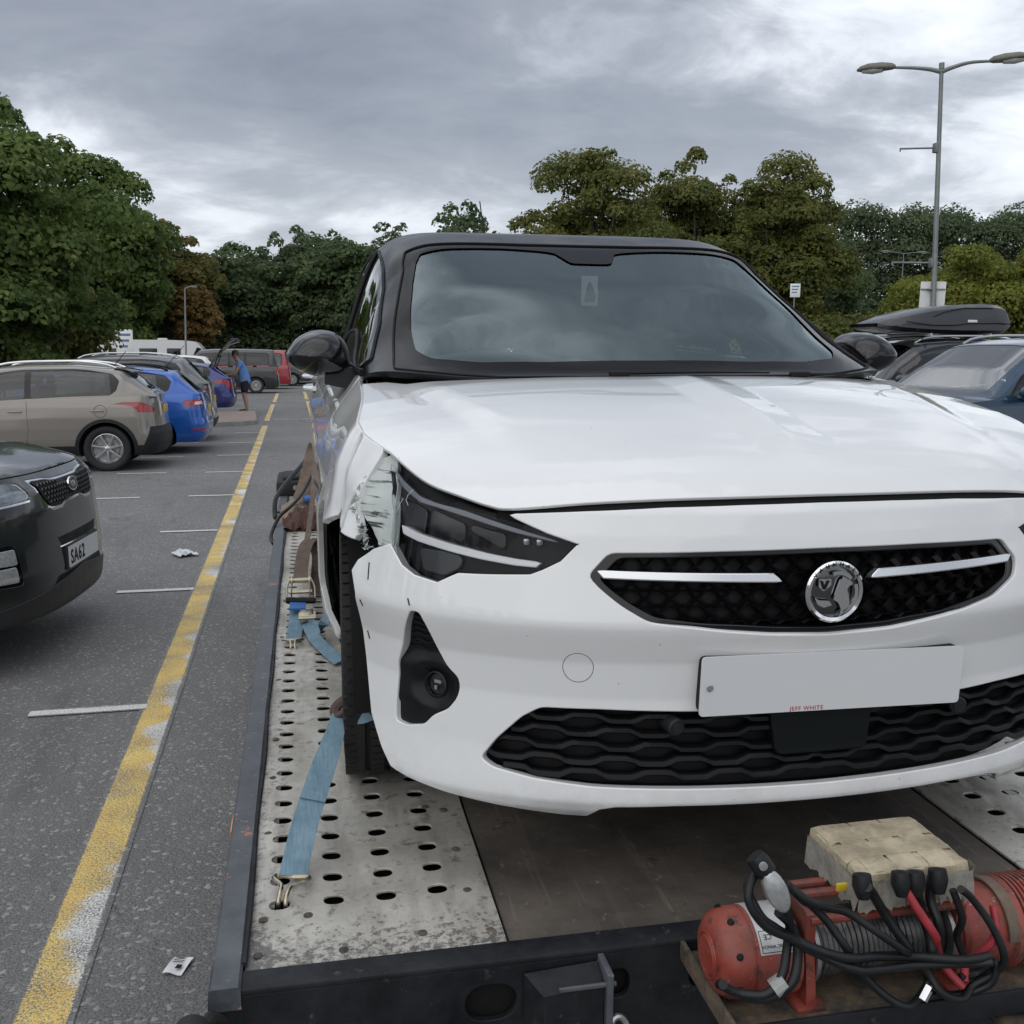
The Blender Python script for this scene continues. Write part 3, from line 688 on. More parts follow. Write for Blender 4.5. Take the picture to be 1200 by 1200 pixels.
    for k, w0 in enumerate((.362, .336, .310, .284, .260)):
        s1 = np.interp(w0, [.255, .262, .276, .316, .363, .38], [.57, .60, .63, .60, .55, .51])
        n = 110; ss = np.linspace(-s1, s1, n); ph = (k % 2) * .06
        wav = np.clip(np.sin((np.abs(ss) + ph) * 2 * math.pi / .135) * 2.2, -1, 1) * .0048
        m = MB(); rings = []
        ww = w0 + wav
        for dw, of in ((.0055, -.034), (.0065, -.019), (.004, -.0135), (-.003, -.0125), (-.006, -.017), (-.007, -.034)):
            q = np.stack([ss, ww + dw], 1); rings.append(P(q) + np.array((0, 1, 0)) * (-of - .0))
        rings = [[r[i] for r in rings] for i in range(n)]
        m.loft(rings, closed=False); obj('slat', m, mat('slat_black', (.0055, .006, .007), .38, spec=.18), hc, ang=50)
    panel('radar_panel', P, rnd([(-.093, .385), (-.082, .302), (-.076, .297), (.092, .297), (.099, .303), (.11, .385)], .006), [], .02, mat('radar_gloss', (.006, .008, .009), .28, spec=.2), hc, (.004, .03), off=-.004, ctr=C0)
    for s in (-.276, .309):
        m = MB(); p0 = P(np.array([[s, .353]]))[0]
        m.lathe([(.017, -.03), (.0165, .006), (.013, .009), (.011, .0085), (.0105, .0105), (.001, .011)], Matrix.Translation((p0[0], p0[1] + .004, p0[2])) @ Matrix.Rotation(R(90), 4, 'X') @ Matrix.Rotation(R(8 if s < 0 else -8), 4, 'Y'), 24)
        obj('parking_sensor', m, PLASTIC, hc)
    # number plate (what stands on it is hidden in the photograph except for its edges)
    PM = Matrix.Translation((.022, .014, .431)) @ Matrix.Rotation(R(91), 4, 'X') @ Matrix.Rotation(R(-1.0), 4, 'Z')
    m = MB(); m.prism(rnd([(-.26, -.0555), (.26, -.0555), (.26, .0555), (-.26, .0555)], .008, 3), .004, lambda a, b, h: tuple(PM @ Vector((a, b, h))))
    pl_ = obj('number_plate', m, mat('plate_white', (.66, .68, .69), .3, coat=.3), hc, ang=20)
    bp = MB(); bp.prism(rnd([(-.257, -.053), (.257, -.053), (.257, .053), (-.257, .053)], .01, 3), -.03, lambda a, b, h: tuple(PM @ Vector((a, b, h - .002)))); obj('plate_holder', bp, MATT, hc, ang=20)
    m = MB(); m.lathe([(.006, .003), (.0062, .0062), (.004, .0068), (.001, .006)], PM @ Matrix.Translation((-.243, -.002, 0)), 12); obj('screw', m, CHROME, pl_)
    for pts in ([(-.186, .047), (-.17, .047), (-.174, .033), (-.19, .033)], [(-.198, -.012), (-.168, -.010), (-.17, -.014), (-.186, -.015), (-.19, -.030), (-.198, -.030)], [(-.08, .040), (-.046, .045), (-.052, .037), (-.07, .034)], [(-.118, .037), (-.104, .038), (-.104, .034), (-.118, .033)], [(.157, .036), (.167, .038), (.163, .022), (.158, .024)]):
        m = MB(); m.prism(pts, .0006, lambda a, b, h: tuple(PM @ Vector((a, b, .0042 + h)))); None
    text('JEFF WHITE', .0115, .0002, mat('plate_red', (.45, .03, .03), .4), pl_, PM @ Matrix.Translation((-.085, -.0535, .0044)), align='LEFT', spacing=1.15)
    # fog lamp pockets
    for sg in (-1, 1):
        fo = fogL if sg < 0 else fogR
        panel('fog_lamp_surround', P, [(a, b) for a, b in fo], [cir((sg * .763, .391), .026, 24)], .012, mat('fog_black', (.007, .008, .009), .42, spec=.25), hc, (.003, .03), off=-.005, ctr=C0, extra=lambda q, sg=sg: -.016 * sstep(q[:, 1], .425, .455) - .020 * np.exp(-(np.hypot(np.abs(q[:, 0]) - .758, (q[:, 1] - .392) * 1.25) / .046) ** 6) - .007 * sstep(q[:, 1], .352, .342))
        for k in range(7):
            w0 = .458 + k * .012; sa = np.interp(w0, [.45, .473, .517, .544], [.728, .738, .754, .765]) + .004; sb = np.interp(w0, [.42, .498, .543], [.845, .815, .79]) - .006
            q = np.array([(sg * x, w0 + .002 * math.sin(x * 160)) for x in np.linspace(sa, sb, 9)]); n_, _ = pnormal(P, q, C0)
            m = MB(); m.tube(P(q) - n_ * .0195, .0034, 5); obj('fog_mesh_rib', m, mat('fog_black', ()), hc)
        p0 = P(np.array([[sg * .763, .391]]))[0]; n_, _ = pnormal(P, np.array([[sg * .763, .391]]), C0)
        M = Matrix.Translation(p0 - n_[0] * .046) @ Vector(n_[0]).to_track_quat('Z', 'Y').to_matrix().to_4x4()
        m = MB(); m.lathe([(.026, .0), (.026, .024), (.0225, .026), (.021, .012), (.001, .004)], M, 28); fl = obj('fog_lamp', m, PLASTIC, hc)
        m = MB(); m.lathe([(.0218, .016), (.02, .022), (.012, .026), (.001, .0275)], M, 28); obj('lens', m, LENS, fl)
        m = MB(); m.box((0, .004, .014), (.016, .006, .006), M); m.box((-.004, -.008, .014), (.006, .008, .006), M); obj('bulb_shield', m, CHROME, fl)
    # ---------------------------------------------------------- headlamps
    for sg in (-1, 1):
        S = lambda p: [(sg * a, b) for a, b in p]
        hl = [(.594, .731)] + hl_top + [(.985, .826)] + [(1.0, .80)] + hl_out[::-1] + hl_bot[::-1] + [(.52, .708)]
        root = panel('headlamp', P, S(hl), [], .02, mat('lamp_black', (.003, .003, .004), .4, spec=.2), hc, (.002, .02), off=-.030, ctr=C0)
        lens = [(.56, .712), (.643, .727), (.714, .737), (.796, .749), (.888, .774), (.950, .797)] + [(.945, .79), (.903, .757), (.872, .715), (.868, .665), (.858, .648), (.826, .623), (.79, .610), (.736, .604), (.708, .617), (.69, .624), (.63, .627), (.55, .632), (.528, .641), (.495, .657), (.468, .686)]
        panel('lens', P, S(lens), [], .02, LENS, root, (.003, .012), off=-.002, ctr=C0)
        drl = [(.850, .691), (.80, .680), (.72, .669), (.64, .659), (.58, .653), (.535, .650), (.542, .645), (.58, .646), (.65, .652), (.73, .661), (.80, .670), (.843, .679)]
        panel('running_light', P, S(drl), [], .014, mat('running_light_white', (.90, .91, .92), .25, coat=.6), root, (.003, .015), off=-.010, ctr=C0)
        strip_ = [(.935, .789), (.88, .764), (.81, .744), (.69, .724), (.575, .701), (.50, .688), (.575, .706), (.69, .731), (.815, .751), (.885, .772)]
        panel('brow_strip', P, S(strip_), [], .014, mat('brow_grey', (.16, .17, .19), .35, .2), root, (.002, .01), off=-.008, ctr=C0)
        for a0, a1 in ((.80, .90), (.70, .79), (.61, .69)):
            cell = [(a0, .742 - (.9 - a0) * .16), (a1 - .008, .752 - (.9 - a1) * .2), (a1 - .008, .698), (a0, .688 - (.9 - a0) * .06)]
            panel('lamp_cell', P, S(rnd(cell, .008)), [], .02, mat('lamp_cell_dark', (.008, .007, .008), .15, .1), root, (.004, .02), off=-.022, ctr=C0)
        for a in (.53, .555):
            m = MB(); p0 = P(np.array([[sg * a, .683]]))[0]; m.bbox(tuple(p0 + np.array((0, .02, 0))), (.012, .008, .012), .003); obj('reflector_block', m, SILVER, root)
        low = [(.80, .655), (.74, .655), (.70, .650), (.70, .632), (.735, .615), (.785, .62)]
        panel('indicator_bowl', P, S(rnd(low, .008)), [], .02, mat('bowl_silver', (.05, .052, .055), .25, .6), root, (.004, .015), off=-.020, ctr=C0)
        if sg < 0:       # cracks in the struck lens
            RN = np.random.default_rng(3)
            for k in range(11):
                a0, b0 = RN.uniform(.84, .915), RN.uniform(.63, .78)
                q = [(a0, b0)]
                for _ in range(4): q.append((q[-1][0] + RN.uniform(-.010, .010), q[-1][1] + RN.uniform(-.022, -.004)))
                q = np.array([x for x in q if inpoly(np.array([x]), np.array(lens))[0]])
                if len(q) < 2: continue
                q[:, 0] *= -1; n_, _ = pnormal(P, q, C0); m = MB(); m.tube(P(q) + n_ * -.001, .00045, 4); obj('crack', m, mat('crack_white', (.62, .66, .66), .4), root)
    # ---------------------------------------------------------- bonnet
    sv = lambda v: HERO.sV(v)
    bl3 = [tuple(q) for q in spline([(s, w + .017) for s, w in strip[:-1]] + [(.594, .744)] + [(s, w + .001) for s, w in hl_top], 4)] + [(1.0, .8235)]
    b3 = P(np.array(bl3))
    side = [(sv(v), float(HERO_E(sv(v)))) for v in (.46, .55, .65, .8, .95, 1.08)]
    b3 = np.vstack([b3, P(np.array(side))])
    b3[len(bl3):, 0] -= np.array([.002, .004, .005, .005, .005, .005])
    vv = np.concatenate([[b3[0, 1]], b3[:, 1]]); order = np.argsort(b3[:, 1])
    bu, bv, bw = b3[order, 0], b3[order, 1], b3[order, 2]
    fu = b3[:len(bl3)]                     # front edge as function of u
    wc = Table([(.02, .765), (.05, .785), (.10, .808), (.2, .838), (.4, .876), (.7, .918), (.95, .942), (1.2, .955)], .03)
    grow = Table([(-.05, -.03), (0, 0), (.012, .013), (.04, .034), (.1, .060), (.2, .088), (.4, .122), (.7, .165), (1.0, .19)], .006)
    def PB(q):
        u, v = np.asarray(q, float).T; a = np.abs(u)
        vf = np.interp(a, fu[:, 0], fu[:, 1]); wf = np.interp(a, fu[:, 0], fu[:, 2])
        wA = wf + grow(v - vf)
        b = np.maximum(np.interp(v, bv, bu), .05); e = np.interp(v, bv, bw)
        t = np.clip(a / b, 0, 1.3)
        wB = e + (wc(v) - e) * (1 - t ** 3.2)
        k = sstep(v, .10, .34); w_ = wA * (1 - k) + wB * k
        w_ = w_ + .012 * np.clip(1 - np.abs(u - .03) / .085, 0, 1) * sstep(v, .08, .3) * (1 - sstep(v, .75, .95))
        r = .62 - .10 * sstep(v, .95, .3)
        w_ = w_ + .012 * sstep(a, r + .05, r - .03) * sstep(v, .2, .6) * (1 - .7 * sstep(v, .8, .98))
        return np.stack([u, v, w_], 1)
    cowl = [(.70, 1.06), (.655, .99), (.5, .935), (.3, .908), (0, .895)]
    hb = [(a, b) for a, b, c in b3] + cowl
    out = [(-a, b) for a, b in hb] + hb[::-1][1:-1]
    panel('bonnet', PB, out, [], .017, WHITE, hc, (.0025, .004), ctr=(0, .6, 0))
    gap = [(s, w - .004) for s, w in strip] ; gap = [(-a, b) for a, b in gap[::-1]] + gap[1:]; gap2 = [(s, w + .03) for s, w in strip]; gap2 = [(-a, b) for a, b in gap2[::-1]] + gap2[1:]
    panel('shut_line_shadow_gap', P, gap + gap2[::-1], [], .03, VOID, hc, None, off=-.012, ctr=C0)
    # black gap filler under the bonnet's edge and the scuttle below the windscreen
    sc_ = MB(); n = 25; uu = np.linspace(-.72, .72, n)
    sc_.loft([[(u, .93 + .10 * (abs(u) / .72) ** 2, .915 - .02 * (abs(u) / .72) ** 2) for u in uu], [(u, 1.02 + .12 * (abs(u) / .72) ** 2, .945 - .02 * (abs(u) / .72) ** 2) for u in uu], [(u, 1.2, .90) for u in uu]], closed=False)
    obj('scuttle_panel', sc_, PLASTIC, hc)
    ub = MB(); ub.bbox((0, .62, .5), (1.16, .9, .5), .04); ub.bbox((0, 2.05, .50), (1.60, 1.8, .62), .05); ub.bbox((0, 3.35, .5), (1.16, 1.0, .5), .04); obj('underbody', ub, VOID, hc)
    for sg in (-1, 1):       # dark liners over the wheels
        for vcw in (.80, 3.338):
            m = MB(); m.loft([[(sg * x, vcw + .345 * math.cos(a), .31 + .345 * math.sin(a)) for a in np.linspace(-.15, math.pi + .15, 20)] for x in (.56, .83)], closed=False); obj('wheel_arch_liner', m, VOID, hc)
    # ---------------------------------------------------------- wings, doors, quarters
    def arch_pts(vc, r, a0, a1, n=18): return [(sv(vc + r * math.cos(a)), .31 + r * math.sin(a)) for a in np.linspace(a0, a1, n)]
    for sg in (-1, 1):
        S = lambda p: [(sg * a, b) for a, b in p]
        top = [(sv(v), float(HERO_E(sv(v))) - .004) for v in np.linspace(1.20, .475, 13)]
        if sg < 0:
            w_o = [(1.012, .814), (1.02, .822)] + top[::-1] + [(sv(1.215), .90), (sv(1.235), .70), (sv(1.215), .45), (sv(1.20), .23), (sv(1.10), .23)] + arch_pts(.80, .352, R(10), R(112)) + \
                  [(1.150, .672), (1.142, .69), (1.080, .655), (1.02, .652), (.985, .650), (.975, .668), (.995, .69), (1.012, .70), (1.024, .728), (1.022, .765), (1.012, .80)]
        else:
            w_o = [(1.005, .821)] + top[::-1] + [(sv(1.215), .90), (sv(1.235), .70), (sv(1.215), .45), (sv(1.20), .23), (sv(1.10), .23)] + arch_pts(.80, .352, R(10), R(150)) + [(.965, .52), (.968, .60), (.945, .664), (.876, .66), (.88, .713), (.916, .76), (.955, .796)]
        def dent(q, sg=sg):
            if sg > 0: return np.zeros(len(q))
            a = np.abs(q[:, 0]); w_ = q[:, 1]
            return .012 * np.exp(-((a - 1.10) / .03) ** 2 - ((w_ - .72) / .10) ** 2) - .010 * np.exp(-((a - 1.16 - .2 * (w_ - .75)) / .03) ** 2 - ((w_ - .78) / .12) ** 2) + .010 * np.exp(-((a - 1.03) / .025) ** 2) * np.exp(-((w_ - .68) / .05) ** 2)
        panel('front_wing', P, S(w_o), [], .02, WHITE, hc, (.003, .012), ctr=C0, extra=dent)
        if sg < 0:
            torn = [(.979, .822), (1.01, .803), (1.022, .78), (1.027, .765), (1.02, .75), (1.028, .728), (1.016, .70), (.99, .69), (.973, .683), (.962, .676), (.95, .664), (.935, .655), (.925, .64), (.909, .628), (.885, .64), (.866, .655), (.873, .70), (.895, .738), (.925, .766), (.952, .795)]
            t_ = panel('torn_wing_edge', P, S(torn), [], .012, PRIMER, hc, (.002, .01), off=-.006, ctr=C0, extra=lambda q: -.014 * np.sin(np.clip((np.abs(q[:, 0]) - .87) / .15, 0, 1) * math.pi) + .0025 * np.sin(q[:, 1] * 130 + np.abs(q[:, 0]) * 40) * sstep(np.abs(q[:, 0]), .93, 1.0))
            t_['label'] = 'torn wing edge of scuffed grey green plastic'
            RN = np.random.default_rng(5)
            m = MB(); ragged = [(1.024, .77), (1.024, .735), (1.018, .702), (.99, .688), (.975, .68), (.963, .668), (.95, .66), (.94, .645), (.93, .636)]
            for i in range(60):
                k = RN.integers(0, len(ragged) - 1); f = RN.random(); a0 = ragged[k][0] * (1 - f) + ragged[k + 1][0] * f; b0 = ragged[k][1] * (1 - f) + ragged[k + 1][1] * f
                p0 = P(np.array([[-a0, b0]]))[0]; dd = RN.normal(0, 1, 3) * .006; dd2 = RN.normal(0, 1, 3) * .0055
                m.add([p0 + dd, p0 - dd + np.array((-.004, -.006, 0)), p0 + dd2 + np.array((-.006, -.008, 0))], [(0, 1, 2)])
            obj('torn_shards', m, PRIMER, hc, smooth=False)
            for (a, b, l_) in ((.915, .595, .016), (.935, .46, .008), (.79, .557, .006), (.93, .53, .006)):
                q = np.array([(-a, b - l_), (-a - .006, b + l_)]); n_, _ = pnormal(P, q, C0); m = MB(); m.tube(P(q) + n_ * .0005, .0014, 5); obj('scratch', m, MATT, hc)
        def bl(v): return float(HERO_E(sv(v)))
        fd = [(1.222, .91), (1.24, .70), (1.222, .45), (1.215, .30), (2.20, .29), (2.25, .45), (2.27, .7), (2.26, None)]
        dw = lambda v, w_: (sv(v), w_ if w_ is not None else bl(v))
        topd = lambda a, b: [dw(v, None) for v in np.linspace(a, b, 8)]
        o = panel('front_door', P, S([dw(*x) for x in fd[:-1]] + topd(2.26, 1.222)), [], .035, WHITE, hc, (.003, .012), ctr=C0)
        def handle(par, v):
            m = MB(); y0 = np.linspace(-.085, .085, 9); bow = .03 * (1 - (y0 / .085) ** 4) + .004
            m.tube([(sg * (.868 + b), v + y, .858) for y, b in zip(y0, bow)], .011, 8, True, .8); obj('door_handle', m, WHITE, par)
            m = MB(); m.bbox((sg * .872, v, .858), (.006, .12, .035), .003); obj('handle_recess', m, MATT, par)
        handle(o, 2.08)
        rd = [(2.268, None)] + [(2.278, .7), (2.258, .45), (2.208, .29), (2.98, .29), (3.0, .42), (3.09, .60), (3.22, .72), (3.26, .84)]
        o = panel('rear_door', P, S([dw(*x) for x in rd] + topd(3.24, 2.268)), [], .035, WHITE, hc, (.003, .012), ctr=C0)
        handle(o, 3.02)
        qr = [(3.25, None), (3.27, .84), (3.23, .72), (3.10, .60), (3.008, .42), (2.99, .29)]
        o = panel('rear_quarter', P, S([dw(*x) for x in qr] + arch_pts(3.338, .345, R(165), R(10)) + [(sv(3.70), .25), (HERO.S - .35, .25), (HERO.S - .35, .99)] + [dw(v, None) for v in np.linspace(3.8, 3.25, 6)]), [], .04, WHITE, hc, (.003, .012), ctr=C0)
        panel('sill', P, S([dw(1.21, .285), dw(1.15, .17), dw(2.98, .17), dw(2.99, .285)]), [], .05, PLASTIC, hc, (.003, .02), ctr=C0)
        # mirror
        mc = np.array((sg * .862, 1.43, .985)); o2 = rnd([(-.102, .0), (-.092, .020), (-.058, .056), (-.01, .075), (.04, .070), (.075, .045), (.088, .0), (.085, -.055), (.03, -.066), (-.04, -.055), (-.085, -.03)], .03, 4)
        o2 = o2[::-1] if False else o2
        rings = []
        for k_, dv in ((.12, -.118), (.45, -.112), (.72, -.092), (.90, -.06), (.985, -.02), (1.0, .03), (.985, .06), (.94, .07)):
            rings.append([(mc[0] - sg * -1 * (a * k_) * 1.0 * 1 if False else mc[0] + sg * (-a) * k_, mc[1] + dv, mc[2] + b * k_) for a, b in o2])
        m = MB(); m.loft(rings); mr = obj('door_mirror', m, mat('mirror_gloss', (.005, .005, .006), .10, coat=.2, spec=.5), hc, ang=60)
        m = MB(); m.loft([[(mc[0] + sg * (-a) * .995, mc[1] + dv, mc[2] - .024 + b * .12 + (-.002 if b < 0 else 0)) for a, b in o2] for dv in (-.05, .0)] if False else [[(mc[0] - sg * a * .86, mc[1] + .066, mc[2] + b * .86) for a, b in o2], [(mc[0] - sg * a * .86, mc[1] + .074, mc[2] + b * .86) for a, b in o2]]); obj('mirror_glass', m, CHROME, mr)
        m = MB(); m.loft([[(sg * x, 1.40 + dy, z) for dy, z in ((-.045, z0), (.05, z0), (.05, z1), (-.045, z1))] for x, z0, z1 in ((.85, .905, .945), (.80, .895, .95), (.755, .885, .955), (.735, .88, .955))]); obj('mirror_foot', m, PLASTIC, hc)
        for nm, w0 in (('mirror_seam', -.012),):
            m = MB(); zz = mc[2] + w0
            pts = []
            for k_, dv in ((1.0, .03), (.985, -.02), (.90, -.06), (.72, -.092), (.45, -.112)):
                xs = [mc[0] - sg * a * k_ for a, b in o2]; pts.append((max(xs, key=lambda x: x * sg) + sg * .001, mc[1] + dv, zz))
            obj(nm, m.tube(pts, .0025, 5) or m, MATT, mr) if False else None
    # rear end, unseen here
    panel('rear_bumper', P, [(HERO.S - .36, .25), (HERO.S, .25), (HERO.S + .36, .25), (HERO.S + .36, .55), (HERO.S - .36, .55)], [], .05, WHITE, hc, None, ctr=C0) if False else None
    # ---------------------------------------------------------- greenhouse
    G = HERO_CAB; GP = G.P
    qt = lambda v, u: (v, float(G.q_top(np.array([v]), np.array([u]))[0])); qs = lambda v, w_, sg: (v, float(G.q_side(np.array([v]), np.array([w_]), sg)[0]))
    wsh = [(.900, 0), (.905, .2), (.925, .42), (.965, .53), (1.015, .62), (1.07, .678), (1.16, .672), (1.3, .66), (1.55, .618), (1.70, .592), (1.762, .578), (1.772, .50), (1.762, .25), (1.755, 0)]
    ws = rnd([qt(v, -u) for v, u in wsh[:-1]] + [qt(v, u) for v, u in wsh[::-1][:-1]] if False else [qt(v, -u) for v, u in wsh] + [qt(v, u) for v, u in wsh[::-1][1:-1]], .012, 2)
    def sidewin(sg, pts): return rnd([(v, sg * q) for v, q in pts], .02, 3)
    wf = [(v, G.qf(f, 1, v)) for v, f in ((1.27, .10), (1.23, .26), (1.42, .53), (1.68, .70), (1.9, .79), (2.26, .84), (2.26, .05), (1.38, .05))]
    wr = [(v, G.qf(f, 1, v)) for v, f in ((2.33, .84), (2.65, .85), (2.95, .82), (3.15, .72), (3.24, .45), (3.20, .10), (2.33, .05))]
    rw = [qt(3.76, -.50), qt(3.76, .5), qt(3.90, .55), qt(3.92, .5), qt(3.92, -.5), qt(3.90, -.55)]
    holes = [ws] + [sidewin(sg, p) for sg in (-1, 1) for p in (wf, wr)] + [rnd(rw, .02)]
    fe = [(v - .014, u) for v, u in ((.900, 0), (.905, .2), (.925, .42), (.965, .53), (1.015, .62), (1.075, .69))]
    fe = [qt(v, -u) for v, u in fe[::-1]] + [qt(v, u) for v, u in fe[1:]]
    panel('roof', GP, [(1.17, -1)] + fe + [(1.17, 1), (3.99, 1), (3.99, -1)], holes, .026, mat('black_roof_paint', (.006, .006, .007), .2, var=.1, spec=.17), hc, (.003, .014), ctr=(0, 2.3, .8))
    for sg in (-1, 1):
        panel('side_window', GP, sidewin(sg, wf), [], .03, glass('clear_side_glass', (.74, .78, .77), 1.7), hc, None, off=-.004, ctr=(0, 2.3, .8))
        panel('side_window', GP, sidewin(sg, wr), [], .03, GLASS_SIDE, hc, None, off=-.004, ctr=(0, 2.3, .8))
        for wq in (wf, wr):
            q = dens(sidewin(sg, wq), .03); q = np.vstack([q, q[:1]]); n_, _ = pnormal(GP, q, (0, 2.3, .8)); m = MB(); m.tube(GP(q) + n_ * .001, .006, 6, False); obj('window_seal', m, MATT, hc)
        q = np.array([qs(v, float(G.belt(np.array([v]))[0]) + .012, sg) for v in np.linspace(1.2, 3.3, 30)]); m = MB(); m.tube(GP(q) + np.array((sg * .004, 0, 0)), .009, 6); obj('window_seal', m, MATT, hc)
    panel('rear_window', GP, rnd(rw, .02), [], .03, GLASS_SIDE, hc, None, off=-.004, ctr=(0, 2.3, .8))
    wsg = panel('windscreen', GP, ws, [], .03, glass('windscreen_glass', (.80, .85, .84), 2.05, tint2=(.82, .96, .98)), hc, None, off=-.006, ctr=(0, 2.3, .8))
    fr = [(1.005, 0), (1.012, .28), (1.035, .46), (1.09, .575), (1.16, .612), (1.3, .612), (1.55, .578), (1.66, .556), (1.712, .535), (1.722, .46), (1.72, .25), (1.705, .115), (1.63, .055)]
    frh = rnd([qt(v, -u) for v, u in fr[:-2]] + [qt(1.705, -.10), qt(1.60, -.06), qt(1.60, .06), qt(1.705, .10)] + [qt(v, u) for v, u in fr[:-2][::-1][:-1]], .02, 3)
    panel('windscreen_border', GP, ws, [frh], .025, mat('frit_black', (.004, .0045, .005), .05, spec=.09), wsg, None, off=-.002, ctr=(0, 2.3, .8))
    q = dens(ws, .02); q = np.vstack([q, q[:1]]); n_, _ = pnormal(GP, q, (0, 2.3, .8)); m = MB(); m.tube(GP(q) + n_ * .0005, .0032, 6, False); obj('windscreen_seal', m, MATT, hc)
    m = MB(); p = GP(np.array([qt(1.63, 0)]))[0]; m.bbox((p[0], p[1] + .06, p[2] - .01), (.12, .10, .03), .012); obj('camera_housing', m, PLASTIC, wsg)
    m = MB(); m.prism([(-.025, 0), (.022, 0), (.012, .02), (-.008, .022)], .004, lambda a, b, h: (a + .012, p[1] + .01 + b * .8, p[2] - .012 + b * .4 + h)); obj('camera_window', m, WHITEP, wsg)
    # wipers
    for (u0, u1) in ((-.13, .30), (.37, .58)):
        q = np.array([qt(.912 + .012 * t + .03 * max(0, u0 + (u1 - u0) * t - .3), u0 + (u1 - u0) * t) for t in np.linspace(0, 1, 12)]); m = MB(); m.tube(GP(q) + np.array((0, -.004, .006)), list(np.linspace(.0042, .002, 12)), 5); m.bbox(tuple(GP(q[:1])[0] + np.array((.012, -.004, .006))), (.055, .02, .014), .005)
        wp = obj('wiper', m, MATT, hc)
    # ---------------------------------------------------------- cabin
    m = MB(); uu = np.linspace(-.70, .70, 15)
    m.loft([[(u, 1.02 + .10 * (abs(u) / .7) ** 2, .90) for u in uu], [(u, 1.25, .955 + .015 * math.exp(-((u + .35) / .2) ** 2)) for u in uu], [(u, 1.48, .965 + .035 * math.exp(-((u + .35) / .2) ** 2)) for u in uu], [(u, 1.60, .90) for u in uu], [(u, 1.62, .60) for u in uu]], closed=False)
    obj('dashboard', m, mat('dash_grey', (.11, .113, .117), .7, var=.15, vscale=40), hc)
    sw = MB(); a = np.linspace(0, 2 * math.pi, 33); SWM = Matrix.Translation((-.36, 1.64, .93)) @ Matrix.Rotation(R(-66), 4, 'X')
    sw.tube([tuple(SWM @ Vector((.18 * math.cos(t), .18 * math.sin(t), 0))) for t in a], .015, 8, False)
    sw.bbox((0, 0, -.02), (.14, .10, .05), .02, SWM); sw.bbox((0, 0, -.01), (.34, .03, .015), .006, SWM)
    obj('steering_wheel', sw, mat('wheel_leather', (.03, .03, .032), .45), hc)
    for x in (-.36, .36):
        for y in (2.28, 3.12):
            m = MB(); m.bbox((x, y - .14, .62), (.50, .52, .16), .06)
            m.loft([[(x + a_ * wd_, y + .10 + t_ * .22 + b_ * .06, .68 + t_ * .60) for a_, b_ in ((-1, -1), (-.8, -1.4), (.8, -1.4), (1, -1), (1, 1), (-1, 1))] for t_, wd_ in ((0, .23), (.3, .25), (.7, .24), (1, .17))])
            m.bbox((x, y + .33, 1.345 - .02), (.25, .09, .17), .04); obj('seat', m, mat('hero_seat_cloth', (.10, .10, .105), .85, var=.2, vscale=30), hc, ang=50)
    m = MB(); m.bbox((0, 1.80, 1.29), (.23, .03, .065), .015); obj('rear_view_mirror', m, GLOSS, hc)
    m = MB(); m.bbox((.0, 1.62, 1.185), (.055, .003, .095), .001); cdm = obj('hanging_card', m, mat('card_pale', (.85, .88, .86), .6), hc); 
    m = MB(); m.prism(rnd([(-.018, -.03), (.018, -.03), (.021, -.012), (.008, .022), (0, .034), (-.008, .02), (-.014, -.005)], .004), -.001, lambda a, b, h: (a, 1.6182 + h, 1.182 + b)); obj('card_print', m, mat('card_dark', (.09, .13, .12), .6), cdm)
    m = MB(); m.tube([(0, 1.62, 1.232), (0, 1.65, 1.28)], .0012, 4); obj('card_string', m, MATT, cdm)
    m = MB(); m.bbox((0, 1.18, .968), (.0, 0, 0), 0) if False else None
    panel('headliner', GP, [(1.86, -.42), (1.86, .42), (3.5, .42), (3.5, -.42)], [], .06, mat('headliner_grey', (.52, .52, .50), .9), hc, None, off=-.035, ctr=(0, 2.3, .8))
    # wheels
    for sg, AX in ((-1, AXL), (1, AXR)):
        wheel(hc, Matrix.Translation((sg * .742, .80, .31)) @ AX, .31, .195, .205, 5, SILVER, steer=(R(-2.5) if sg < 0 else R(2.5)), tread=72)
        wheel(hc, Matrix.Translation((sg * .742, 3.338, .31)) @ AX, .31, .195, .205, 5, SILVER)
    m = MB(); m.lathe([(.012, 0), (.008, .02), (.003, .03), (.0035, .04), (.003, .34), (.001, .345)], Matrix.Translation((0, 3.44, 1.36)) @ Matrix.Rotation(R(-18), 4, 'X') @ Matrix.Rotation(R(-4), 4, 'Y'), 8); obj('aerial', m, MATT, hc)
    return hc
hero()
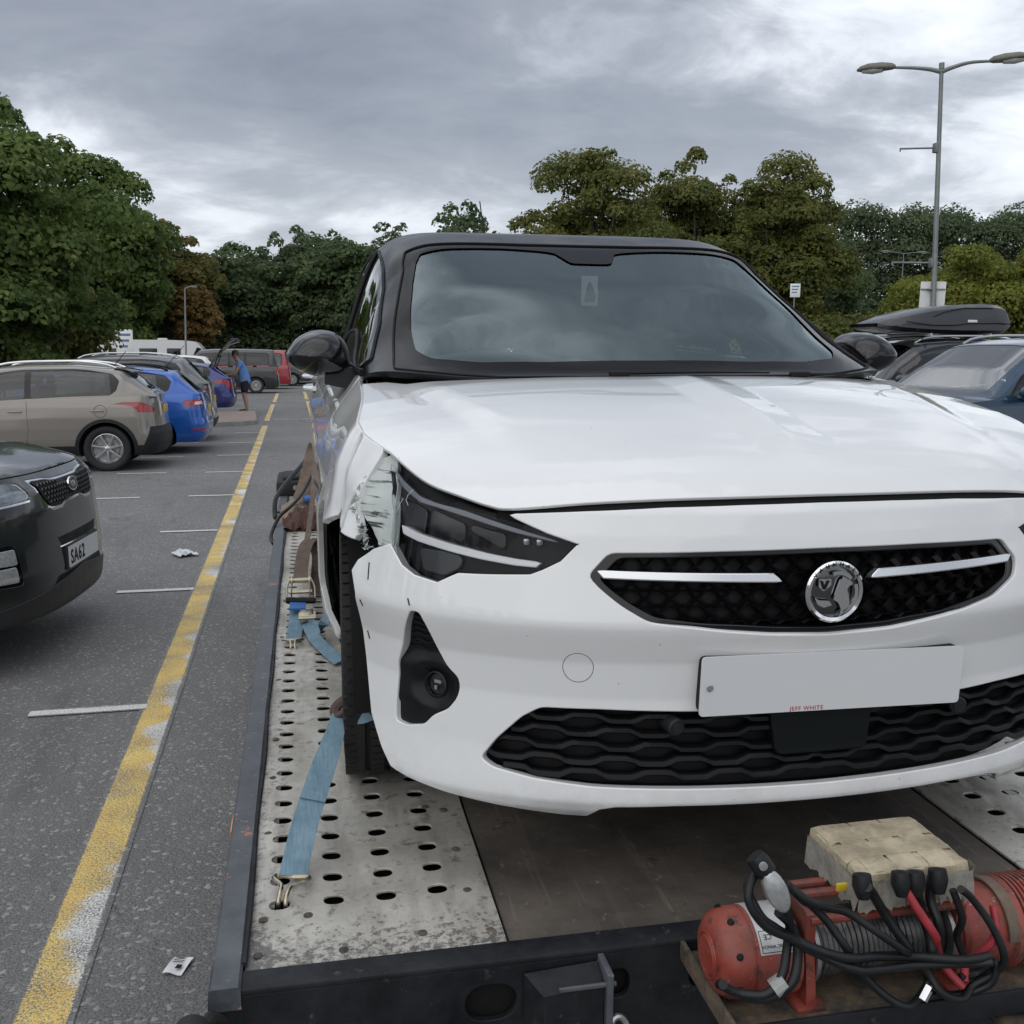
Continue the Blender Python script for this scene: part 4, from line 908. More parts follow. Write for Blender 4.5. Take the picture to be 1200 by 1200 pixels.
# ------------------------------------------------------------------ the trailer bed, its winch and straps (all in the bed's own frame)
def deck_fn(t, p, co, L):
    n1 = t.noise(co, 3.2, 8, .68); n2 = t.noise(co, 26, 6, .7); n3 = t.noise(t.n('ShaderNodeMapping', ins={0: co, 3: (3, .5, 1)}).outputs[0], 7, 5, .6)
    c = t.mix(t.ramp(n1, [(.34, 0.0), (.60, 1.0)]), (.33, .315, .275), (.60, .575, .52))
    c = t.mix(t.math('MULTIPLY', t.ramp(n3, [(.5, 0.0), (.72, 1.0)]), .55), c, (.22, .195, .16))
    c = t.mix(t.ramp(n2, [(.555, 0.0), (.66, .75)]), c, (.085, .075, .06))
    sp = t.n('ShaderNodeSeparateXYZ', ins={0: co}); ed = t.math('ADD', t.remap(sp.outputs[1], .0, .16, 1.0, 0.0), t.remap(sp.outputs[0], -1.07, -1.0, .8, 0.0)); sc = t.noise(co, 60, 6, .8)
    c = t.mix(t.math('MULTIPLY', t.ramp(t.math('ADD', t.math('MULTIPLY', ed, .18), sc), [(.63, 0.0), (.72, 1.0)]), .75), c, (.05, .05, .052))
    c = t.mix(t.ramp(t.noise(co, 55, 3, .6), [(.66, 0.0), (.72, .5)]), c, (.55, .54, .51))
    L.new(c, p.inputs['Base Color']); L.new(t.ramp(n1, [(.3, .62), (.7, .40)]), p.inputs['Roughness']); L.new(t.ramp(n2, [(.55, .3), (.7, .0)]), p.inputs['Metallic'])
    b = t.n('ShaderNodeBump', ins={'Strength': .25, 'Distance': .01, 'Height': t.math('ADD', t.math('MULTIPLY', t.noise(co, 9, 3, .5), 1.0), t.math('MULTIPLY', n2, .15))}); L.new(b.outputs[0], p.inputs['Normal'])
DECK = mat('worn_deck_metal', (.3, .3, .3), .5, 0.0, fn=deck_fn)
def board_fn(t, p, co, L):
    n1 = t.noise(co, 4, 8, .65); n2 = t.noise(t.n('ShaderNodeMapping', ins={0: co, 3: (1, 6, 1)}).outputs[0], 6, 6, .7)
    c = t.mix(t.ramp(n1, [(.35, 0.0), (.66, 1.0)]), (.035, .030, .026), (.105, .088, .072)); c = t.mix(t.ramp(n2, [(.52, 0.0), (.72, .6)]), c, (.045, .04, .036))
    sc = t.noise(t.n('ShaderNodeMapping', ins={0: co, 2: (0, 0, .25), 3: (40, 1.6, 1)}).outputs[0], 1.0, 6, .7); c = t.mix(t.ramp(sc, [(.60, 0.0), (.70, .6)]), c, (.17, .15, .128)); c = t.mix(t.ramp(t.noise(co, 8, 7, .75), [(.60, 0.0), (.66, .8)]), c, (.03, .026, .023))
    c = t.mix(t.ramp(t.noise(co, 30, 5, .7), [(.62, 0.0), (.74, .6)]), c, (.27, .25, .22)); L.new(c, p.inputs['Base Color'])
    b = t.n('ShaderNodeBump', ins={'Strength': .3, 'Distance': .006, 'Height': t.noise(co, 40, 5, .65)}); L.new(b.outputs[0], p.inputs['Normal'])
BOARD = mat('brown_board', (.1, .09, .08), .75, fn=board_fn)
def rail_fn(t, p, co, L):
    n = t.noise(co, 7, 8, .7); k = t.noise(co, 16, 6, .75)
    c = t.mix(t.ramp(n, [(.35, 0.0), (.7, 1.0)]), (.045, .05, .058), (.13, .14, .155)); c = t.mix(t.ramp(k, [(.635, 0.0), (.66, 1.0)]), c, (.42, .17, .11)); c = t.mix(t.ramp(t.noise(co, 34, 5, .7), [(.64, 0.0), (.68, .7)]), c, (.36, .36, .36))
    L.new(c, p.inputs['Base Color']); L.new(t.ramp(n, [(.3, .35), (.7, .6)]), p.inputs['Roughness'])
RAIL = mat('chipped_grey_rail', (.08, .08, .09), .5, fn=rail_fn)
def beam_fn(t, p, co, L):
    n = t.noise(co, 9, 8, .7); k = t.noise(co, 26, 6, .72)
    c = t.mix(t.ramp(n, [(.35, 0.0), (.72, 1.0)]), (.006, .007, .009), (.024, .027, .031)); c = t.mix(t.ramp(k, [(.62, 0.0), (.72, .6)]), c, (.12, .118, .115)); L.new(c, p.inputs['Base Color']); p.inputs['Specular IOR Level'].default_value = .3
    L.new(t.ramp(k, [(.3, .45), (.7, .75)]), p.inputs['Roughness'])
BEAM = mat('black_chassis_paint', (.03, .03, .035), .5, fn=beam_fn)
def rust_fn(t, p, co, L):
    n = t.noise(co, 22, 7, .7); L.new(t.mix(t.ramp(n, [(.38, 0.0), (.66, 1.0)]), (.035, .035, .034), (.17, .12, .075)), p.inputs['Base Color'])
RUST = mat('rusty_angle_iron', (.1, .08, .06), .8, fn=rust_fn)
def winchred(t, p, co, L):
    n = t.noise(co, 12, 7, .7); k = t.noise(co, 42, 5, .7)
    c = t.mix(t.ramp(n, [(.4, 0.0), (.7, .65)]), (.27, .042, .028), (.27, .11, .08)); c = t.mix(t.ramp(k, [(.55, 0.0), (.64, .8)]), c, (.05, .035, .03)); c = t.mix(t.ramp(t.noise(co, 9, 6, .7), [(.46, 0.0), (.62, .7)]), c, (.07, .05, .042)); c = t.mix(t.ramp(t.noise(co, 80, 3, .6), [(.66, 0.0), (.74, .5)]), c, (.5, .40, .36)); L.new(c, p.inputs['Base Color'])
    L.new(t.ramp(n, [(.35, .38), (.7, .62)]), p.inputs['Roughness'])
WRED = mat('faded_red_paint', (.45, .09, .05), .45, fn=winchred)
CABLE = mat('black_cable', (.011, .012, .013), .42, var=.35, vscale=30, spec=.35)
def web_fn(c0, c1):
    def fn(t, p, co, L):
        u = t.n('ShaderNodeMapping', ins={0: co, 3: (260, 24, 24)}).outputs[0]
        n = t.noise(co, 18, 6, .7); f = t.noise(u, 1.0, 3, .6)
        c = t.mix(t.ramp(n, [(.35, 0.0), (.7, 1.0)]), c0, c1); c = t.mix(t.ramp(f, [(.45, 0.0), (.65, .35)]), c, tuple(x * .6 for x in c0)); L.new(c, p.inputs['Base Color'])
        b = t.n('ShaderNodeBump', ins={'Strength': .4, 'Distance': .002, 'Height': f}); L.new(b.outputs[0], p.inputs['Normal'])
    return fn
BLUEW = mat('faded_blue_webbing', (.14, .24, .31), .85, fn=web_fn((.115, .205, .27), (.21, .31, .37)))
BROWNW = mat('brown_webbing', (.12, .085, .06), .85, fn=web_fn((.10, .072, .052), (.19, .14, .105)))
ZINC = mat('zinc_hook', (.50, .44, .33), .32, 1.0, var=.3, vscale=60)

def trailer():
    tr = thing('flatbed_trailer', 'flatbed recovery trailer with perforated metal deck under the white hatchback', 'trailer', BED)
    PD = None
    cols = [-1.012, -.912, -.814, -.716]; rows = [.172 + .084 * k for k in range(56)]
    def deck(name, u0, u1, cl, v1):
        hs = []; cc = []
        for c in cl:
            for j, r in enumerate(rows):
                if r > v1 - .1: continue
                hs.append([(c + .0205 * np.sign(math.cos(a)) * abs(math.cos(a)) ** .75, r + .0175 * np.sign(math.sin(a)) * abs(math.sin(a)) ** .85) for a in np.linspace(0, 2 * math.pi, 15)[:-1]]); cc.append((c, r))
        cu = np.array(sorted(set(c for c, _ in cc))); rv = np.array(rows)
        def PDk(q):
            q = np.asarray(q, float); du = np.abs(q[:, :1] - cu[None]).min(1); k = np.clip(np.round((q[:, 1] - rows[0]) / .084), 0, len(rows) - 1); dv = q[:, 1] - (rows[0] + .084 * k)
            d = np.hypot(du, dv * 1.1)
            return np.stack([q[:, 0], q[:, 1], .003 * np.exp(-((d - .021) / .012) ** 2) + .0025 * np.sin(q[:, 1] * 5.1 + q[:, 0] * 7) * np.sin(q[:, 0] * 17)], 1)
        return panel(name, PDk, [(u0, -.018), (u1, -.018), (u1, v1), (u0, v1)], hs, .024, DECK, tr, (.0015, .003), ctr=(0, 2, -5))
    deck('deck_panel', -1.064, -.618, cols, 4.95)
    deck('deck_panel', .452, .898, [-.08 + (-.08 - c) for c in cols][::-1] if False else [.552, .650, .748, .846], 3.2)
    m = MB(); m.bbox((-.083, 2.46, -.016), (1.056, 4.96, .02), .003); obj('deck_board', m, BOARD, tr)
    m = MB(); m.box((-.083, 2.46, -.16), (1.9, 4.9, .02)); obj('dark_void_pan', m, VOID, tr)  # black sheet added below so the deck holes look dark
    for x in (-.615, .449):
        m = MB(); m.box((x, 2.46, -.02), (.007, 4.95, .02)); obj('seam_strip', m, VOID, tr)
    for sg, x0, x1 in ((-1, -1.068, -1.119), (1, .902, .953)):
        m = MB(); m.prism([(x1, -.17), (x1, .006), (x1 - sg * .004, .010), (x0 + sg * .004, .010), (x0, .006), (x0, -.03), (x1 - sg * .012, -.03), (x1 - sg * .012, -.17)], 5.06, lambda a, b, h: (a, -.076 + h, b)); rl = obj('side_rail', m, RAIL, tr, smooth=False)
        m = MB(); n = 60; vs = np.linspace(-.01, 4.95, n); m.tube([(x0 - sg * .002 + .002 * math.sin(v * 9.0) , v, .007 + .003 * math.sin(v * 7)) for v in vs], .0055, 6); obj('edge_bead', m, BEAM, tr)
    m = MB(); m.bbox((-1.121, .55, -.02), (.008, .09, .022), .003); obj('side_marker', m, mat('amber_lens', (.62, .22, .02), .25, coat=.8), tr)
    # bolts and rivets along the deck
    RN = np.random.default_rng(9)
    bolts = [(-1.045, .02), (-1.04, .13), (-1.042, .46), (-1.04, .98), (-1.043, 1.45), (-.66, .16), (-.66, .32), (-.662, .50), (-.76, .035), (-.64, .02), (-.96, .13), (-1.04, .74), (-.90, .01), (-.70, .52), (-1.042, 1.9), (-1.04, 2.4)]
    for x, y in bolts:
        m = MB(); m.lathe([(.0085, 0), (.0085, .001), (.005, .0026), (.001, .003)], Matrix.Translation((x, y, .001)), 12); obj('bolt_head', m, RUST, tr)
    # front beam: top flange, pierced face, brackets
    m = MB(); m.bbox((-.083, -.0475, -.003), (2.072, .055, .012), .003); obj('front_flange', m, BEAM, tr)
    def oval(c, a, b): return [(c[0] + a * (np.sign(math.cos(t)) * abs(math.cos(t)) ** .7), c[1] + b * math.sin(t)) for t in np.linspace(0, 2 * math.pi, 29)[:-1]]
    panel('front_face', lambda q: np.stack([q[:, 0], np.full(len(q), -.074), q[:, 1]], 1), [(-1.119, -.30), (.953, -.30), (.953, -.010), (-1.119, -.010)], [oval((-.655, -.075), .047, .036), oval((-.43, -.068), .024, .03), oval((-.265, -.072), .034, .026), oval((.45, -.07), .045, .03), oval((.75, -.07), .045, .03)], .05, BEAM, tr, (.002, .010), ctr=(0, 4, -.1))
    m = MB(); m.box((-.08, .1, -.2), (2.0, .3, .3)); obj('cross_member', m, VOID, tr)
    m = MB(); m.loft([[(-.60, -.082, -.022), (-.47, -.082, -.014), (-.47, -.082, -.115), (-.60, -.082, -.115)], [(-.575, -.125, -.040), (-.47, -.125, -.030), (-.47, -.125, -.115), (-.575, -.125, -.115)]]); obj('stop_bracket', m, BEAM, tr, smooth=False)
    m = MB(); m.bbox((-.462, -.105, -.065), (.012, .065, .12), .003); m.bbox((-.50, -.130, -.027), (.10, .006, .008), .002); obj('stop_bracket', m, RAIL, tr, smooth=False)
    A = Matrix.Translation((-.715, -.135, -.105)) @ Matrix.Rotation(R(-32), 4, 'X') @ Matrix.Rotation(R(14), 4, 'Z')
    m = MB(); m.bbox((0, 0, 0), (.05, .22, .035), .005, A); obj('draw_bar_brace', m, BEAM, tr)
    a = np.linspace(0, 2 * math.pi, 20); m = MB(); m.tube([(-.445 + .016 * math.cos(t), -.135 + .008 * math.sin(t), -.118 + .026 * math.sin(t)) for t in a], .006, 8, False); obj('lashing_ring', m, STEEL, tr)
    # chassis and road wheels below, mostly out of sight
    for x in (-.6, .43):
        m = MB(); m.bbox((x, 2.3, -.27), (.09, 4.6, .16), .01); obj('chassis_rail', m, BEAM, tr)
    for y in (2.1, 2.85):
        for x, AX in ((-.98, AXL), (.80, AXR)):
            wheel(tr, Matrix.Translation((x, y, -.43 - .02)) @ AX, .215, .16, .13, 5, SILVER)
    m = MB()
    for sg in (1,):
        m.lathe([(.032, 0), (.034, .01), (.030, .028), (.018, .036), (.001, .038)], Matrix.Translation((-1.138, -.156, -.014)) @ Matrix.Scale(.75, 4) @ Matrix.Rotation(R(90), 4, 'X'), 20)
    mk = obj('marker_lamp', m, RED_L, tr); m = MB(); m.lathe([(.036, -.03), (.036, .008), (.03, .01), (.03, -.03)], Matrix.Translation((-1.138, -.156, -.014)) @ Matrix.Scale(.75, 4) @ Matrix.Rotation(R(90), 4, 'X'), 20); m.tube([(-1.138, -.14, -.030), (-1.115, -.09, -.03), (-1.10, -.07, -.05)], .012, 8); obj('lamp_mount', m, RUBBER, mk)
    # winch tray
    m = MB(); m.bbox((.06, -.18, -.026), (.74, .22, .008), .002); ty = obj('winch_tray', m, RUST, tr)
    m = MB(); m.bbox((-.312, -.19, -.016), (.008, .245, .034), .002); m.bbox((-.300, -.19, -.034), (.03, .245, .006), .002); obj('tray_edge', m, RUST, ty)
    m = MB(); m.bbox((.06, -.296, -.030), (.74, .007, .042), .002); obj('tray_lip', m, BEAM, ty)
    m = MB(); m.bbox((.20, -.34, -.075), (.07, .22, .02), .004); obj('tray_support', m, RUST, ty)
trailer()

def winch():
    wn = thing('winch', 'faded red electric winch with rope drum and tangled black cables on the trailer tray', 'winch', BED)
    C = Vector((0, -.20, .056)); X = lambda u, v=0, w=0: Matrix.Translation((u, C.y + v, C.z + w)) @ Matrix.Rotation(R(90), 4, 'Y')
    m = MB(); m.lathe([(.001, -.02), (.030, -.02), (.034, -.016), (.050, -.014), (.062, -.006), (.069, .006), (.0715, .02), (.0715, .036), (.0695, .037), (.0695, .040), (.0715, .041), (.0715, .118), (.001, .118)], X(-.302), 44)
    mo = obj('motor', m, WRED, wn, ang=28)
    a = np.linspace(0, 2 * math.pi, 33)
    m = MB(); m.tube([(-.3185, C.y + .036 * math.cos(t), C.z + .036 * math.sin(t)) for t in a], .0022, 6, False); obj('cap_ring', m, WRED, mo)
    m = MB(); m.tube([(-.3205, C.y + .02 * math.cos(t), C.z + .026 * math.sin(t)) for t in np.linspace(.5, 5.2, 20)], .0018, 6); obj('cap_emblem', m, WRED, mo)
    for k in range(8):
        t = 2 * math.pi * (k + .4) / 8; m = MB(); m.lathe([(.0055, -.002), (.0055, .003), (.003, .0045), (.001, .0045)], Matrix.Translation((-.296, C.y + .0665 * math.cos(t), C.z + .0665 * math.sin(t))) @ Matrix.Rotation(R(-55), 4, 'Y') if False else Matrix.Translation((-.290, C.y + .0700 * math.cos(t), C.z + .0700 * math.sin(t))) @ Vector((-.55, math.cos(t), math.sin(t))).to_track_quat('Z', 'Y').to_matrix().to_4x4(), 10); obj('bolt_head', m, MATT, mo)
    # printed plate wrapped round the motor
    def lab_fn(t, p, co, L):
        n = t.noise(co, 30, 5, .7); L.new(t.mix(t.ramp(n, [(.4, 0.0), (.7, .7)]), (.55, .56, .56), (.30, .29, .28)), p.inputs['Base Color'])
    LM = mat('worn_silver_label', (.5, .5, .5), .4, .3, fn=lab_fn)
    PL = lambda q: np.stack([q[:, 0], C.y - .0722 * np.sin(q[:, 1]), C.z + .0722 * np.cos(q[:, 1])], 1)
    lb = panel('rating_label', PL, [(-.255, -.7), (-.192, -.7), (-.192, 1.12), (-.255, 1.12)], [], .02, LM, mo, (.0004, .0008), ctr=tuple(C))
    def lab(body, size, u, t0, mt=MATT):
        o = text(body, size, .0002, mt, lb, None, 'lettering', 'LEFT', 1.0)
        for v in o.data.vertices:
            x, y = -v.co.x, -v.co.y; th = t0 - y / .0722; rr = .0727 + v.co.z
            v.co = (u + x, C.y - rr * math.sin(th), C.z + rr * math.cos(th))
    m = MB(); n = 10
    for ua, ub in ((-.252, -.195),):
        pth = [(ua, .62), (ub, .62), (ub, 1.08), (ua, 1.08), (ua, .62)]
        q = dens(pth, .01, False); m.tube(PL(np.array(q)), .0006, 4)
    obj('label_border', m, MATT, lb)
    lab('ELECTRIC WINCH', .0068, -.196, .93); lab('CE', .0115, -.232, .70)
    m = MB(); m.tube(PL(dens([(-.235, .50), (-.226, .34), (-.217, .50), (-.235, .50)], .004, False)), .0007, 4); obj('label_triangle', m, MATT, lb)
    # end plates, tie bars, drum with rope
    for u in (-.172, .098):
        m = MB(); m.prism(rnd([(-.062, -.078), (.062, -.078), (.062, -.05), (.05, .03), (.05, .085), (-.05, .085), (-.05, .03), (-.062, -.05)], .008, 3), .016, lambda a, b, h: (u + h, C.y + a, C.z + b)); ep = obj('end_plate', m, WRED, wn, ang=30)
        m = MB(); m.bbox((u + .008, C.y, -.020), (.05, .14, .012), .003); obj('foot', m, WRED, ep)
    for v, w_ in ((-.046, .070), (.046, .078), (.0, .088)):
        m = MB(); m.tube([(-.165, C.y + v, C.z + w_), (.11, C.y + v, C.z + w_)], .0085, 10); m.bbox((-.03, C.y + v, C.z + w_), (.26, .016, .012), .003); obj('tie_bar', m, WRED, wn)
    m = MB(); m.lathe([(.062, -.155), (.062, -.148), (.035, -.147), (.035, .088), (.062, .089), (.062, .096)], X(0), 32); obj('drum', m, STEEL, wn)
    m = MB(); n = 26
    pts = []
    for i in range(n * 18): t = 2 * math.pi * i / 18; pts.append((-.144 + .228 * i / (n * 18), C.y + (.046 + .003 * math.sin(i * .31)) * math.cos(t), C.z + (.046 + .003 * math.sin(i * .31)) * math.sin(t)))
    m.tube(pts, .0052, 5); obj('steel_rope', m, mat('grey_wire_rope', (.14, .14, .14), .5, .6, var=.4, vscale=120), wn)
    m = MB(); m.lathe([(.001, .112), (.060, .112), (.066, .120), (.068, .19), (.066, .205)], X(0), 40)
    m.lathe([(.066, .2), (.074, .205)] + [(r, .212 + .0085 * i + d) for i in range(14) for r, d in ((.076, 0), (.076, .004), (.070, .005), (.070, .008))] + [(.07, .335), (.001, .345)], X(0), 40); obj('gearbox', m, WRED, wn, ang=28)
    m = MB(); m.strip([(.196, C.y - .072 * math.sin(t), C.z + .072 * math.cos(t)) for t in np.linspace(-.5, 1.5, 14)], .022, (1, 0, 0), .002); obj('rubber_band', m, BROWNW, wn)
    # cables
    V0 = -.315
    def cab(name, pts, r, mt, v0=-.31, seed=0, k=7):
        RN = np.random.default_rng(seed); n = len(pts)
        p = [(a, v0 + (dv if False else 0) + .012 * math.sin(1.7 * i + seed), b) for i, (a, b) in enumerate(pts)]
        m = MB(); m.tube(spline(p, k), r, 8); return obj(name, m, mt, wn, ang=60)
    cab('cable', [(-.295, .262), (-.31, .24), (-.296, .204), (-.266, .176), (-.24, .153), (-.2, .133), (-.149, .117), (-.087, .102), (-.019, .089), (.055, .085), (.10, .088)], .0072, CABLE, -.325, 1)
    cab('cable', [(-.302, .262), (-.316, .231), (-.288, .188), (-.235, .15), (-.199, .125), (-.138, .099), (-.097, .089), (-.018, .076), (.066, .075), (.10, .082)], .0066, CABLE, -.33, 2)
    cab('cable', [(-.247, .24), (-.214, .214), (-.173, .19), (-.132, .17), (-.09, .142), (-.052, .114), (-.019, .084), (.01, .054), (.028, .025), (.067, .007), (.098, .016), (.128, .038), (.133, .075), (.115, .124), (.084, .169), (.05, .199)], .0064, CABLE, -.315, 3)
    cab('cable', [(-.245, .237), (-.219, .21), (-.193, .187), (-.167, .159), (-.145, .126), (-.117, .086), (-.094, .053), (-.061, .022), (-.029, .007), (.003, .01), (.02, .03)], .0066, CABLE, -.31, 4)
    cab('cable', [(-.102, .21), (-.083, .189), (-.054, .145), (-.025, .1), (-.007, .072)], .0078, CABLE, -.29, 5)
    cab('cable', [(-.012, .20), (.007, .153), (.021, .11), (.021, .073), (.027, .036), (.04, .01)], .0092, CABLE, -.29, 6)
    cab('cable', [(.027, .20), (.027, .161), (.032, .129), (.04, .097), (.05, .05)], .0082, CABLE, -.285, 7)
    cab('power_cable', [(-.033, .20), (-.015, .166), (.015, .121), (.033, .088), (.052, .048), (.076, .019)], .0072, mat('red_cable', (.34, .035, .045), .45, var=.3, vscale=40), -.30, 8)
    cab('power_cable', [(.129, .148), (.125, .107), (.109, .072), (.095, .048), (.084, .023)], .0068, MATS['red_cable'], -.30, 9)
    cab('cable', [(.052, .185), (.071, .135), (.078, .092), (.091, .059)], .0062, CABLE, -.29, 10)
    cab('cable', [(.075, .03), (.11, .03), (.13, .06), (.12, .02), (.07, -.004), (.03, .012)], .0064, CABLE, -.305, 13)
    cab('cable', [(-.253, .209), (-.236, .172), (-.232, .132), (-.247, .089), (-.275, .065), (-.309, .059), (-.341, .076), (-.345, .09)], .0075, CABLE, -.315, 11)
    cab('cable', [(-.262, .2), (-.229, .161), (-.221, .12), (-.237, .082), (-.27, .054), (-.304, .053)], .0075, CABLE, -.32, 12)
    for p, mt in (((-.102, .208), CABLE), ((-.035, .205), CABLE), ((-.01, .203), CABLE), ((.03, .203), CABLE)):
        m = MB(); m.lathe([(.0, -.02), (.014, -.018), (.016, .0), (.012, .012), (.009, .02), (.001, .02)], Matrix.Translation((p[0], -.288, p[1] - .004)) @ Matrix.Rotation(R(165), 4, 'X'), 14); obj('terminal_boot', m, mt, wn)
    TAPE = mat('grey_tape', (.30, .30, .29), .45, var=.3, vscale=40)
    m = MB(); m.tube([(-.262, -.322, .070), (-.244, -.322, .082)], [.0165, .0155], 10, True, .8); obj('tape_wrap', m, TAPE, wn)
    m = MB(); m.tube([(.003, -.312, .008), (.018, -.306, .026)], .0082, 10); obj('tape_wrap', m, CHROME, wn)
    # handset
    HM = Matrix.Translation((-.276, -.338, .246)) @ Matrix.Rotation(R(-24), 4, 'Y') @ Matrix.Rotation(R(-8), 4, 'X')
    m = MB(); m.loft([[tuple(HM @ Vector((x * s, -.013 + d, z * s))) for x, z in [(.017 * math.cos(t), .036 * math.sin(t)) for t in np.linspace(0, 2 * math.pi, 25)[:-1]]] for d, s in ((0, .82), (.003, .97), (.008, 1.0), (.02, .95), (.026, .8))]); hs = obj('handset', m, mat('handset_silver', (.46, .47, .47), .28, .6, var=.25, vscale=50), wn, ang=50)
    m = MB(); m.tube([tuple(HM @ Vector((.0, .004, .028))), tuple(HM @ Vector((-.004, .004, .048))), tuple(HM @ Vector((-.006, .006, .058)))], [.016, .017, .014], 12); obj('handset_cap', m, CABLE, hs)
    m = MB(); m.lathe([(.0065, 0), (.0065, .004), (.001, .005)], Matrix.Translation(HM @ Vector((-.004, -.012, .048))) @ Matrix.Rotation(R(90), 4, 'X'), 12); obj('handset_button', m, TAPE, hs)
    m = MB(); m.bbox((-.095, -.225, .166), (.03, .006, .014), .002); obj('yellow_tag', m, mat('yellow_tag', (.6, .45, .03), .5), wn)
winch()

def card_box():
    def fn(t, p, co, L):
        n = t.noise(co, 14, 7, .7); c = t.mix(t.ramp(n, [(.38, 0.0), (.62, 1.0)]), (.28, .235, .16), (.50, .43, .30))
        c = t.mix(t.ramp(t.noise(co, 45, 5, .7), [(.56, 0.0), (.70, .7)]), c, (.24, .22, .19))
        z = t.n('ShaderNodeSeparateXYZ', ins={0: t.n('ShaderNodeNewGeometry').outputs['Normal']}).outputs[2]
        L.new(c, p.inputs['Base Color'])
        b = t.n('ShaderNodeBump', ins={'Strength': .5, 'Distance': .006, 'Height': t.noise(co, 28, 5, .7)}); L.new(b.outputs[0], p.inputs['Normal'])
    K = mat('weathered_cardboard', (.4, .35, .26), .75, fn=fn)
    K2 = mat('dirty_parcel_tape', (.30, .285, .25), .5, coat=.25, var=.3, vscale=22, bump=.5, bscale=30)
    bx = thing('cardboard_box', 'weathered cardboard box taped over the top of the red winch', 'box', BED)
    RN = np.random.default_rng(11)
    A = Matrix.Translation((.012, -.170, .150)) @ Matrix.Rotation(R(1.0), 4, 'Z')
    m = MB(); n = 9; 
    X = lambda a, b, h: A @ Vector((a, b, h))
    # creased top, built as a bumpy sheet with rounded shoulders
    rings = []
    W_, D_ = .098, .082
    edge = [(x, -D_) for x in np.linspace(-W_, W_, 12)] + [(W_, y) for y in np.linspace(-D_, D_, 10)[1:]] + [(x, D_) for x in np.linspace(W_, -W_, 12)[1:]] + [(-W_, y) for y in np.linspace(D_, -D_, 10)[1:-1]]
    for k, (s, h) in enumerate(((1.0, -.012), (1.02, .01), (1.02, .035), (1.0, .048), (.975, .053), (.9, .0545), (.6, .056), (.3, .055), (.02, .0545))):
        rings.append([tuple(X(x * s + RN.normal(0, .0014), y * s + RN.normal(0, .0014), h + RN.normal(0, .0012 if k else .005))) for x, y in edge])
    m.loft(rings); o = obj('box_body', m, K, bx, ang=45)
    # tape strips lying over it, with folded hanging edges
    for (x0, wd_) in ((-.06, .046), (-.008, .046), (.05, .046)):
        p = [X(x0, -D_ * 1.035, .0), X(x0, -D_ * 1.04, .03), X(x0, -D_ * 1.02, .050), X(x0, -D_ * .9, .0562), X(x0, -.03, .0578), X(x0, .03, .0578), X(x0, D_ * .9, .0565), X(x0, D_ * 1.02, .05)]
        m = MB(); m.strip([tuple(q) for q in p], wd_, (1, 0, 0), .0006); obj('tape_strip', m, K, o)
    for (y0, wd_) in ((.035, .046), (-.02, .046)):
        p = [X(-W_ * 1.04, y0, -.01), X(-W_ * 1.035, y0, .03), X(-W_ * 1.02, y0, .050), X(-W_ * .9, y0, .0575), X(0, y0, .0588), X(W_ * .9, y0, .0575), X(W_ * 1.02, y0, .05), X(W_ * 1.035, y0, .02)]
        m = MB(); m.strip([tuple(q) for q in p], wd_, (0, 1, 0), .0006); obj('tape_strip', m, K, o)
    # a ragged skirt of torn tape
    sk = [(x, -D_ * 1.05) for x in np.linspace(-W_ * 1.03, W_ * 1.05, 34)]; sk2 = [(-W_ * 1.05, y) for y in np.linspace(D_, -D_ * 1.03, 16)]
    for line in (sk, sk2):
        m = MB(); top = [tuple(X(x, y, .040 + RN.normal(0, .002))) for x, y in line]; mid = [tuple(X(x * 1.015 + RN.normal(0, .0015), y * 1.03 + RN.normal(0, .002), .018 + RN.normal(0, .002))) for x, y in line]
        lo = [tuple(X(x * 1.03 + RN.normal(0, .002), y * 1.03 + RN.normal(0, .003), -.010 + RN.normal(0, .006))) for x, y in line]
        m.loft([top, mid, lo], closed=False); obj('torn_tape', m, K2, o)
    m = MB(); m.add([X(W_ * 1.0, -D_, .03), X(W_ * 1.12, -D_ * 1.02, .045), X(W_ * 1.16, -D_ * .9, .02), X(W_ * 1.02, -D_ * .7, .015), X(W_ * 1.1, -D_ * .8, .05)], [(0, 1, 2, 3), (1, 4, 2)]); obj('tape_flap', m, K2, o, smooth=False)
card_box()

def hook(parent, M, s=1.0):
    """Bent double wire hook."""
    for sg in (-1, 1):
        m = MB(); m.tube(spline([tuple(M @ Vector((sg * x * s, y * s, z * s))) for x, y, z in ((.0, .0, .0), (.024, .001, .001), (.030, -.006, .003), (.024, -.018, .006), (.009, -.034, .008), (.006, -.05, .006), (.006, -.062, -.004), (.006, -.062, -.022))], 5), .0038 * s, 8); obj('wire_hook', m, ZINC, parent)

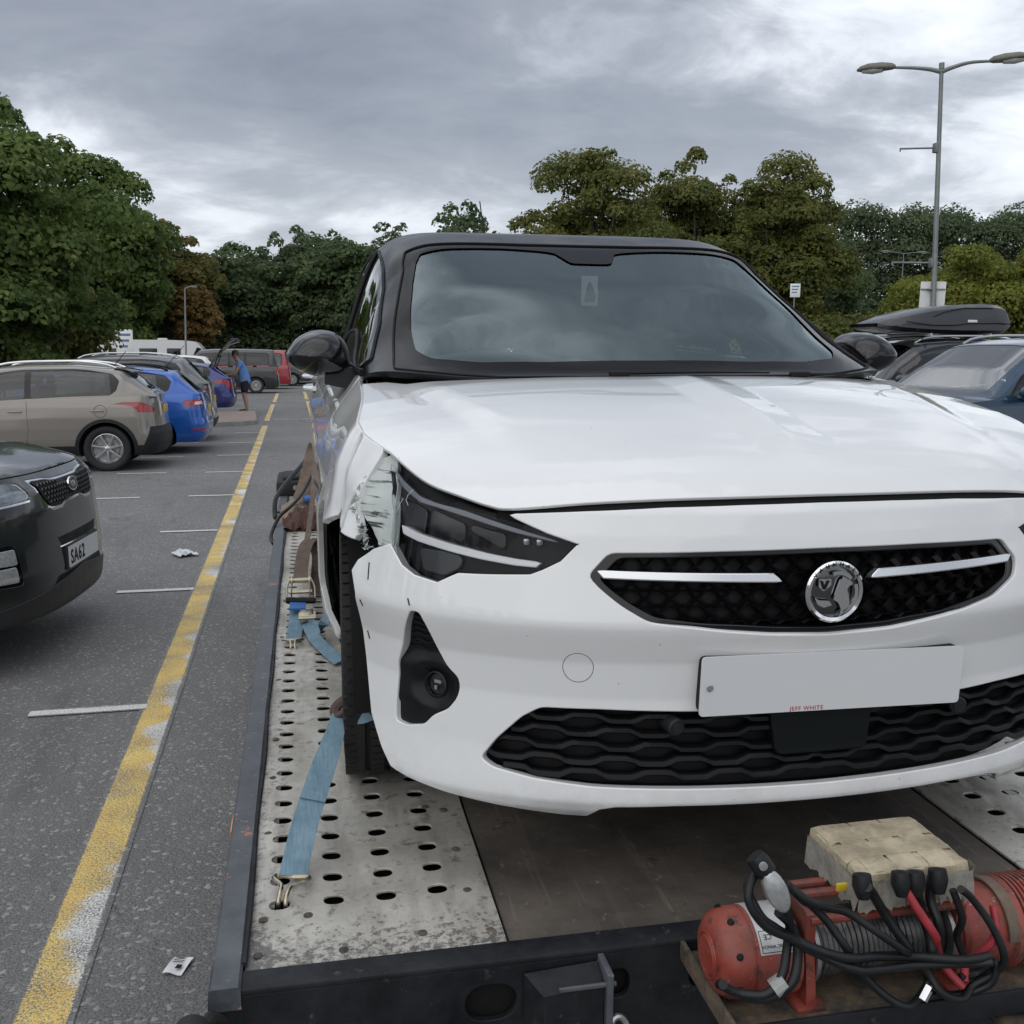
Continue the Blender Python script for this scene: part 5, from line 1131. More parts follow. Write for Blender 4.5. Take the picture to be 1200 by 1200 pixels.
def straps():
    st = thing('ratchet_strap', 'faded blue strap hooked into the deck and tied round the front tyre', 'strap', BED)
    p = spline([(-.988, .235, .022), (-.965, .33, .075), (-.93, .43, .135), (-.895, .53, .19), (-.882, .60, .215)], 6)
    n = len(p); wv = np.interp(np.linspace(0, 1, n), [0, .55, .9, 1], [.053, .052, .034, .022])
    m = MB(); m.strip(p, wv, (1, .12, .05), .0012); obj('webbing', m, BLUEW, st)
    m = MB(); m.strip([q + np.array((.001, -.003, .004)) for q in p[9:11]], .0535, (1, .12, .05), .0015); obj('stitched_fold', m, BLUEW, st)
    RN = np.random.default_rng(2)
    q = spline([(-.888, .585, .205), (-.868, .570, .225), (-.872, .60, .235), (-.893, .60, .215), (-.88, .575, .20), (-.866, .59, .212)], 6); m = MB(); m.tube(q, .0125, 8, True, .7); obj('knot', m, mat('brown_knot', (.09, .065, .055), .9, var=.3, vscale=40), st)
    m = MB(); m.strip(spline([(-.875, .585, .218), (-.845, .505, .232), (-.80, .492, .250), (-.74, .492, .268), (-.66, .50, .285)], 6), .032, (.0, .15, 1), .0012); obj('webbing', m, BLUEW, st)
    hook(st, Matrix.Translation((-.988, .237, .020)) @ Matrix.Rotation(R(-16), 4, 'Z') @ Matrix.Rotation(R(6), 4, 'X'), 1.15)
    # second strap with its ratchet, lying on the deck further back
    s2 = thing('ratchet_strap', 'brown strap with open ratchet and blue hooked tail beside the hatchback sill', 'strap', BED)
    m = MB(); m.strip(spline([(-1.003, 1.83, .014), (-.995, 2.0, .022), (-.99, 2.16, .045)], 6), .052, (1, 0, 0), .0013); obj('webbing', m, BLUEW, s2)
    m = MB(); m.strip([(-.99, 2.06, .055), (-.985, 2.17, .068)], .058, (1, 0, 0), .004); obj('label_flap', m, mat('bright_blue_label', (.03, .13, .38), .6), s2)
    hook(s2, Matrix.Translation((-1.004, 1.82, .014)) @ Matrix.Rotation(R(0), 4, 'Z'), 1.15)
    for x in (-1.012, -.944):
        m = MB(); m.bbox((x, 2.27, .082), (.004, .20, .040), .002, None); obj('ratchet_side', m, ZINC, s2)
        m = MB(); m.lathe([(.021, -.003), (.021, .003), (.001, .003)], Matrix.Translation((x, 2.33, .095)) @ Matrix.Rotation(R(90), 4, 'Y'), 14); obj('ratchet_gear', m, ZINC, s2)
    for y, z in ((2.20, .085), (2.33, .100), (2.37, .085)):
        m = MB(); m.tube([(-1.02, y, z), (-.936, y, z)], .008, 8); obj('ratchet_pin', m, ZINC, s2)
    m = MB(); m.tube([(-1.03, 2.14, .07), (-.925, 2.12, .07)], .012, 8); obj('ratchet_handle', m, MATT, s2)
    for sg, x in ((-1, -1.018), (1, -.938)):
        m = MB(); m.tube(spline([(x, 2.33, .10), (x + sg * .012, 2.24, .09), (x + sg * .012, 2.13, .07)], 4), .0045, 6); obj('handle_arm', m, ZINC, s2)
    m = MB(); m.strip(spline([(-.978, 2.33, .105), (-.972, 2.46, .14), (-.955, 2.62, .175), (-.925, 2.72, .175), (-.905, 2.66, .12), (-.912, 2.5, .06), (-.915, 2.4, .02)], 6), .055, (1, -.1, 0), .0014); obj('webbing', m, BROWNW, s2)
    m = MB(); m.strip(spline([(-.97, 2.40, .085), (-.955, 2.85, .12), (-.925, 3.5, .18), (-.905, 4.1, .26), (-.89, 4.5, .32)], 6), .030, (1, 0, .5), .0014); obj('webbing', m, BROWNW, s2)
    m = MB(); m.strip(spline([(-1.00, 4.35, .06), (-.95, 4.55, .16), (-.905, 4.7, .30), (-.88, 4.72, .36)], 6), .10, (1, .0, .3), .0014); obj('webbing', m, BROWNW, s2)
    s3 = thing('ratchet_strap', 'slack blue strap with small buckle looping from deck to the front tyre', 'strap', BED)
    m = MB(); m.strip(spline([(-.955, 1.98, .035), (-.93, 1.90, .03), (-.905, 1.82, .05), (-.885, 1.82, .11), (-.872, 1.95, .18), (-.866, 2.1, .235)], 7), .045, (.5, -.35, .9), .0013); obj('webbing', m, BLUEW, s3)
    m = MB(); m.strip(spline([(-.955, 1.96, .03), (-.93, 1.80, .022), (-.89, 1.66, .016), (-.855, 1.56, .012)], 6), .042, (.9, .3, .3), .0013); obj('webbing', m, BLUEW, s3)
    m = MB(); m.bbox((-.957, 2.0, .045), (.05, .07, .035), .006, None); obj('buckle', m, ZINC, s3)
    for k in range(3):
        m = MB(); m.tube([(-.985, 1.94 + .03 * k, .055), (-.925, 1.94 + .03 * k, .055)], .006, 8); obj('buckle_pin', m, ZINC, s3)
    # clutter at the tail of the bed
    cl = thing('rag', 'crumpled brown and tan rag heaped on the rear of the trailer bed', 'rag', BED @ Matrix.Translation((-1.0, 4.2, 0)))
    RN = np.random.default_rng(4)
    for nm, mt, c, sz in (('cloth', mat('tan_rag', (.26, .20, .14), .9, var=.4, vscale=20), (-.0, .12), (.10, .28)), ('cloth', mat('rust_brown_rag', (.085, .038, .028), .85, var=.4, vscale=20), (.02, -.16), (.095, .22))):
        m = MB(); n = 14; rg = []
        for i in range(n): rg.append([(c[0] + sz[0] * (2 * j / (n - 1) - 1), c[1] + sz[1] * (2 * i / (n - 1) - 1), .012 + max(0, .075 * (1 - (2 * i / (n - 1) - 1) ** 2) * (1 - (2 * j / (n - 1) - 1) ** 2)) + RN.normal(0, .010)) for j in range(n)])
        m.loft(rg, closed=False); obj(nm, m, mt, cl)
    m = MB(); m.bbox((.06, .10, .10), (.05, .10, .03), .01); obj('blue_patch', m, MATS['bright_blue_label'], cl)
    for k, (pts, lab_) in enumerate((([(-1.11, 4.35, .01), (-1.135, 4.45, -.03), (-1.13, 4.6, .06), (-1.06, 4.85, .13), (-.97, 5.1, .20), (-.92, 5.2, .26)], 'thicker black rubber rope hanging over the trailer edge by the rear pad'), ([(-1.125, 3.72, -.04), (-1.14, 3.85, -.02), (-1.10, 4.0, .05), (-1.03, 4.15, .09), (-.97, 4.35, .13), (-.92, 4.5, .20)], 'thin black rubber rope looped over the rail nearer the ratchet'))):
        c_ = MB(); c_.tube(spline(pts, 6), .014 - .004 * k, 8); o = obj('bungee_rope', c_, CABLE, None, M=BED); tag(o, lab_, 'rope', 'rubber ropes over the trailer edge')
    pd = thing('rubber_pad', 'black rubber pad standing at the rear end of the trailer bed', 'rubber pad', BED @ Matrix.Translation((-.99, 5.25, 0)))
    m = MB(); m.bbox((0, 0, .05), (.30, .50, .10), .02); m.bbox((0, -.05, .11), (.22, .3, .03), .012); obj('pad_body', m, RUBBER, pd)
    m = MB(); m.lathe([(.016, 0), (.016, .01), (.001, .011)], Matrix.Translation((-.03, -.25, .06)) @ Matrix.Rotation(R(90), 4, 'X'), 12); obj('bolt_head', m, STEEL, pd)
straps()
# ------------------------------------------------------------------ parked cars
def shrink(poly, d):
    p = np.array(poly, float); c = p.mean(0); ext = np.maximum(p.max(0) - p.min(0), .02)
    return c + (p - c) * (1 - 2 * d / ext)

def gcar(name, label, cat, spec, M, color, step=.055, group=None, F=(), Rl=(), plates=True, rails=None, clad=0.0, seats=True, wheelmat=SILVER, spokes=5, wr=.335, wb=.25, handles=True, glassm=None,
         rear_glass=True, opening=False, front_plate='plate_white', tw=True, doors=True, aerial=False, axles=None, cladmat=None, mirrors=True, panes=True):
    c = SPEC[spec]; sh, ev, cab = car_geo(c); W, L, H = c['W'], c['L'], c['H']; c0, c1, c2, c3 = c['c']
    t = thing(name, label, cat, M, group); P = sh.P; S_ = sh.S; C0 = (0, L / 2, .5)
    E = lambda s: ev(sh.vS(s)); sv = lambda v: float(sh.sV(v)); hB = c['hB']; GM = glassm or GLASS_SIDE
    vf, vr = axles or (.20 * L + .02, .80 * L - .02); ra = wr + .055; wc = wr
    def bottom(w0, arch=True):
        """Lower edge from nose to tail along one side, dipping round the wheel arches."""
        pts = [(0, w0), (sv(.2), w0)]
        for vc in (vf, vr):
            if arch:
                a0 = math.asin(min(.99, max(-.99, (w0 - wc) / ra)))
                pts += [(sv(vc - ra * math.cos(a)), wc + ra * math.sin(a)) for a in np.linspace(a0, math.pi - a0, 17)]
        return pts + [(sv(L - .15), w0), (S_, w0)]
    # upper edge
    st_ = np.linspace(0, S_, 50); up = [(s, float(E(s))) for s in st_]
    lamps_f = [(nm, [(float(sh.sF(u)) if abs(u) < W * .995 else math.copysign(sh.sf, u), w) for u, w in poly], mt, off, dom) for nm, poly, mt, off, dom in F]
    holes = []; feats = []
    for nm, poly, mt, off, dom in list(F) + list(Rl):
        if dom == 'f2':   pl2 = [[(sg * s, w) for s, w in poly] for sg in (-1, 1)]        # front, mirrored, arc length from the nose
        elif dom == 'f1': pl2 = [poly]
        elif dom == 'r2': pl2 = [[(sg * (S_ - s), w) for s, w in poly] for sg in (-1, 1)] # rear, mirrored, arc length from the tail centre
        elif dom == 'v2': pl2 = [[(sg * sv(v), w) for v, w in poly] for sg in (-1, 1)]
        for q in pl2:
            feats.append((nm, q, mt, off))
            if off < 0: holes.append(np.array(q))
    bm_ = paint(color[0], color[1], color[2] if len(color) > 2 else .35, color[3] if len(color) > 3 else 0.0)
    w_cl = wb + clad
    dpoly = []
    if doors:
        b1 = .5 * (c0 + c2) + .06; dl = w_cl + .06
        top_ = lambda a, b, n=7: [(v, float(ev(v)) - .008) for v in np.linspace(a, b, n)]
        fr_ = [(c0 + .06, .55 * hB), (c0 + .02, dl + .12), (c0 + .04, dl), (b1 - .02, dl), (b1 + .01, .6 * hB)] + top_(b1, c0 + .12)
        re_ = [(b1 + .01, .6 * hB), (b1 - .02, dl), (vr - ra - .06, dl), (vr - ra * .80, wc + ra * .72), (vr - ra * .15, wc + ra * 1.18), (vr + .06, hB * .93)] + top_(vr + .06, b1)
        dpoly = [('front_door', fr_), ('rear_door', re_)]
    for sg in (-1, 1):
        low = bottom(wb)
        outl = [(sg * s, w) for s, w in (low + up[::-1])]
        hs = [h for h in holes if (np.sign(h[:, 0].mean() or 1) == sg and abs(h[:, 0].min() + h[:, 0].max()) > 1e-6 + .3)]
        dh = [np.array([(sg * sv(v), w) for v, w in d]) for _, d in dpoly]
        sides = outl
        if sg == -1: left = (sides, hs, dh)
        else: right = (sides, hs, dh)
    centre = [h for h in holes if abs(h[:, 0].min() + h[:, 0].max()) <= .3]
    Lq = left[0]; Rq = right[0]
    n_low = len(bottom(wb)); lowR, upR = Rq[:n_low], Rq[n_low:]; lowL, upL = Lq[:n_low], Lq[n_low:]
    outer = lowL[::-1] + lowR[1:] + upR[:-1] + upL[::-1][:]
    outer = [p for i, p in enumerate(outer) if i == 0 or np.hypot(p[0] - outer[i - 1][0], p[1] - outer[i - 1][1]) > 1e-6]
    allh = left[1] + right[1] + centre + left[2] + right[2]
    panel('body', P, outer, allh, step, bm_, t, (.003, .02), ctr=C0)
    for sg in (-1, 1):
        for nm, d in dpoly:
            o = panel(nm, P, shrink([(sg * sv(v), w) for v, w in d], .004), [], step, bm_, t, (.003, .012), ctr=C0)
            if handles:
                vv = max(v for v, _ in d) - .16; hw = hB * .88; m = MB(); sx = float(P(np.array([[sg * sv(vv), hw]]))[0][0])
                m.tube([(sx + sg * b, vv + y, hw) for y, b in zip(np.linspace(-.09, .09, 7), (.0, .018, .026, .028, .026, .018, .0))], .012, 6, True, .8); obj('door_handle', m, bm_, o)
    if clad:
        cm = cladmat or PLASTIC
        for sg in (-1, 1):
            lo = bottom(wb - .0); hi = []
            ra2 = ra + .045
            pts = []
            for vc in (vf, vr):
                a0 = math.asin(min(.99, max(-.99, (w_cl - wc) / ra2))); pts += [(sv(vc - ra2 * math.cos(a)), wc + ra2 * math.sin(a)) for a in np.linspace(a0, math.pi - a0, 17)]
            hi = [(0, w_cl + c.get('cf', 0)), (sv(.2), w_cl)] + pts + [(sv(L - .25), w_cl), (sv(L - .15), w_cl + c.get('cr', .08)), (S_, w_cl + c.get('cr', .08))]
            o = panel('cladding', P, [(sg * s, w) for s, w in lo + hi[::-1]], [], step, cm, t, (.003, .012), off=.008, ctr=C0)
    for nm, q, mt, off in feats:
        o = panel(nm, P, q if off >= 0 else shrink(q, .003), [], min(step, .03), mt, t, (.002, .012), off=off if off >= 0 else -.001 + off * 0 - .003, ctr=C0)
    # bonnet
    ss = np.linspace(0, sh.sV(c0 - .02), 60); b3 = P(np.stack([ss, E(ss) + .008], 1)); bu, bv, bw = b3.T
    nfr = int(np.searchsorted(ss, sh.sf * .93)); fu = b3[:nfr]
    hc = hB + .0
    wcT = Table([(0, c['hF'] + .01), (.06, c['hF'] + .03), (.2, c['hF'] + .06), (.5, c['hF'] + .55 * (hc - c['hF']) + .05), (c0 - .05, hc - .012), (c0 + .3, hc + .03)], .04)
    grow = Table([(-.05, -.03), (0, 0), (.02, .014), (.08, .035), (.2, .06), (.5, .10), (1.2, .15)], .02)
    def PB(q):
        u, v = np.asarray(q, float).T; a = np.abs(u); vfr = np.interp(a, fu[:, 0], fu[:, 1]); wA = np.interp(a, fu[:, 0], fu[:, 2]) + grow(v - vfr)
        b = np.maximum(np.interp(v, bv, bu), .05); e = np.interp(v, bv, bw); tt = np.clip(a / b, 0, 1.2); wB = e + (wcT(v) - e) * (1 - tt ** 3)
        k = sstep(v, .08, .35); w_ = wA * (1 - k) + wB * k + .012 * sstep(a, .62, .50) * sstep(v, .1, .5)
        return np.stack([u, v, w_], 1)
    hb = [(a, b) for a, b, _ in b3] + [(W * .62, c0 - .09), (W * .3, c0 - .12), (0, c0 - .13)]
    panel('bonnet', PB, [(-a, b) for a, b in hb] + hb[::-1][1:-1], [], step, bm_, t, (.003, .012), ctr=(0, 1, 0))
    m = MB(); uu = np.linspace(-W * .86, W * .86, 15)
    m.loft([[(u, c0 - .16 + .12 * (u / W) ** 2, hB - .05 - .02 * (u / W) ** 2) for u in uu], [(u, c0 + .05 + .12 * (u / W) ** 2, hB - .03) for u in uu], [(u, c0 + .3, hB - .04) for u in uu]], closed=False); obj('scuttle_panel', m, PLASTIC, t)
    # greenhouse
    GP = cab.P; CC = (0, L * .55, hB - .1); qt = lambda v, u: (v, float(cab.q_top(v, u)[0])); mid = .5 * (c0 + c1)
    um = lambda v, k: float(cab.P(np.array([[v, .62]]))[0][0]) * k
    wsl = [(c0 + .02, 0), (c0 + .05, W * .45), (c0 + .12, W * .70), (mid, min(W * .70, um(mid, .98))), (c1 - .02, um(c1, .86)), (c1 - .015, W * .3), (c1 - .02, 0)]
    ws = rnd([qt(v, -u) for v, u in wsl] + [qt(v, u) for v, u in wsl[::-1][1:-1]], .03, 2)
    b1 = .5 * (c0 + c2) + .06; dlo = [(c0 + .42, .06), (c0 + .24, .20), (mid + .06, .62), (c1 + .12, .80), (c1 + .5, .85), (c2 - .45, .85), (c2 - .12, .78), (c2 - .02, .55), (c2 - .06, .22), (c2 - .14, .08)]
    if spec == 'van': dlo = [(c0 + .42, .06), (c0 + .24, .20), (mid + .06, .62), (c1 + .12, .78), (c2 - .3, .80), (c2 - .2, .7), (c2 - .2, .1), (c2 - .3, .06)]
    Q = lambda p, sg: [(v, cab.qf(f, sg)) for v, f in p]
    rwu = um(c2, .80); rw = [(c2 + .08, rwu * .95), (c2 + .10, rwu), (c3 - .08, rwu * 1.08), (c3 - .05, rwu)]
    rwp = rnd([qt(v, -u) for v, u in rw] + [qt(v, u) for v, u in rw[::-1]], .03, 2)
    hl_ = [ws] + [rnd(Q(dlo, sg), .03, 3) for sg in (-1, 1)] + ([rwp] if rear_glass else [])
    panel('roof', GP, [(c0 - .06, -1), (c0 - .06, 1), (c3 + .02, 1), (c3 + .02, -1)], hl_, step * .8, bm_, t, (.003, .012), ctr=CC)
    ins = lambda p, d: [(v, f) for v, f in p]
    for sg in (-1, 1):
        w1 = [(c0 + .47, .09), (c0 + .32, .20), (mid + .10, .58), (c1 + .14, .75), (c1 + .45, .80), (b1 - .03, .81), (b1 - .03, .09)]
        cq = vr + .10
        w2 = [(b1 + .05, .09), (b1 + .05, .81), (cq - .06, .80), (cq - .02, .10)]
        w3 = [(cq + .04, .12), (cq + .03, .79), (c2 - .30, .79), (c2 - .16, .72), (c2 - .07, .52), (c2 - .10, .25), (c2 - .18, .12)]
        wins = [w1, w2] + ([w3] if c2 - .16 > cq + .12 else [])
        if spec == 'van': wins = [w1, [(b1 + .05, .09), (b1 + .05, .76), (c2 - 1.25, .76), (c2 - 1.25, .09)], [(c2 - 1.15, .09), (c2 - 1.15, .76), (c2 - .33, .76), (c2 - .25, .68), (c2 - .25, .12), (c2 - .33, .09)]]
        wq = [rnd(Q(p, sg), .025, 3) for p in wins]
        o = panel('window_trim', GP, rnd(Q(dlo, sg), .03, 3), wq, step, GLOSS, t, None, off=-.006, ctr=CC)
        for k, q in enumerate(wq): panel('side_window', GP, q, [], step * 1.4, GM if k == 0 or glassm else GLASS_SIDE, t, None, off=-.009, ctr=CC)
    wso = panel('windscreen', GP, ws, [], step, glass('parked_windscreen', (.68, .74, .74), 3.8), t, None, off=-.004, ctr=CC)
    inner = shrink(ws, .045); panel('windscreen_border', GP, ws, [inner], step, MATS.get('frit_black') or MATT, wso, None, off=-.008, ctr=CC)
    if rear_glass and not opening: panel('rear_window', GP, rwp, [], step, GLASS_DARK, t, None, off=-.004, ctr=CC)
    m = MB()
    m.bbox((0, vf, .5 * (wb + hB)), (1.1 * W, 2 * ra + .25, hB - wb - .1), .04); m.bbox((0, vr, .5 * (wb + hB)), (1.1 * W, 2 * ra + .2, hB - wb - .14), .04)
    m.bbox((0, .5 * (vf + vr), .5 * (wb + hB) - .06), (1.76 * W, vr - vf - 2 * ra - .1, hB - wb - .2), .05); m.bbox((0, .22, .5 * (wb + hB) - .08), (1.2 * W, .22, hB - wb - .28), .05); m.bbox((0, L - .25, .5 * (wb + hB) - .04), (1.5 * W, .26, hB - wb - .2), .05)
    obj('underbody', m, VOID, t)
    for sg in (-1, 1):
        for vc in (vf, vr):
            m = MB(); m.loft([[(sg * x, vc + (ra - .005) * math.cos(a), wc + (ra - .005) * math.sin(a)) for a in np.linspace(-.3, math.pi + .3, 18)] for x in (W * .55, W - .035)], closed=False); obj('wheel_arch_liner', m, VOID, t)
    for sg, AX in ((-1, AXL), (1, AXR)):
        for vc in (vf, vr): wheel(t, Matrix.Translation((sg * (W - .13), vc, wr)) @ AX, wr, .215, wr * .66, spokes, wheelmat, tw=tw, seg=36)
    if seats:
        for x in (-.37, .37):
            for y in (.5 * (c0 + c2) + .02, vr - .12):
                m = MB(); m.loft([[(x + a_ * w_, y + .10 * k + b_ * .06, hB - .30 + k * .52) for a_, b_ in ((-1, -1), (1, -1), (1, 1), (-1, 1))] for k, w_ in ((0, .24), (.5, .25), (.9, .22), (1, .16))]); m.bbox((x, y + .12, hB + .30), (.24, .09, .17), .04); obj('seat', m, TRIM, t, ang=50)
        m = MB(); m.loft([[(u, c0 + .15, hB - .10) for u in uu], [(u, c0 + .4, hB - .03) for u in uu], [(u, c0 + .62, hB - .10) for u in uu]], closed=False); obj('dashboard', m, TRIM, t)
        a = np.linspace(0, 2 * math.pi, 20); m = MB(); m.tube([(-.37 + .18 * math.cos(x), c0 + .72 + .06 * math.sin(x), hB - .02 + .16 * math.sin(x)) for x in a], .014, 6, False); obj('steering_wheel', m, TRIM, t)
    if mirrors:
        for sg in (-1, 1):
            mc = (sg * (W + .07), c0 + .34, hB + .04); m = MB(); m.loft([[(mc[0] + .12 * k * math.cos(x), mc[1] + y, mc[2] + .085 * k * math.sin(x) * (.8 if math.sin(x) < 0 else 1)) for x in np.linspace(0, 2 * math.pi, 17)[:-1]] for y, k in ((-.09, .25), (-.075, .65), (-.03, .95), (.03, 1), (.06, .92))]); m.tube([(sg * (W - .06), c0 + .36, hB - .04), (sg * (W + .02), c0 + .36, hB - .01)], .03, 8); obj('door_mirror', m, bm_, t, ang=60)
    if rails:
        for sg in (-1, 1):
            vs = np.linspace(c1 + .1, c2 - .1, 16); q = np.array([(v, cab.qf(.965, sg)) for v in vs]); p = GP(q) + np.array((0, 0, .045)) * (1 - ((vs - vs.mean()) / (vs.max() - vs.mean())) ** 8)[:, None] + np.array((0, 0, .006)); m = MB(); m.tube(p, .016, 8); obj('roof_rail', m, rails, t)
    if plates:
        m = MB(); m.bbox((0, float(P(np.array([[S_, c.get('pr', .80)]]))[0][1]) + .004, c.get('pr', .80)), (.52, .012, .111), .004); obj('number_plate', m, mat('plate_yellow', (.62, .40, .04), .35), t)
    if aerial:
        m = MB(); m.tube([(0, c2 - .2, H - .05), (0, c2 - .02, H + .17)], .006, 6); obj('aerial', m, MATT, t)
    return t, sh, ev, cab

LAMPW = mat('lamp_reflector', (.42, .44, .46), .12, .7, coat=1.0, var=.25, vscale=25)
def row(x_tail, y, L, rz=-90, dx=0): return at(x_tail - L, y, 0, R(rz))

def kia():
    M = at(-1.22, 6.20, 0, R(84))
    hl = [(.545, .905), (.53, .925), (.565, .99), (.60, 1.003), (.80, .998), (1.02, .985), (1.06, .96), (1.0, .915), (.80, .895)]
    grille_out = [(-.49, 1.004), (-.30, .998), (-.2, .986), (0, .983), (.2, .986), (.30, .998), (.49, 1.004), (.44, .90), (.385, .838), (.33, .818), (.2, .818), (.14, .84), (-.14, .84), (-.2, .818), (-.33, .818), (-.385, .838), (-.44, .90)]
    grille_in = [(-.455, .990), (-.30, .984), (-.2, .970), (.2, .970), (.30, .984), (.455, .990), (.41, .905), (.36, .852), (.32, .838), (.21, .838), (.15, .858), (-.15, .858), (-.21, .838), (-.32, .838), (-.36, .852), (-.41, .905)]
    F = [('headlight', hl, LAMPW, -.01, 'f2'), ('grille_frame', rnd(grille_out, .012, 2), CHROME, -.01, 'f1'),
         ('air_slot', rnd([(-.30, .618), (.30, .618), (.34, .672), (-.34, .672)], .015), MATT, -.02, 'f1'),
         ('fog_lamp_panel', rnd([(.68, .48), (.88, .49), (.90, .60), (.86, .70), (.72, .70), (.69, .60)], .03), GLOSS, -.01, 'f2'),
         ('lower_intake', rnd([(-.48, .365), (.48, .365), (.38, .47), (-.38, .47)], .02), MATT, -.02, 'f1')]
    SPEC['kia']['cf'] = .10
    t, sh, ev, cab = gcar('suv', 'dark green black SUV with chrome edged mesh grille and a plate reading SA62', 'car', 'kia', M, ('black_green_paint', (.007, .011, .011), .3), .026, F=F, clad=.085, wb=.285, wr=.36, rails=SILVER, cladmat=mat('charcoal_plastic', (.025, .026, .028), .45, var=.2, vscale=12))
    P = sh.P; C0 = (0, 2.3, .5)
    g = MB(); gi = np.array(grille_in); cw, ch = .050, .030
    def onP(pts, off): pts = np.array(pts, float); n, _ = pnormal(P, pts, C0); return P(pts) + n * off
    gf = [c for c in t.children if c.name.startswith('grille_frame')][0]
    panel('grille_backing', P, grille_in, [], .04, MATT, t, None, off=.0015, ctr=C0)
    for j in range(-1, 8):
        for i in range(-20, 21):
            c0 = np.array(((i + (.5 if j % 2 else 0)) * cw * .78, .84 + j * ch * .80)); hexo = np.array([(c0[0] + cw * .40 * x, c0[1] + ch * .44 * y) for x, y in ((-1, 0), (-.42, 1), (.42, 1), (1, 0), (.42, -1), (-.42, -1))])
            if inpoly(np.vstack([hexo, [c0]]), gi).sum() < 6: continue
            hexi = (hexo - c0) * .66 + c0; g.loft([onP(hexo, .002), onP(hexi, .009), onP(hexi, .001)], True, False)
    obj('mesh_grille', g, mat('mesh_satin', (.05, .052, .055), .35, .5), t, smooth=False, fix=False)
    n, _ = pnormal(P, np.array([[0, .925]]), C0); BM_ = Matrix.Translation(P(np.array([[0, .925]]))[0] + n[0] * .008) @ Matrix.Rotation(R(82), 4, 'X')
    rg = [(.075 * math.cos(a), .042 * math.sin(a)) for a in np.linspace(0, 2 * math.pi, 33)[:-1]]
    m = MB(); m.prism(rg, .010, lambda a, b, h: tuple(BM_ @ Vector((a, b, h)))); bd = obj('badge', m, CHROME, t)
    m = MB(); m.prism([(a * .86, b * .80) for a, b in rg], .002, lambda a, b, h: tuple(BM_ @ Vector((a, b, .0095 + h)))); obj('badge_field', m, GLOSS, bd)
    text('KIA', .052, .001, CHROME, bd, BM_ @ Matrix.Translation((0, -.018, .0118)), bold=.001)
    PM = Matrix.Translation((0, -.008, .545)) @ Matrix.Rotation(R(90), 4, 'X')
    m = MB(); m.prism(rnd([(-.262, -.058), (.262, -.058), (.262, .058), (-.262, .058)], .008), .006, lambda a, b, h: tuple(PM @ Vector((a, b, h)))); pl = obj('number_plate', m, MATS['plate_white'], t)
    text('SA62', .108, .0006, MATT, pl, PM @ Matrix.Translation((-.245, -.039, .0064)), align='LEFT', bold=.003, spacing=1.12)
    m = MB(); m.prism(rnd([(-.275, -.07), (.275, -.07), (.275, .07), (-.275, .07)], .008), -.04, lambda a, b, h: tuple(PM @ Vector((a, b, h - .001)))); obj('plate_holder', m, MATS['charcoal_plastic'], pl)
    m = MB(); q = np.array([(s, .617) for s in np.linspace(-.34, .34, 20)]); m.tube(onP(q, .006), .006, 6); obj('chrome_strip', m, CHROME, t)
    for sg in (-1, 1):
        S = lambda p: [(sg * a, b) for a, b in p]
        panel('lens', P, S(shrink(hl, .006)), [], .03, LENS, t, (.002, .01), off=.006, ctr=C0)
        panel('headlight_bowl', P, S(rnd([(.66, .915), (.64, .95), (.68, .98), (.84, .98), (.88, .94), (.80, .91)], .02)), [], .03, LAMPW, t, (.003, .01), off=.001, ctr=C0)
        panel('headlight_edge', P, S([(.545, .903), (.80, .893), (1.0, .913), (1.0, .906), (.80, .884), (.55, .894)]), [], .02, CHROME, t, (.002, .01), off=.004, ctr=C0)
        for w0 in (.545, .635): panel('fog_lamp', P, S(rnd([(.715, w0 - .038), (.835, w0 - .034), (.845, w0 + .036), (.725, w0 + .038)], .012)), [], .02, mat('fog_lens', (.62, .64, .64), .1, .5, coat=1.0, var=.3, vscale=60), t, (.003, .02), off=.004, ctr=C0)
    return t
kia()

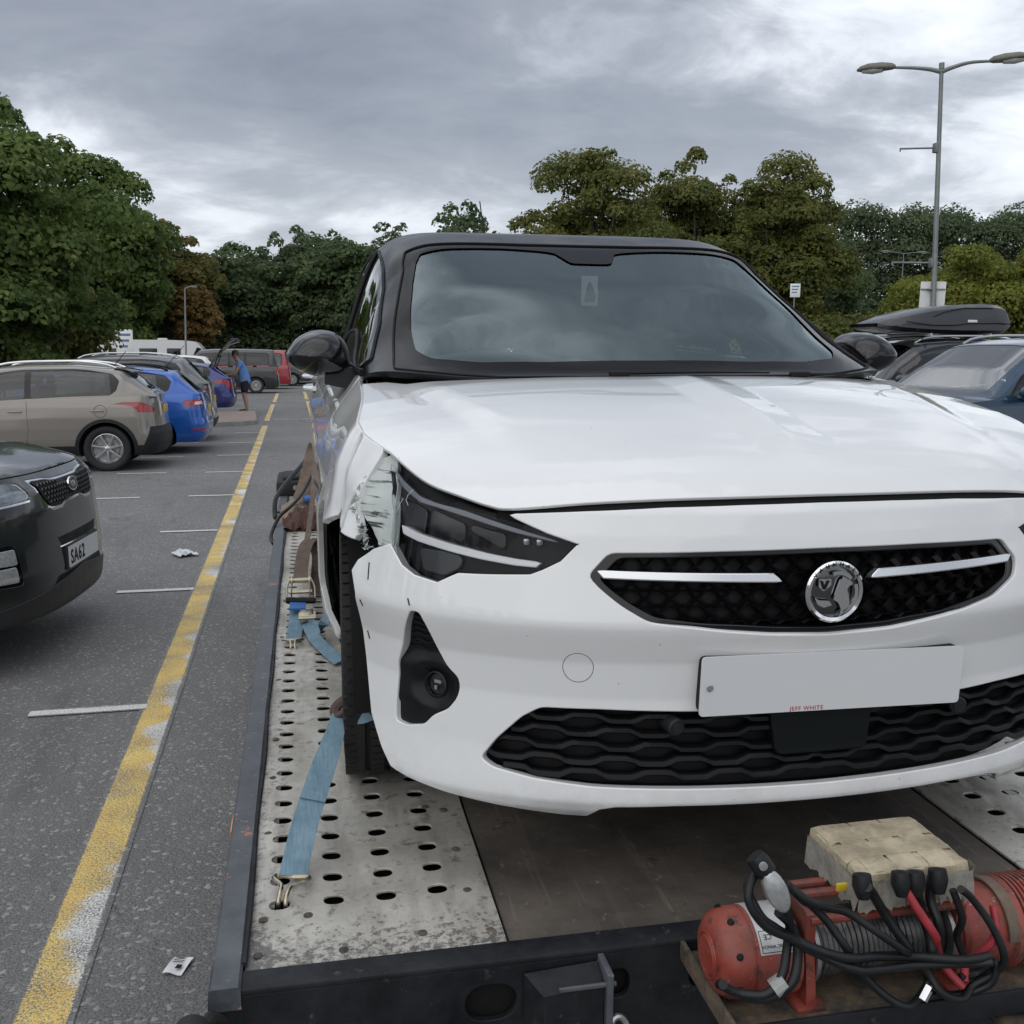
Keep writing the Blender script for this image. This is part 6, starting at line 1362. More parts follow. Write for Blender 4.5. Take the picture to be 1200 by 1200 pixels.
def others():
    plat = lambda: None
    # beige crossover
    SPEC['peugeot'].update(cr=.26, pr=.86)
    lampP = [(1.36, .955), (1.22, .985), (.95, .985), (.70, .90), (.66, .86), (.70, .83), (1.02, .835), (1.03, .87), (1.10, .925), (1.20, .945)]
    t, sh, ev, cab = gcar('crossover', 'beige crossover with silver roof rails and five spoke alloy wheel', 'car', 'peugeot', row(-1.86, 16.30, 4.16), ('beige_metal_paint', (.235, .215, .19), .32, .35), .045, Rl=[('tail_lamp', lampP, RED_L, -.01, 'r2')], rails=CHROME, clad=.13, wb=.24, wr=.325, axles=(.86, 3.40), spokes=7, aerial=True, tw=False)
    a = np.linspace(0, 2 * math.pi, 33)
    q = np.array([(sh.sV(3.34) + .085 * math.cos(x), .86 + .085 * math.sin(x)) for x in a]); n, _ = pnormal(sh.P, q, (0, 2, .5)); m = MB(); m.tube(sh.P(q) + n * .0005, .003, 5, False); obj('fuel_flap_seam', m, MATT, t)
    GP = cab.P; us = np.linspace(-.52, .52, 13); m = MB(); m.loft([[(u, 3.50, 1.475 - .02 * (u / .5) ** 2) for u in us], [(u, 3.66, 1.462 - .02 * (u / .5) ** 2) for u in us], [(u, 3.82 - .06 * (u / .5) ** 2, 1.425 - .02 * (u / .5) ** 2) for u in us], [(u, 3.70, 1.405) for u in us]], closed=False); obj('spoiler', m, GLOSS, t)
    m = MB(); m.tube([(.05, 4.0, 1.10), (.25, 3.93, 1.20)], .012, 6); obj('rear_wiper', m, MATT, t)
    # bright blue hatch-estate
    SPEC['skoda'].update(pr=.74)
    lampS = [(1.12, .80), (1.10, .90), (.74, .93), (.60, .915), (.60, .86), (.74, .79)]
    lampI = [(.93, .83), (.91, .875), (.70, .885), (.68, .835)]
    t, sh, ev, cab = gcar('estate', 'bright blue estate car with red and white tail lamp past the beige crossover', 'car', 'skoda', row(-1.42, 18.75, 4.26), ('bright_blue_paint', (.008, .105, .46), .3, .2), .055, Rl=[('tail_lamp', lampS, RED_L, -.01, 'r2'), ('reverse_lamp', lampI, mat('reverse_white', (.75, .72, .72), .15, coat=1.0), .003, 'r2'), ('bumper_reflector', [(.98, .40), (.98, .43), (.64, .43), (.64, .40)], RED_L, .004, 'r2')], rails=MATT, wb=.20, wr=.31, aerial=True)
    # grey car next along
    gcar('estate', 'silver grey estate tucked between the bright blue estate and the paved island', 'car', 'suv', row(-1.50, 21.3, 4.5), ('mid_grey_paint', (.13, .135, .14), .33, .4), .08, Rl=[('tail_lamp', [(1.12, .88), (1.1, 1.02), (.66, 1.02), (.66, .90)], RED_L, -.01, 'r2')], rails=SILVER, clad=.10, wr=.33, aerial=True)
    # purple-blue hatch with the tailgate up
    t, sh, ev, cab = gcar('hatchback', 'violet blue hatchback with its tailgate raised and red tail lamps', 'car', 'hatch', row(-1.58, 30.5, 4.36), ('violet_blue_paint', (.028, .035, .19), .3, .3), .08, Rl=[('tail_lamp', [(1.30, .90), (1.20, .97), (.72, .96), (.56, .88), (.60, .72), (.80, .72), (.95, .84)], RED_L, -.01, 'r2')], opening=True, wr=.31, wb=.2)
    m = MB(); us = np.linspace(-.60, .60, 9)
    for dz in (0,):
        m.loft([[(u, 3.66 + b, 1.36 + h - .03 * (u / .6) ** 2) for u in us] for b, h in ((0, 0), (.14, .20), (.36, .48), (.56, .68), (.72, .74), (.82, .68), (.74, .66), (.56, .60), (.36, .41), (.16, .15), (0, -.04))], closed=False)
    tg = obj('tailgate', m, GLOSS, t); m = MB(); m.bbox((0, 4.38, 2.085), (1.12, .20, .03), .012); obj('tailgate_edge', m, MATS['violet_blue_paint'], tg)
    for x in (-.56, .56): m = MB(); m.tube([(x, 3.72, 1.10), (x, 4.0, 1.80)], .012, 6); obj('gas_strut', m, MATT, t)
    # silver cars beyond
    gcar('hatchback', 'pale silver hatchback glimpsed behind the raised tailgate', 'car', 'hatch', row(-2.2, 35.0, 4.36), ('pale_silver_paint', (.42, .43, .44), .3, .4), .09, Rl=[('tail_lamp', [(1.15, .78), (1.1, .92), (.66, .92), (.66, .80)], RED_L, -.01, 'r2')], wr=.31, aerial=False)
    gcar('suv', 'white SUV half hidden behind the man in the blue shirt', 'car', 'suv', row(-2.5, 39.6, 4.5), ('white_parked_paint', (.70, .71, .72), .3), .09, Rl=[('tail_lamp', [(1.12, .88), (1.1, 1.02), (.66, 1.02), (.66, .90)], RED_L, -.01, 'r2')], wr=.33)
    # vans
    gcar('van', 'black people carrier van with dark windows at the end of the row', 'van', 'van', row(-.55, 46.8, 4.9), ('black_van_paint', (.014, .016, .018), .3), .10, Rl=[('tail_lamp', [(1.02, .80), (1.02, 1.15), (.80, 1.15), (.80, .80)], RED_L, -.01, 'r2')], wr=.34, glassm=GLASS_DARK)
    gcar('van', 'red van showing a narrow slice behind the black people carrier', 'van', 'van', row(-.05, 52.4, 4.9), ('red_van_paint', (.32, .02, .03), .32), .12, wr=.34)
    gcar('van', 'dark grey van with a white roof edge beyond the red van', 'van', 'van', row(1.0, 57.5, 4.9), ('grey_van_paint', (.05, .052, .058), .35), .12, wr=.34)
    gcar('suv', 'white SUV facing this way at the far end of the lane', 'car', 'suv', at(.55, 59.5, 0, R(-8)), ('white_parked_paint', ()), .10, F=[('headlight', [(.52, .80), (.52, .90), (.85, .92), (.95, .86)], LAMPW, -.01, 'f2'), ('grille', [(-.42, .72), (.42, .72), (.46, .88), (-.46, .88)], GLOSS, -.01, 'f1'), ('lower_intake', [(-.6, .32), (.6, .32), (.55, .50), (-.55, .50)], MATT, -.01, 'f1')], wr=.34)
    # dark blue SUV and the roof-box car on the right
    def slope(M): M = M.copy(); M[2][3] = gz(M[0][3]); return M
    hl = [(.60, .86), (.55, .93), (.98, .97), (1.06, .92)]
    t, sh, ev, cab = gcar('suv', 'dark teal blue SUV with pale windscreen nearest on the right', 'car', 'suv', slope(at(5.45, 9.55, 0, R(-80))), ('teal_blue_paint', (.012, .045, .085), .3, .3), .05, F=[('headlight', hl, LAMPW, -.01, 'f2')], rails=SILVER, wr=.34, clad=.1)
    m = MB(); p = cab.P(np.array([[1.42, .52]]))[0]; m.bbox(tuple(p + np.array((0, .02, -.02))), (.11, .004, .07), .001, None); obj('window_sticker', m, mat('mint_sticker', (.45, .68, .58), .6), t)
    t2, sh, ev, cab = gcar('estate', 'black estate car with roof bars under the long roof box', 'car', 'suv', slope(at(6.25, 13.0, 0, R(-84))), ('black_estate_paint', (.016, .018, .02), .3), .08, F=[('headlight', hl, LAMPW, -.01, 'f2')], rails=CHROME, wr=.33)
    for v in (2.2, 3.2):
        m = MB(); m.tube([(-.62, v, 1.70), (.62, v, 1.70)], .02, 8); obj('roof_bar', m, SILVER, t2)
    # the roof box
    rb = thing('roof_box', 'long charcoal roof box with tapered nose carried on the black estate', 'roof box', t2.matrix_world @ Matrix.Translation((.02, 1.55, 1.715)))
    prof = [(0, .09, .10, .30), (.12, .06, .17, .36), (.40, .03, .255, .42), (.80, .01, .345, .44), (1.25, .0, .405, .45), (1.75, .0, .425, .45), (2.0, .0, .41, .44), (2.10, .02, .38, .42), (2.16, .06, .30, .40)]
    rings = []
    for y, z0, z1, hw in prof:
        zs = z0 + (z1 - z0) * .36
        rings.append([(-hw * .80, y, z0), (hw * .80, y, z0), (hw, y, z0 + .05), (hw * 1.0, y, zs), (hw * .97, y, zs + (z1 - zs) * .25), (hw * .86, y, zs + (z1 - zs) * .8), (hw * .66, y, z1 * .99 + z0 * .01), (0, y, z1), (-hw * .66, y, z1 * .99 + z0 * .01), (-hw * .86, y, zs + (z1 - zs) * .8), (-hw * .97, y, zs + (z1 - zs) * .25), (-hw, y, zs), (-hw, y, z0 + .05)])
    rings = [r for i in range(len(rings) - 1) for r in ([[tuple(np.array(a) * (1 - k) + np.array(b) * k) for a, b in zip(rings[i], rings[i + 1])] for k in (0, .5)])] + [rings[-1]]
    m = MB(); m.loft(rings); obj('box_shell', m, mat('roof_box_grey', (.032, .034, .038), .32, coat=.3, var=.12, vscale=6), rb, ang=28)
    m = MB(); m.tube([(.455, y, z) for y, z in ((.35, .16), (.62, .13), (.80, .115), (1.15, .115), (1.35, .14), (1.9, .15), (2.1, .14))], .008, 6); obj('box_seam', m, MATT, rb)
    m = MB(); m.bbox((.455, 1.45, .175), (.006, .16, .035), .002); lg = obj('box_badge', m, WHITEP, rb)
    m = MB(); m.tube([(.40, .75, .20), (.43, 1.0, .30), (.40, 1.35, .355), (.40, 1.85, .36)], .006, 6); obj('box_crease', m, MATT, rb)
    gcar('hatchback', 'white roofed hatchback mostly hidden beyond the roof box car', 'car', 'hatch', slope(at(7.6, 18.6, 0, R(-88))), ('white_parked_paint', ()), .09, F=[('headlight', [(.55, .72), (.5, .80), (.9, .84), (1.0, .78)], LAMPW, -.01, 'f2')], wr=.32)
    # parked cars seen only as roofs over the beige crossover
    t3, sh, ev, cab = gcar('estate', 'silver estate whose roof rails show just over the beige crossover', 'car', 'suv', at(-7.6 - 4.5, 19.2, 0, R(-90)), ('pale_silver_paint', ()), .09, rails=CHROME, wr=.33)
    gcar('suv', 'black SUV with sloping roof box line behind the silver estate', 'car', 'suv', at(-12.0, 24.0, 0, R(-90)), ('black_estate_paint', ()), .09, rails=SILVER, wr=.34)
others()
# ------------------------------------------------------------------ trees and hedges
def leaf_mat(name, c0, c1, c2):
    def fn(t, p, co, L):
        n = t.noise(co, .55, 4, .6); n2 = t.noise(co, 3.0, 3, .6)
        c = t.mix(t.ramp(n, [(.36, 0.0), (.64, 1.0)]), c0, c1); c = t.mix(t.ramp(n2, [(.52, 0.0), (.72, .8)]), c, c2); L.new(c, p.inputs['Base Color'])
        p.inputs['Specular IOR Level'].default_value = .25
    return mat(name, c0, .6, fn=fn)
BARK = mat('bark', (.07, .06, .048), .9, var=.3, vscale=5, bump=.4, bscale=18)
_lm = leaf_mat
def leaf_mat(name, *cs):
    """Leaves let part of the light through."""
    m = _lm(name, *[tuple(min(1, x * 3.0) for x in c) for c in cs]); t = NT(m.node_tree); L = m.node_tree.links
    p = [n for n in m.node_tree.nodes if n.type == 'BSDF_PRINCIPLED'][0]; out = [n for n in m.node_tree.nodes if n.type == 'OUTPUT_MATERIAL'][0]
    tr = t.n('ShaderNodeBsdfTranslucent'); L.new(p.inputs['Base Color'].links[0].from_socket, tr.inputs[0])
    L.new(t.n('ShaderNodeMixShader', ins={0: .48, 1: p.outputs[0], 2: tr.outputs[0]}).outputs[0], out.inputs[0]); return m
LV = dict(maple=leaf_mat('maple_leaves', (.028, .045, .014), (.056, .080, .022), (.095, .105, .030)), olive=leaf_mat('olive_leaves', (.032, .043, .012), (.060, .064, .017), (.090, .074, .020)),
          dark=leaf_mat('dark_leaves', (.024, .038, .017), (.044, .062, .026), (.060, .068, .030)), brown=leaf_mat('browning_leaves', (.045, .052, .016), (.075, .064, .020), (.10, .070, .026)),
          rust=leaf_mat('rust_leaves', (.075, .050, .018), (.105, .066, .024), (.07, .06, .02)), grey=leaf_mat('grey_green_leaves', (.028, .042, .022), (.048, .062, .032), (.062, .07, .034)), yellow=leaf_mat('yellow_green_leaves', (.042, .056, .011), (.080, .085, .016), (.11, .10, .018)))
def leaves(RN, clumps, n, size):
    n, size = int(n * 1.35), size * .84
    """Many small bent leaf sprays spread through clumps; clumps = [(centre, radii)]."""
    cs = np.array([c for c, r in clumps]); rs = np.array([r for c, r in clumps]); vol = (rs.prod(1)) ** .66; k = RN.choice(len(clumps), n, p=vol / vol.sum())
    d = RN.normal(0, 1, (n, 3)); d /= np.linalg.norm(d, axis=1)[:, None]; d[:, 2] = np.where(d[:, 2] < -.35, -d[:, 2] * .6, d[:, 2])
    p = cs[k] + d * rs[k] * (RN.uniform(.62, 1.08, n) ** .6)[:, None]
    up = d * 1.0 + np.array((0, 0, .35)) + RN.normal(0, .45, (n, 3)); up /= np.linalg.norm(up, axis=1)[:, None]      # leaves lie towards the light
    a = np.cross(up, RN.normal(0, 1, (n, 3))); a /= np.maximum(np.linalg.norm(a, axis=1), 1e-6)[:, None]; b = np.cross(up, a); nn = up
    s = size * RN.uniform(.6, 1.35, n)[:, None]
    v = np.stack([p - a * s * .5, p + b * s * .36 + nn * s * .10, p + a * s * .6, p - b * s * .36 + nn * s * .10], 1).reshape(-1, 3)
    return v
def crown_obj(name, v, mt, parent):
    n = len(v) // 4; me = bpy.data.meshes.new(name); me.vertices.add(len(v)); me.vertices.foreach_set('co', v.ravel().astype(np.float32))
    me.loops.add(n * 4); me.polygons.add(n); me.loops.foreach_set('vertex_index', np.arange(n * 4, dtype=np.int32)); me.polygons.foreach_set('loop_start', np.arange(0, n * 4, 4, dtype=np.int32)); me.polygons.foreach_set('loop_total', np.full(n, 4, np.int32))
    me.update(); me.validate(); me.materials.append(mt); return link(bpy.data.objects.new(name, me), parent)
def tree(label, x, y, h, w, kind, seed, n=9000, size=.30, base=.12, shape=1.0, name='tree', clumps=64, group=None, tall=False):
    RN = np.random.default_rng(seed); z0 = gz(x); t = thing(name, label, 'tree', at(x, y, z0), group); cl = []
    hb = h * base; ch = (h - hb) / 2; cz = hb + ch
    for i in range(clumps):
        d = RN.normal(0, 1, 3); d /= np.linalg.norm(d); r = RN.uniform(.35, .92) if i > 5 else RN.uniform(0, .35)
        zf = d[2] * r; wz = (1 - .30 * max(0, zf) * shape) * w / 2
        c = (d[0] * r * wz, d[1] * r * wz, cz + zf * ch * .98); k = RN.uniform(.10, .21)
        cl.append((c, (w * k, w * k, min(ch * .9, w * k * (1.6 if tall else .72)))))
    for i in range(46):      # small sprays standing out of the outline
        d = RN.normal(0, 1, 3); d /= np.linalg.norm(d); wz = (1 - .30 * max(0, d[2]) * shape) * w / 2; k = RN.uniform(.035, .075)
        cl.append(((d[0] * wz * .95, d[1] * wz * .95, cz + d[2] * ch * .93), (w * k, w * k, w * k)))
    tr = MB(); th = w * .035 + .05
    tr.tube(spline([(0, 0, 0), (RN.normal(0, .05), RN.normal(0, .05), hb), (RN.normal(0, .15), RN.normal(0, .15), cz), (0, 0, h * .85)], 5), list(np.linspace(th, th * .25, 16)), 8); obj('trunk', tr, BARK, t)
    lm = MB()
    for c, r in cl[5:17]:
        s = RN.uniform(.35, .7); p0 = np.array((0, 0, hb + (c[2] - hb) * s * .6)); lm.tube(spline([p0, p0 * .5 + np.array(c) * .5 + (0, 0, -.2), c], 4), list(np.linspace(th * .4, th * .08, 9)), 5)
    obj('limbs', lm, BARK, t)
    crown_obj('crown', leaves(RN, cl, n, size), LV[kind], t); return t
def px(pxx, y):      # lateral place for a bearing taken from the photograph
    return y * math.tan(R(12) + math.atan((pxx - 600) / 1200 * 1.0))
T = [  # label, bearing, distance, height, width, leaf kind, seed, leaves, leaf size
    ('tallest dense green maple at the left, its foliage hanging over the car roofs', -4, 26, 7.5, 6.2, 'maple', 1, 44000, .17, .10),
    ('broad green maple with a stepped crown right of the tallest one', 112, 62, 12.6, 10.0, 'maple', 2, 42000, .31, .10),
    ('small tree with browning top beside the broad maple', 206, 68, 9.8, 6.0, 'brown', 3, 16000, .30, .25),
    ('small rust orange tree beside the thin lamp post', 236, 66, 6.0, 3.0, 'rust', 4, 6000, .26, .3),
    ('low leafy shrub under the maples at the left', 44, 30, 4.1, 4.6, 'olive', 5, 14000, .18, .05),
    ('low dark shrub between the maples and the motorhome', 165, 72, 6.2, 12.0, 'dark', 6, 16000, .34, .04),
    ('dark round tree at the left end of the far belt', 288, 74, 9.2, 8.0, 'dark', 7, 13000, .36, .08),
    ('mid green tree with ragged top in the far belt', 350, 76, 10.6, 8.5, 'grey', 8, 14000, .36, .08),
    ('full dark green tree behind the white car mirror', 405, 72, 10.2, 8.0, 'dark', 9, 14000, .36, .08),
    ('tall tree rising beside the white car roof', 462, 78, 11.2, 8.0, 'grey', 10, 13000, .36, .08),
    ('distant tree showing its top over the car roof', 538, 86, 14.0, 9.5, 'dark', 11, 12000, .42, .1),
    ('large olive tree immediately right of the car roof aerial', 690, 48, 11.0, 8.4, 'olive', 12, 40000, .22, .02),
    ('large olive tree with the highest rounded crown, in the middle of three', 812, 50, 11.7, 7.6, 'olive', 13, 38000, .22, .02),
    ('large olive tree at the right of the three behind the car', 906, 49, 10.9, 7.4, 'olive', 14, 38000, .22, .02),
    ('lower olive tree filling the gap between the first two of the three', 752, 55, 9.8, 7.0, 'olive', 17, 22000, .24, .02),
    ('lower olive tree behind the last two of the three', 866, 56, 10.2, 7.0, 'grey', 18, 22000, .24, .02),
    ('dark olive tree between the three olives and the far tall trees', 958, 58, 9.4, 6.0, 'dark', 19, 18000, .24, .02),
    ('yellow green bushy tree behind the white sign board', 1122, 38, 5.7, 6.0, 'yellow', 15, 24000, .17, .05),
    ('yellow green bushy tree at the right edge beyond the lamp post', 1205, 37, 5.6, 5.2, 'yellow', 16, 22000, .17, .05)]
for lab_, bx, y, h, w_, kd, sd, n, sz, bs in T: tree(lab_, px(bx, y), y, h, w_, kd, sd, n, sz, bs)
# far belt of tall trees on the right: one mass
def belt(name, x0, x1, y0, y1, h, kind, n, size, seed, gap=0.0, k=40):
    RN = np.random.default_rng(seed); cl = []
    for i in range(k):
        f = (i + RN.uniform(-.3, .3)) / k; hh = h * RN.uniform(.88, 1.06); x, y = x0 + (x1 - x0) * f, y0 + (y1 - y0) * f + RN.normal(0, 2)
        for z in np.linspace(h * (.08 + gap), hh * .86, 5): cl.append(((x + RN.normal(0, .8), y + RN.normal(0, 1), z), (h * .13, h * .13, h * .13)))
    v = leaves(RN, cl, n, size); o = crown_obj(name, v, LV[kind], None); return tag(o, kind='stuff')
belt('treeline', 42, 96, 92, 72, 15.2, 'grey', 190000, .34, 31, 0.12, 70)
belt('undergrowth', 30, 90, 86, 66, 5.2, 'dark', 26000, .40, 32, 0, 40)
belt('treeline', -60, 22, 86, 96, 8.6, 'dark', 60000, .42, 33, 0, 60)
belt('treeline', -70, -38, 75, -46, 9.5, 'dark', 40000, .5, 34, 0, 60)  # unseen belt, added to give the glossy paint something to reflect
def hedge(label, p0, p1, h, kind, seed, n, size):
    RN = np.random.default_rng(seed); k = 22; cl = []
    for i in range(k):
        f = i / (k - 1); cl.append(((p0[0] + (p1[0] - p0[0]) * f, p0[1] + (p1[1] - p0[1]) * f, gz(p0[0]) + h * .5), (h * .55, h * .5, h * .5 * RN.uniform(.85, 1.12))))
    hd = thing('hedge', label, 'hedge', at(0, 0, 0)); crown_obj('foliage', leaves(RN, cl, n, size), LV[kind], hd)
    m = MB()
    for c, r in cl[::2]: m.tube([(c[0], c[1], 0), (c[0] + .1, c[1], h * .6)], .05, 5)
    obj('stems', m, BARK, hd)
hedge('low mixed hedge running behind the roof box to the lamp post', (18.5, 46), (34, 40), 3.2, 'olive', 41, 12000, .26)
hedge('dark hedge along the back of the car park beyond the vans', (-34, 70), (8, 74), 4.0, 'dark', 42, 22000, .30)
# ------------------------------------------------------------------ lamp posts, signs, motorhome, litter, the man
GALV = mat('galvanised_steel', (.20, .215, .21), .5, .5, var=.25, vscale=5)
def lamp_head(parent, p, d, s=1.0):
    d = Vector(d).normalized(); q = d.to_track_quat('X', 'Z').to_matrix().to_4x4(); M = Matrix.Translation(p) @ q
    rings = [[tuple(M @ Vector((x, wy * math.cos(a), zc + (hz * math.sin(a) if math.sin(a) > 0 else hz * .45 * math.sin(a))))) for a in np.linspace(0, 2 * math.pi, 17)[:-1]] for x, wy, hz, zc in ((-.06 * s, .04 * s, .05 * s, 0), (.02 * s, .11 * s, .10 * s, 0), (.25 * s, .17 * s, .13 * s, .0), (.55 * s, .18 * s, .12 * s, 0), (.72 * s, .13 * s, .08 * s, -.01), (.80 * s, .05 * s, .03 * s, -.02))]
    m = MB(); m.loft(rings); h = obj('lamp_head', m, mat('weathered_lamp_housing', (.17, .165, .14), .65, var=.35, vscale=14), parent, ang=50)
    m = MB(); m.loft([[tuple(M @ Vector((x, wy * math.cos(a), -.035 * s + hz * math.sin(a)))) for a in np.linspace(math.pi, 2 * math.pi, 9)] for x, wy, hz in ((.22 * s, .10 * s, .05 * s), (.45 * s, .14 * s, .08 * s), (.68 * s, .08 * s, .05 * s))], closed=False); obj('lamp_bowl', m, mat('lamp_bowl_milky', (.50, .50, .48), .3), h)
def lamppost():
    y = 22.0; x = 14.9; z0 = gz(x); D = Vector((math.cos(R(34)), -math.sin(R(34)), 0)); H = 8.15 - z0
    lp = thing('lamp_post', 'tall grey double headed lamp post carrying a white board', 'street lamp', at(x, y, z0))
    top = Vector((-.16, .1, H)); pole = lambda t: Vector((0, 0, 0)).lerp(top, t)
    m = MB(); m.tube([tuple(pole(t)) for t in (0, .28, .285, .30, .31, 1)], [.11, .11, .105, .08, .065, .045], 12); obj('pole', m, GALV, lp)
    m = MB(); m.tube([tuple(pole(.995)), tuple(pole(1.012))], .06, 12); obj('pole_cap', m, GALV, lp)
    for sg in (-1, 1):
        e = top + D * (1.05 * sg) + Vector((0, 0, .10 if sg < 0 else .03)); m = MB(); m.tube(spline([tuple(top + Vector((0, 0, -.10))), tuple(top + D * .25 * sg + Vector((0, 0, -.02))), tuple(top + D * .6 * sg + Vector((0, 0, .045))), tuple(e)], 5), list(np.linspace(.055, .03, 16)), 8); obj('lamp_arm', m, GALV, lp)
        lamp_head(lp, e, D * sg + Vector((0, 0, .03)), 1.0)
    for t, l_ in ((.775, .85), (.445, .95)):
        b = pole(t); m = MB(); m.tube([tuple(b), tuple(b - D * l_ + Vector((0, 0, .04)))], .022, 8); m.bbox(tuple(b - D * .05), (.14, .14, .22), .02); m.tube([tuple(b - D * (l_ - .03)), tuple(b - D * l_)], .028, 8); obj('banner_bracket', m, GALV, lp)
    sg = thing('sign_board', 'white sign board seen from behind, clamped low on the double headed lamp post', 'sign', at(x, y, z0 + 2.74)); A = Matrix.Translation(pole(.33) - Vector((0, 0, 2.74)) + Vector((.0, .09, 0))) @ Matrix.Rotation(R(-34), 4, 'Z') @ Matrix.Rotation(R(1.5), 4, 'Y')
    m = MB(); m.bbox((.02, .0, 0), (.56, .012, .96), .004, A); obj('board', m, mat('sign_back_white', (.62, .63, .63), .45, var=.12, vscale=5), sg)
    for zz in (-.36, .30): m = MB(); m.bbox((.02, -.02, zz), (.54, .02, .035), .004, A); m.bbox((-.06, -.09, zz), (.12, .14, .03), .006, A); obj('clamp_rail', m, GALV, sg)
lamppost()
def small_lamp(label, x, y, H, arms, lean=0.0):
    lp = thing('lamp_post', label, 'street lamp', at(x, y, gz(x))); m = MB(); m.tube([(0, 0, 0), (0, 0, 1.2), (0, 0, 1.25), (lean, 0, H)], [.07, .07, .045, .03], 8); obj('pole', m, GALV, lp)
    for a in arms: m = MB(); m.tube([(lean, 0, H - .05), (lean + a * .6, 0, H + .04), (lean + a, 0, H + .05)], .03, 6); obj('lamp_arm', m, GALV, lp); lamp_head(lp, (lean + a, 0, H + .05), (np.sign(a), 0, .03), .8 if abs(a) > .5 else .4)
small_lamp('thin single lamp post beside the rust orange tree', px(222, 47), 47, 4.5, (.22,), .10)
small_lamp('distant lamp post against the far tall trees left of the double one', px(1047, 62), 62, 7.9, (-1.0, 1.1))
def sign(label, x, y, w, h, z, col, M=None):
    s = thing('sign', label, 'sign', at(x, y, gz(x))); A = Matrix.Rotation(R(-12), 4, 'Z')
    m = MB(); m.tube([(0, .06, 0), (0, .06, z + h)], .035, 8); obj('post', m, GALV, s); m = MB(); m.bbox((0, 0, z + h / 2), (w, .02, h), .006, A); b = obj('board', m, WHITEP, s)
    m = MB()
    for k in range(3): m.bbox((-.02 * k, -.013, z + h * (.80 - .22 * k)), (w * (.75 - .12 * k), .004, h * .09), .001, A)
    obj('printed_lines', m, col, b)
BLU = mat('faded_blue_print', (.12, .2, .34), .6)
sign('white notice board standing in front of the motorhome', px(152, 40), 40, .62, .95, 1.62, BLU)
sign('small white notice on a post past the windscreen pillar', px(925, 40), 40, .42, .55, 3.7, BLU)
def motorhome():
    x0, y = px(120, 58), 58; t = thing('motorhome', 'long white motorhome with rounded front end beyond the parked cars', 'motorhome', at(x0, y, 0)); W_ = mat('motorhome_white', (.70, .71, .70), .35, coat=.5)
    side = spline([(0, .55), (-.05, 1.6), (.10, 2.25), (.45, 2.42), (2.5, 2.45), (4.6, 2.40), (5.15, 2.2), (5.45, 1.6), (5.5, .55)], 5)
    m = MB(); m.prism([tuple(p) for p in side], 2.2, lambda a, b, h: (a, h, b)); obj('body', m, W_, t)
    for a, b in ((.55, 1.35), (2.1, 3.0), (3.5, 4.2)): m = MB(); m.bbox(((a + b) / 2, -.005, 1.75), (b - a, .03, .5), .01); obj('window', m, GLOSS, t)
    m = MB(); m.prism([(4.75, 1.45), (5.05, 2.05), (5.25, 2.0), (5.3, 1.45)], .02, lambda a, b, h: (a, -.012 - h, b)); obj('side_graphic', m, MATT, t)
    m = MB(); m.bbox((1.2, 1.0, 2.52), (.7, .7, .14), .04); m.bbox((3.2, 1.0, 2.5), (.5, .5, .10), .04); obj('roof_vent', m, W_, t)
    for a in (1.1, 4.3): wheel(t, Matrix.Translation((a, .12, .33)) @ Matrix.Rotation(R(90), 4, 'X'), .33, .2, .2, 5)
motorhome()
def litter():
    RN = np.random.default_rng(8)
    m = MB(); n = 9
    m.loft([[(-.085 + .17 * i / (n - 1) + RN.normal(0, .004), -.10 + .2 * j / (n - 1) + RN.normal(0, .006), .012 + abs(RN.normal(0, .018)) * (1 - ((i - 4) / 5) ** 2)) for i in range(n)] for j in range(n)], closed=False)
    o = obj('litter', m, mat('crumpled_white', (.62, .64, .66), .5), None, M=at(-.925, 8.75, .004, .4), ang=20); tag(o, 'crumpled pale wrapper lying between the bay lines', 'litter')
    rc = thing('receipt', 'small white paper slip lying flat on asphalt beside the trailer rail', 'paper', at(-.355, 2.70, .006, R(-20)) @ Matrix.Scale(.85, 4))
    m = MB(); m.loft([[(-.032 + .064 * i / 5, -.045 + .09 * j / 5, .002 + .004 * math.sin(i * 1.1 + j * .6)) for i in range(6)] for j in range(6)], closed=False); ro = obj('paper', m, mat('paper_white', (.72, .73, .73), .7), rc)
    m = MB(); m.box((.008, -.012, .0075), (.018, .02, .0006)); 
    for k in range(3): m.box((-.006, .012 + .009 * k, .0075), (.036, .003, .0006))
    obj('print', m, MATT, ro)
litter()
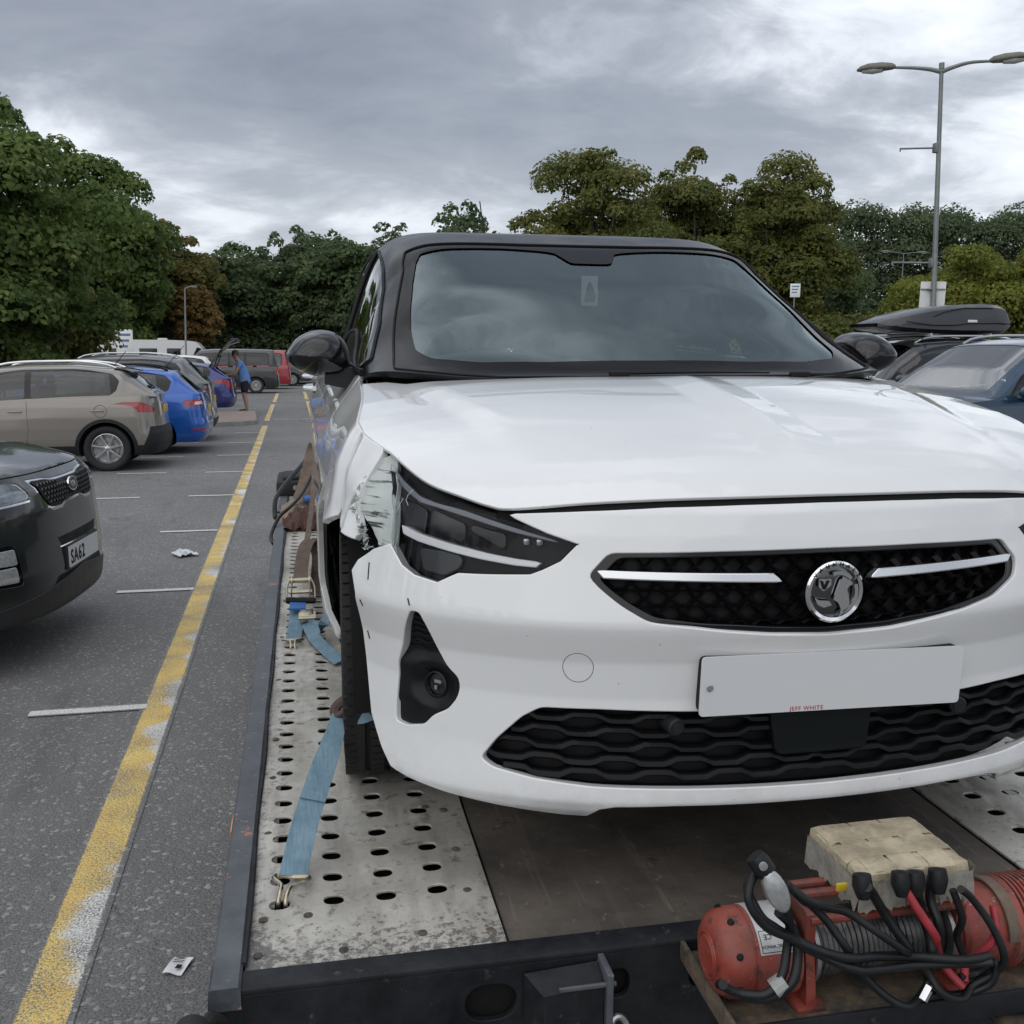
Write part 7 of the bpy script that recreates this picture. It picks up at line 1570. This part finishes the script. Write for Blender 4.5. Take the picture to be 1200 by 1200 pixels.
# ------------------------------------------------------------------ the man at the open tailgate
def skin_obj(name, nodes, edges, mt, parent, sub=2):
    me = bpy.data.meshes.new(name); me.from_pydata([n[:3] for n in nodes], edges, []); me.materials.append(mt); o = link(bpy.data.objects.new(name, me), parent)
    o.modifiers.new('skin', 'SKIN'); d = me.skin_vertices[0].data
    for i, n in enumerate(nodes):
        r = n[3]; d[i].radius = (r, r) if not hasattr(r, '__len__') else r; d[i].use_root = (i == 0)
    o.modifiers['skin'].use_smooth_shade = True; s = o.modifiers.new('sub', 'SUBSURF'); s.levels = sub; s.render_levels = sub; return o
def man():
    SK = mat('skin', (.42, .23, .165), .5, var=.1, vscale=12)
    t = thing('person', 'man in blue T-shirt and dark shorts leaning over the open tailgate', 'person', at(-1.36, 30.95, 0, R(-90) + R(180)))
    # local frame: +Y is where he faces
    N = [(0, 0, .93, .13), (0, .02, 1.05, .13), (0, .06, 1.22, .145), (0, .12, 1.38, .13), (0, .17, 1.47, .07), (0, .21, 1.54, .058), (0, .245, 1.63, .088), (0, .265, 1.70, .078)]
    E_ = [(i, i + 1) for i in range(7)]
    def chain(start, pts):
        k = start
        for p in pts: N.append(p); E_.append((k, len(N) - 1)); k = len(N) - 1
        return k
    for sg in (-1, 1):
        h = chain(3, [(sg * .17, .13, 1.40, .062), (sg * .23, .17, 1.27, .05), (sg * .23, .25, 1.11, .043), (sg * .19, .40, 1.08, .036), (sg * .165, .49, 1.07, .028)])
        b = N[h]
        palm = chain(h, [(b[0], b[1] + .05, b[2] - .005, (.034, .018))])
        for k, dx in enumerate((-.027, -.009, .009, .027)):
            L_ = (.034, .042, .040, .030)[k]; chain(palm, [(b[0] + dx, b[1] + .085, b[2] - .006, .0095), (b[0] + dx * 1.1, b[1] + .085 + L_ * .7, b[2] - .018, .0088), (b[0] + dx * 1.1, b[1] + .085 + L_, b[2] - .038, .008)])
        chain(h, [(b[0] - sg * .032, b[1] + .03, b[2] - .005, .0105), (b[0] - sg * .05, b[1] + .062, b[2] - .014, .0095)])
        chain(0, [(sg * .095, .0, .86, .105), (sg * .105, .03, .50, .062), (sg * .105, -.01, .30, .056), (sg * .105, -.04, .10, .042), (sg * .105, .0, .05, .042), (sg * .11, .13, .035, .034)])
    skin_obj('body', N, E_, SK, t)
    SH = mat('blue_tshirt', (.13, .27, .58), .85, var=.12, vscale=9, bump=.15, bscale=14)
    S = [(0, -.02, .76, .185), (0, .0, .93, .182), (0, .03, 1.10, .165), (0, .07, 1.24, .172), (0, .125, 1.385, .152), (0, .165, 1.455, .085)]; e = [(0, 1), (1, 2), (2, 3), (3, 4), (4, 5)]
    for sg in (-1, 1): S += [(sg * .17, .13, 1.395, .084), (sg * .235, .165, 1.26, .078)]; k = len(S); e += [(4, k - 2), (k - 2, k - 1)]
    skin_obj('t_shirt', S, e, SH, t)
    DK = mat('dark_shorts', (.012, .015, .022), .85, var=.2, vscale=10); S = [(0, .0, 1.04, .14), (0, 0, .88, .15)]; e = [(0, 1)]
    for sg in (-1, 1): S += [(sg * .10, .005, .78, .125), (sg * .11, .025, .55, .105)]; k = len(S); e += [(1, k - 2), (k - 2, k - 1)]
    skin_obj('shorts', S, e, DK, t)
    for sg in (-1, 1): skin_obj('shoe', [(sg * .105, -.055, .055, .05), (sg * .107, .05, .045, .052), (sg * .11, .15, .035, .046), (sg * .11, .19, .032, .034)], [(0, 1), (1, 2), (2, 3)], mat('dark_shoe', (.02, .02, .02), .6), t)
    m = MB(); c = Vector((0, .245, 1.70)); n = 14
    m.loft([[(c.x + .092 * math.cos(a) * s, c.y - .012 + .104 * math.sin(a) * s - .02 * z, c.z + z) for a in np.linspace(0, 2 * math.pi, n + 1)[:-1]] for z, s in ((-.075, .78), (-.03, .96), (.02, 1.0), (.065, .86), (.09, .55), (.10, .1))]); obj('hair', m, mat('grey_brown_hair', (.10, .08, .06), .8, var=.3, vscale=40), t)
    m = MB(); m.loft([[(c.x + r * math.cos(a), c.y + y, c.z - .055 + r * 1.2 * math.sin(a)) for a in np.linspace(0, 2 * math.pi, 9)[:-1]] for y, r in ((.06, .022), (.10, .013), (.108, .006))]); obj('nose', m, SK, t)
    for sg in (-1, 1):
        m = MB(); m.lathe([(.001, -.004), (.011, 0), (.001, .008)], Matrix.Translation((c.x + sg * .034, c.y + .078, c.z - .02)) @ Matrix.Rotation(R(-90), 4, 'X'), 10); obj('eye', m, MATT, t)
        m = MB(); m.loft([[(c.x + sg * (.082 + d), c.y - .01 + .02 * math.cos(a) * s, c.z - .035 + .034 * math.sin(a) * s) for a in np.linspace(0, 2 * math.pi, 9)[:-1]] for d, s in ((0, .8), (.014, 1), (.018, .7))]); obj('ear', m, SK, t)
    m = MB(); m.tube([(-.022, c.y + .077, c.z - .10), (0, c.y + .084, c.z - .102), (.022, c.y + .077, c.z - .10)], .006, 6); obj('mouth', m, mat('lips', (.30, .12, .10), .5), t)
    b = thing('carrier_bag', 'pale green and white carrier bag held at the open tailgate', 'bag', at(-1.36, 30.95, 0, R(90)))
    RN = np.random.default_rng(3); m = MB()
    m.loft([[(.12 + r * math.cos(a) * (1 + RN.normal(0, .06)), .50 + r * .55 * math.sin(a) * (1 + RN.normal(0, .06)), z) for a in np.linspace(0, 2 * math.pi, 13)[:-1]] for z, r in ((.66, .10), (.70, .17), (.82, .18), (.95, .13), (1.02, .05), (1.06, .03))]); obj('bag_body', m, mat('bag_plastic', (.50, .62, .42), .4, var=.3, vscale=8), b)
man()
bpy.context.view_layer.update()
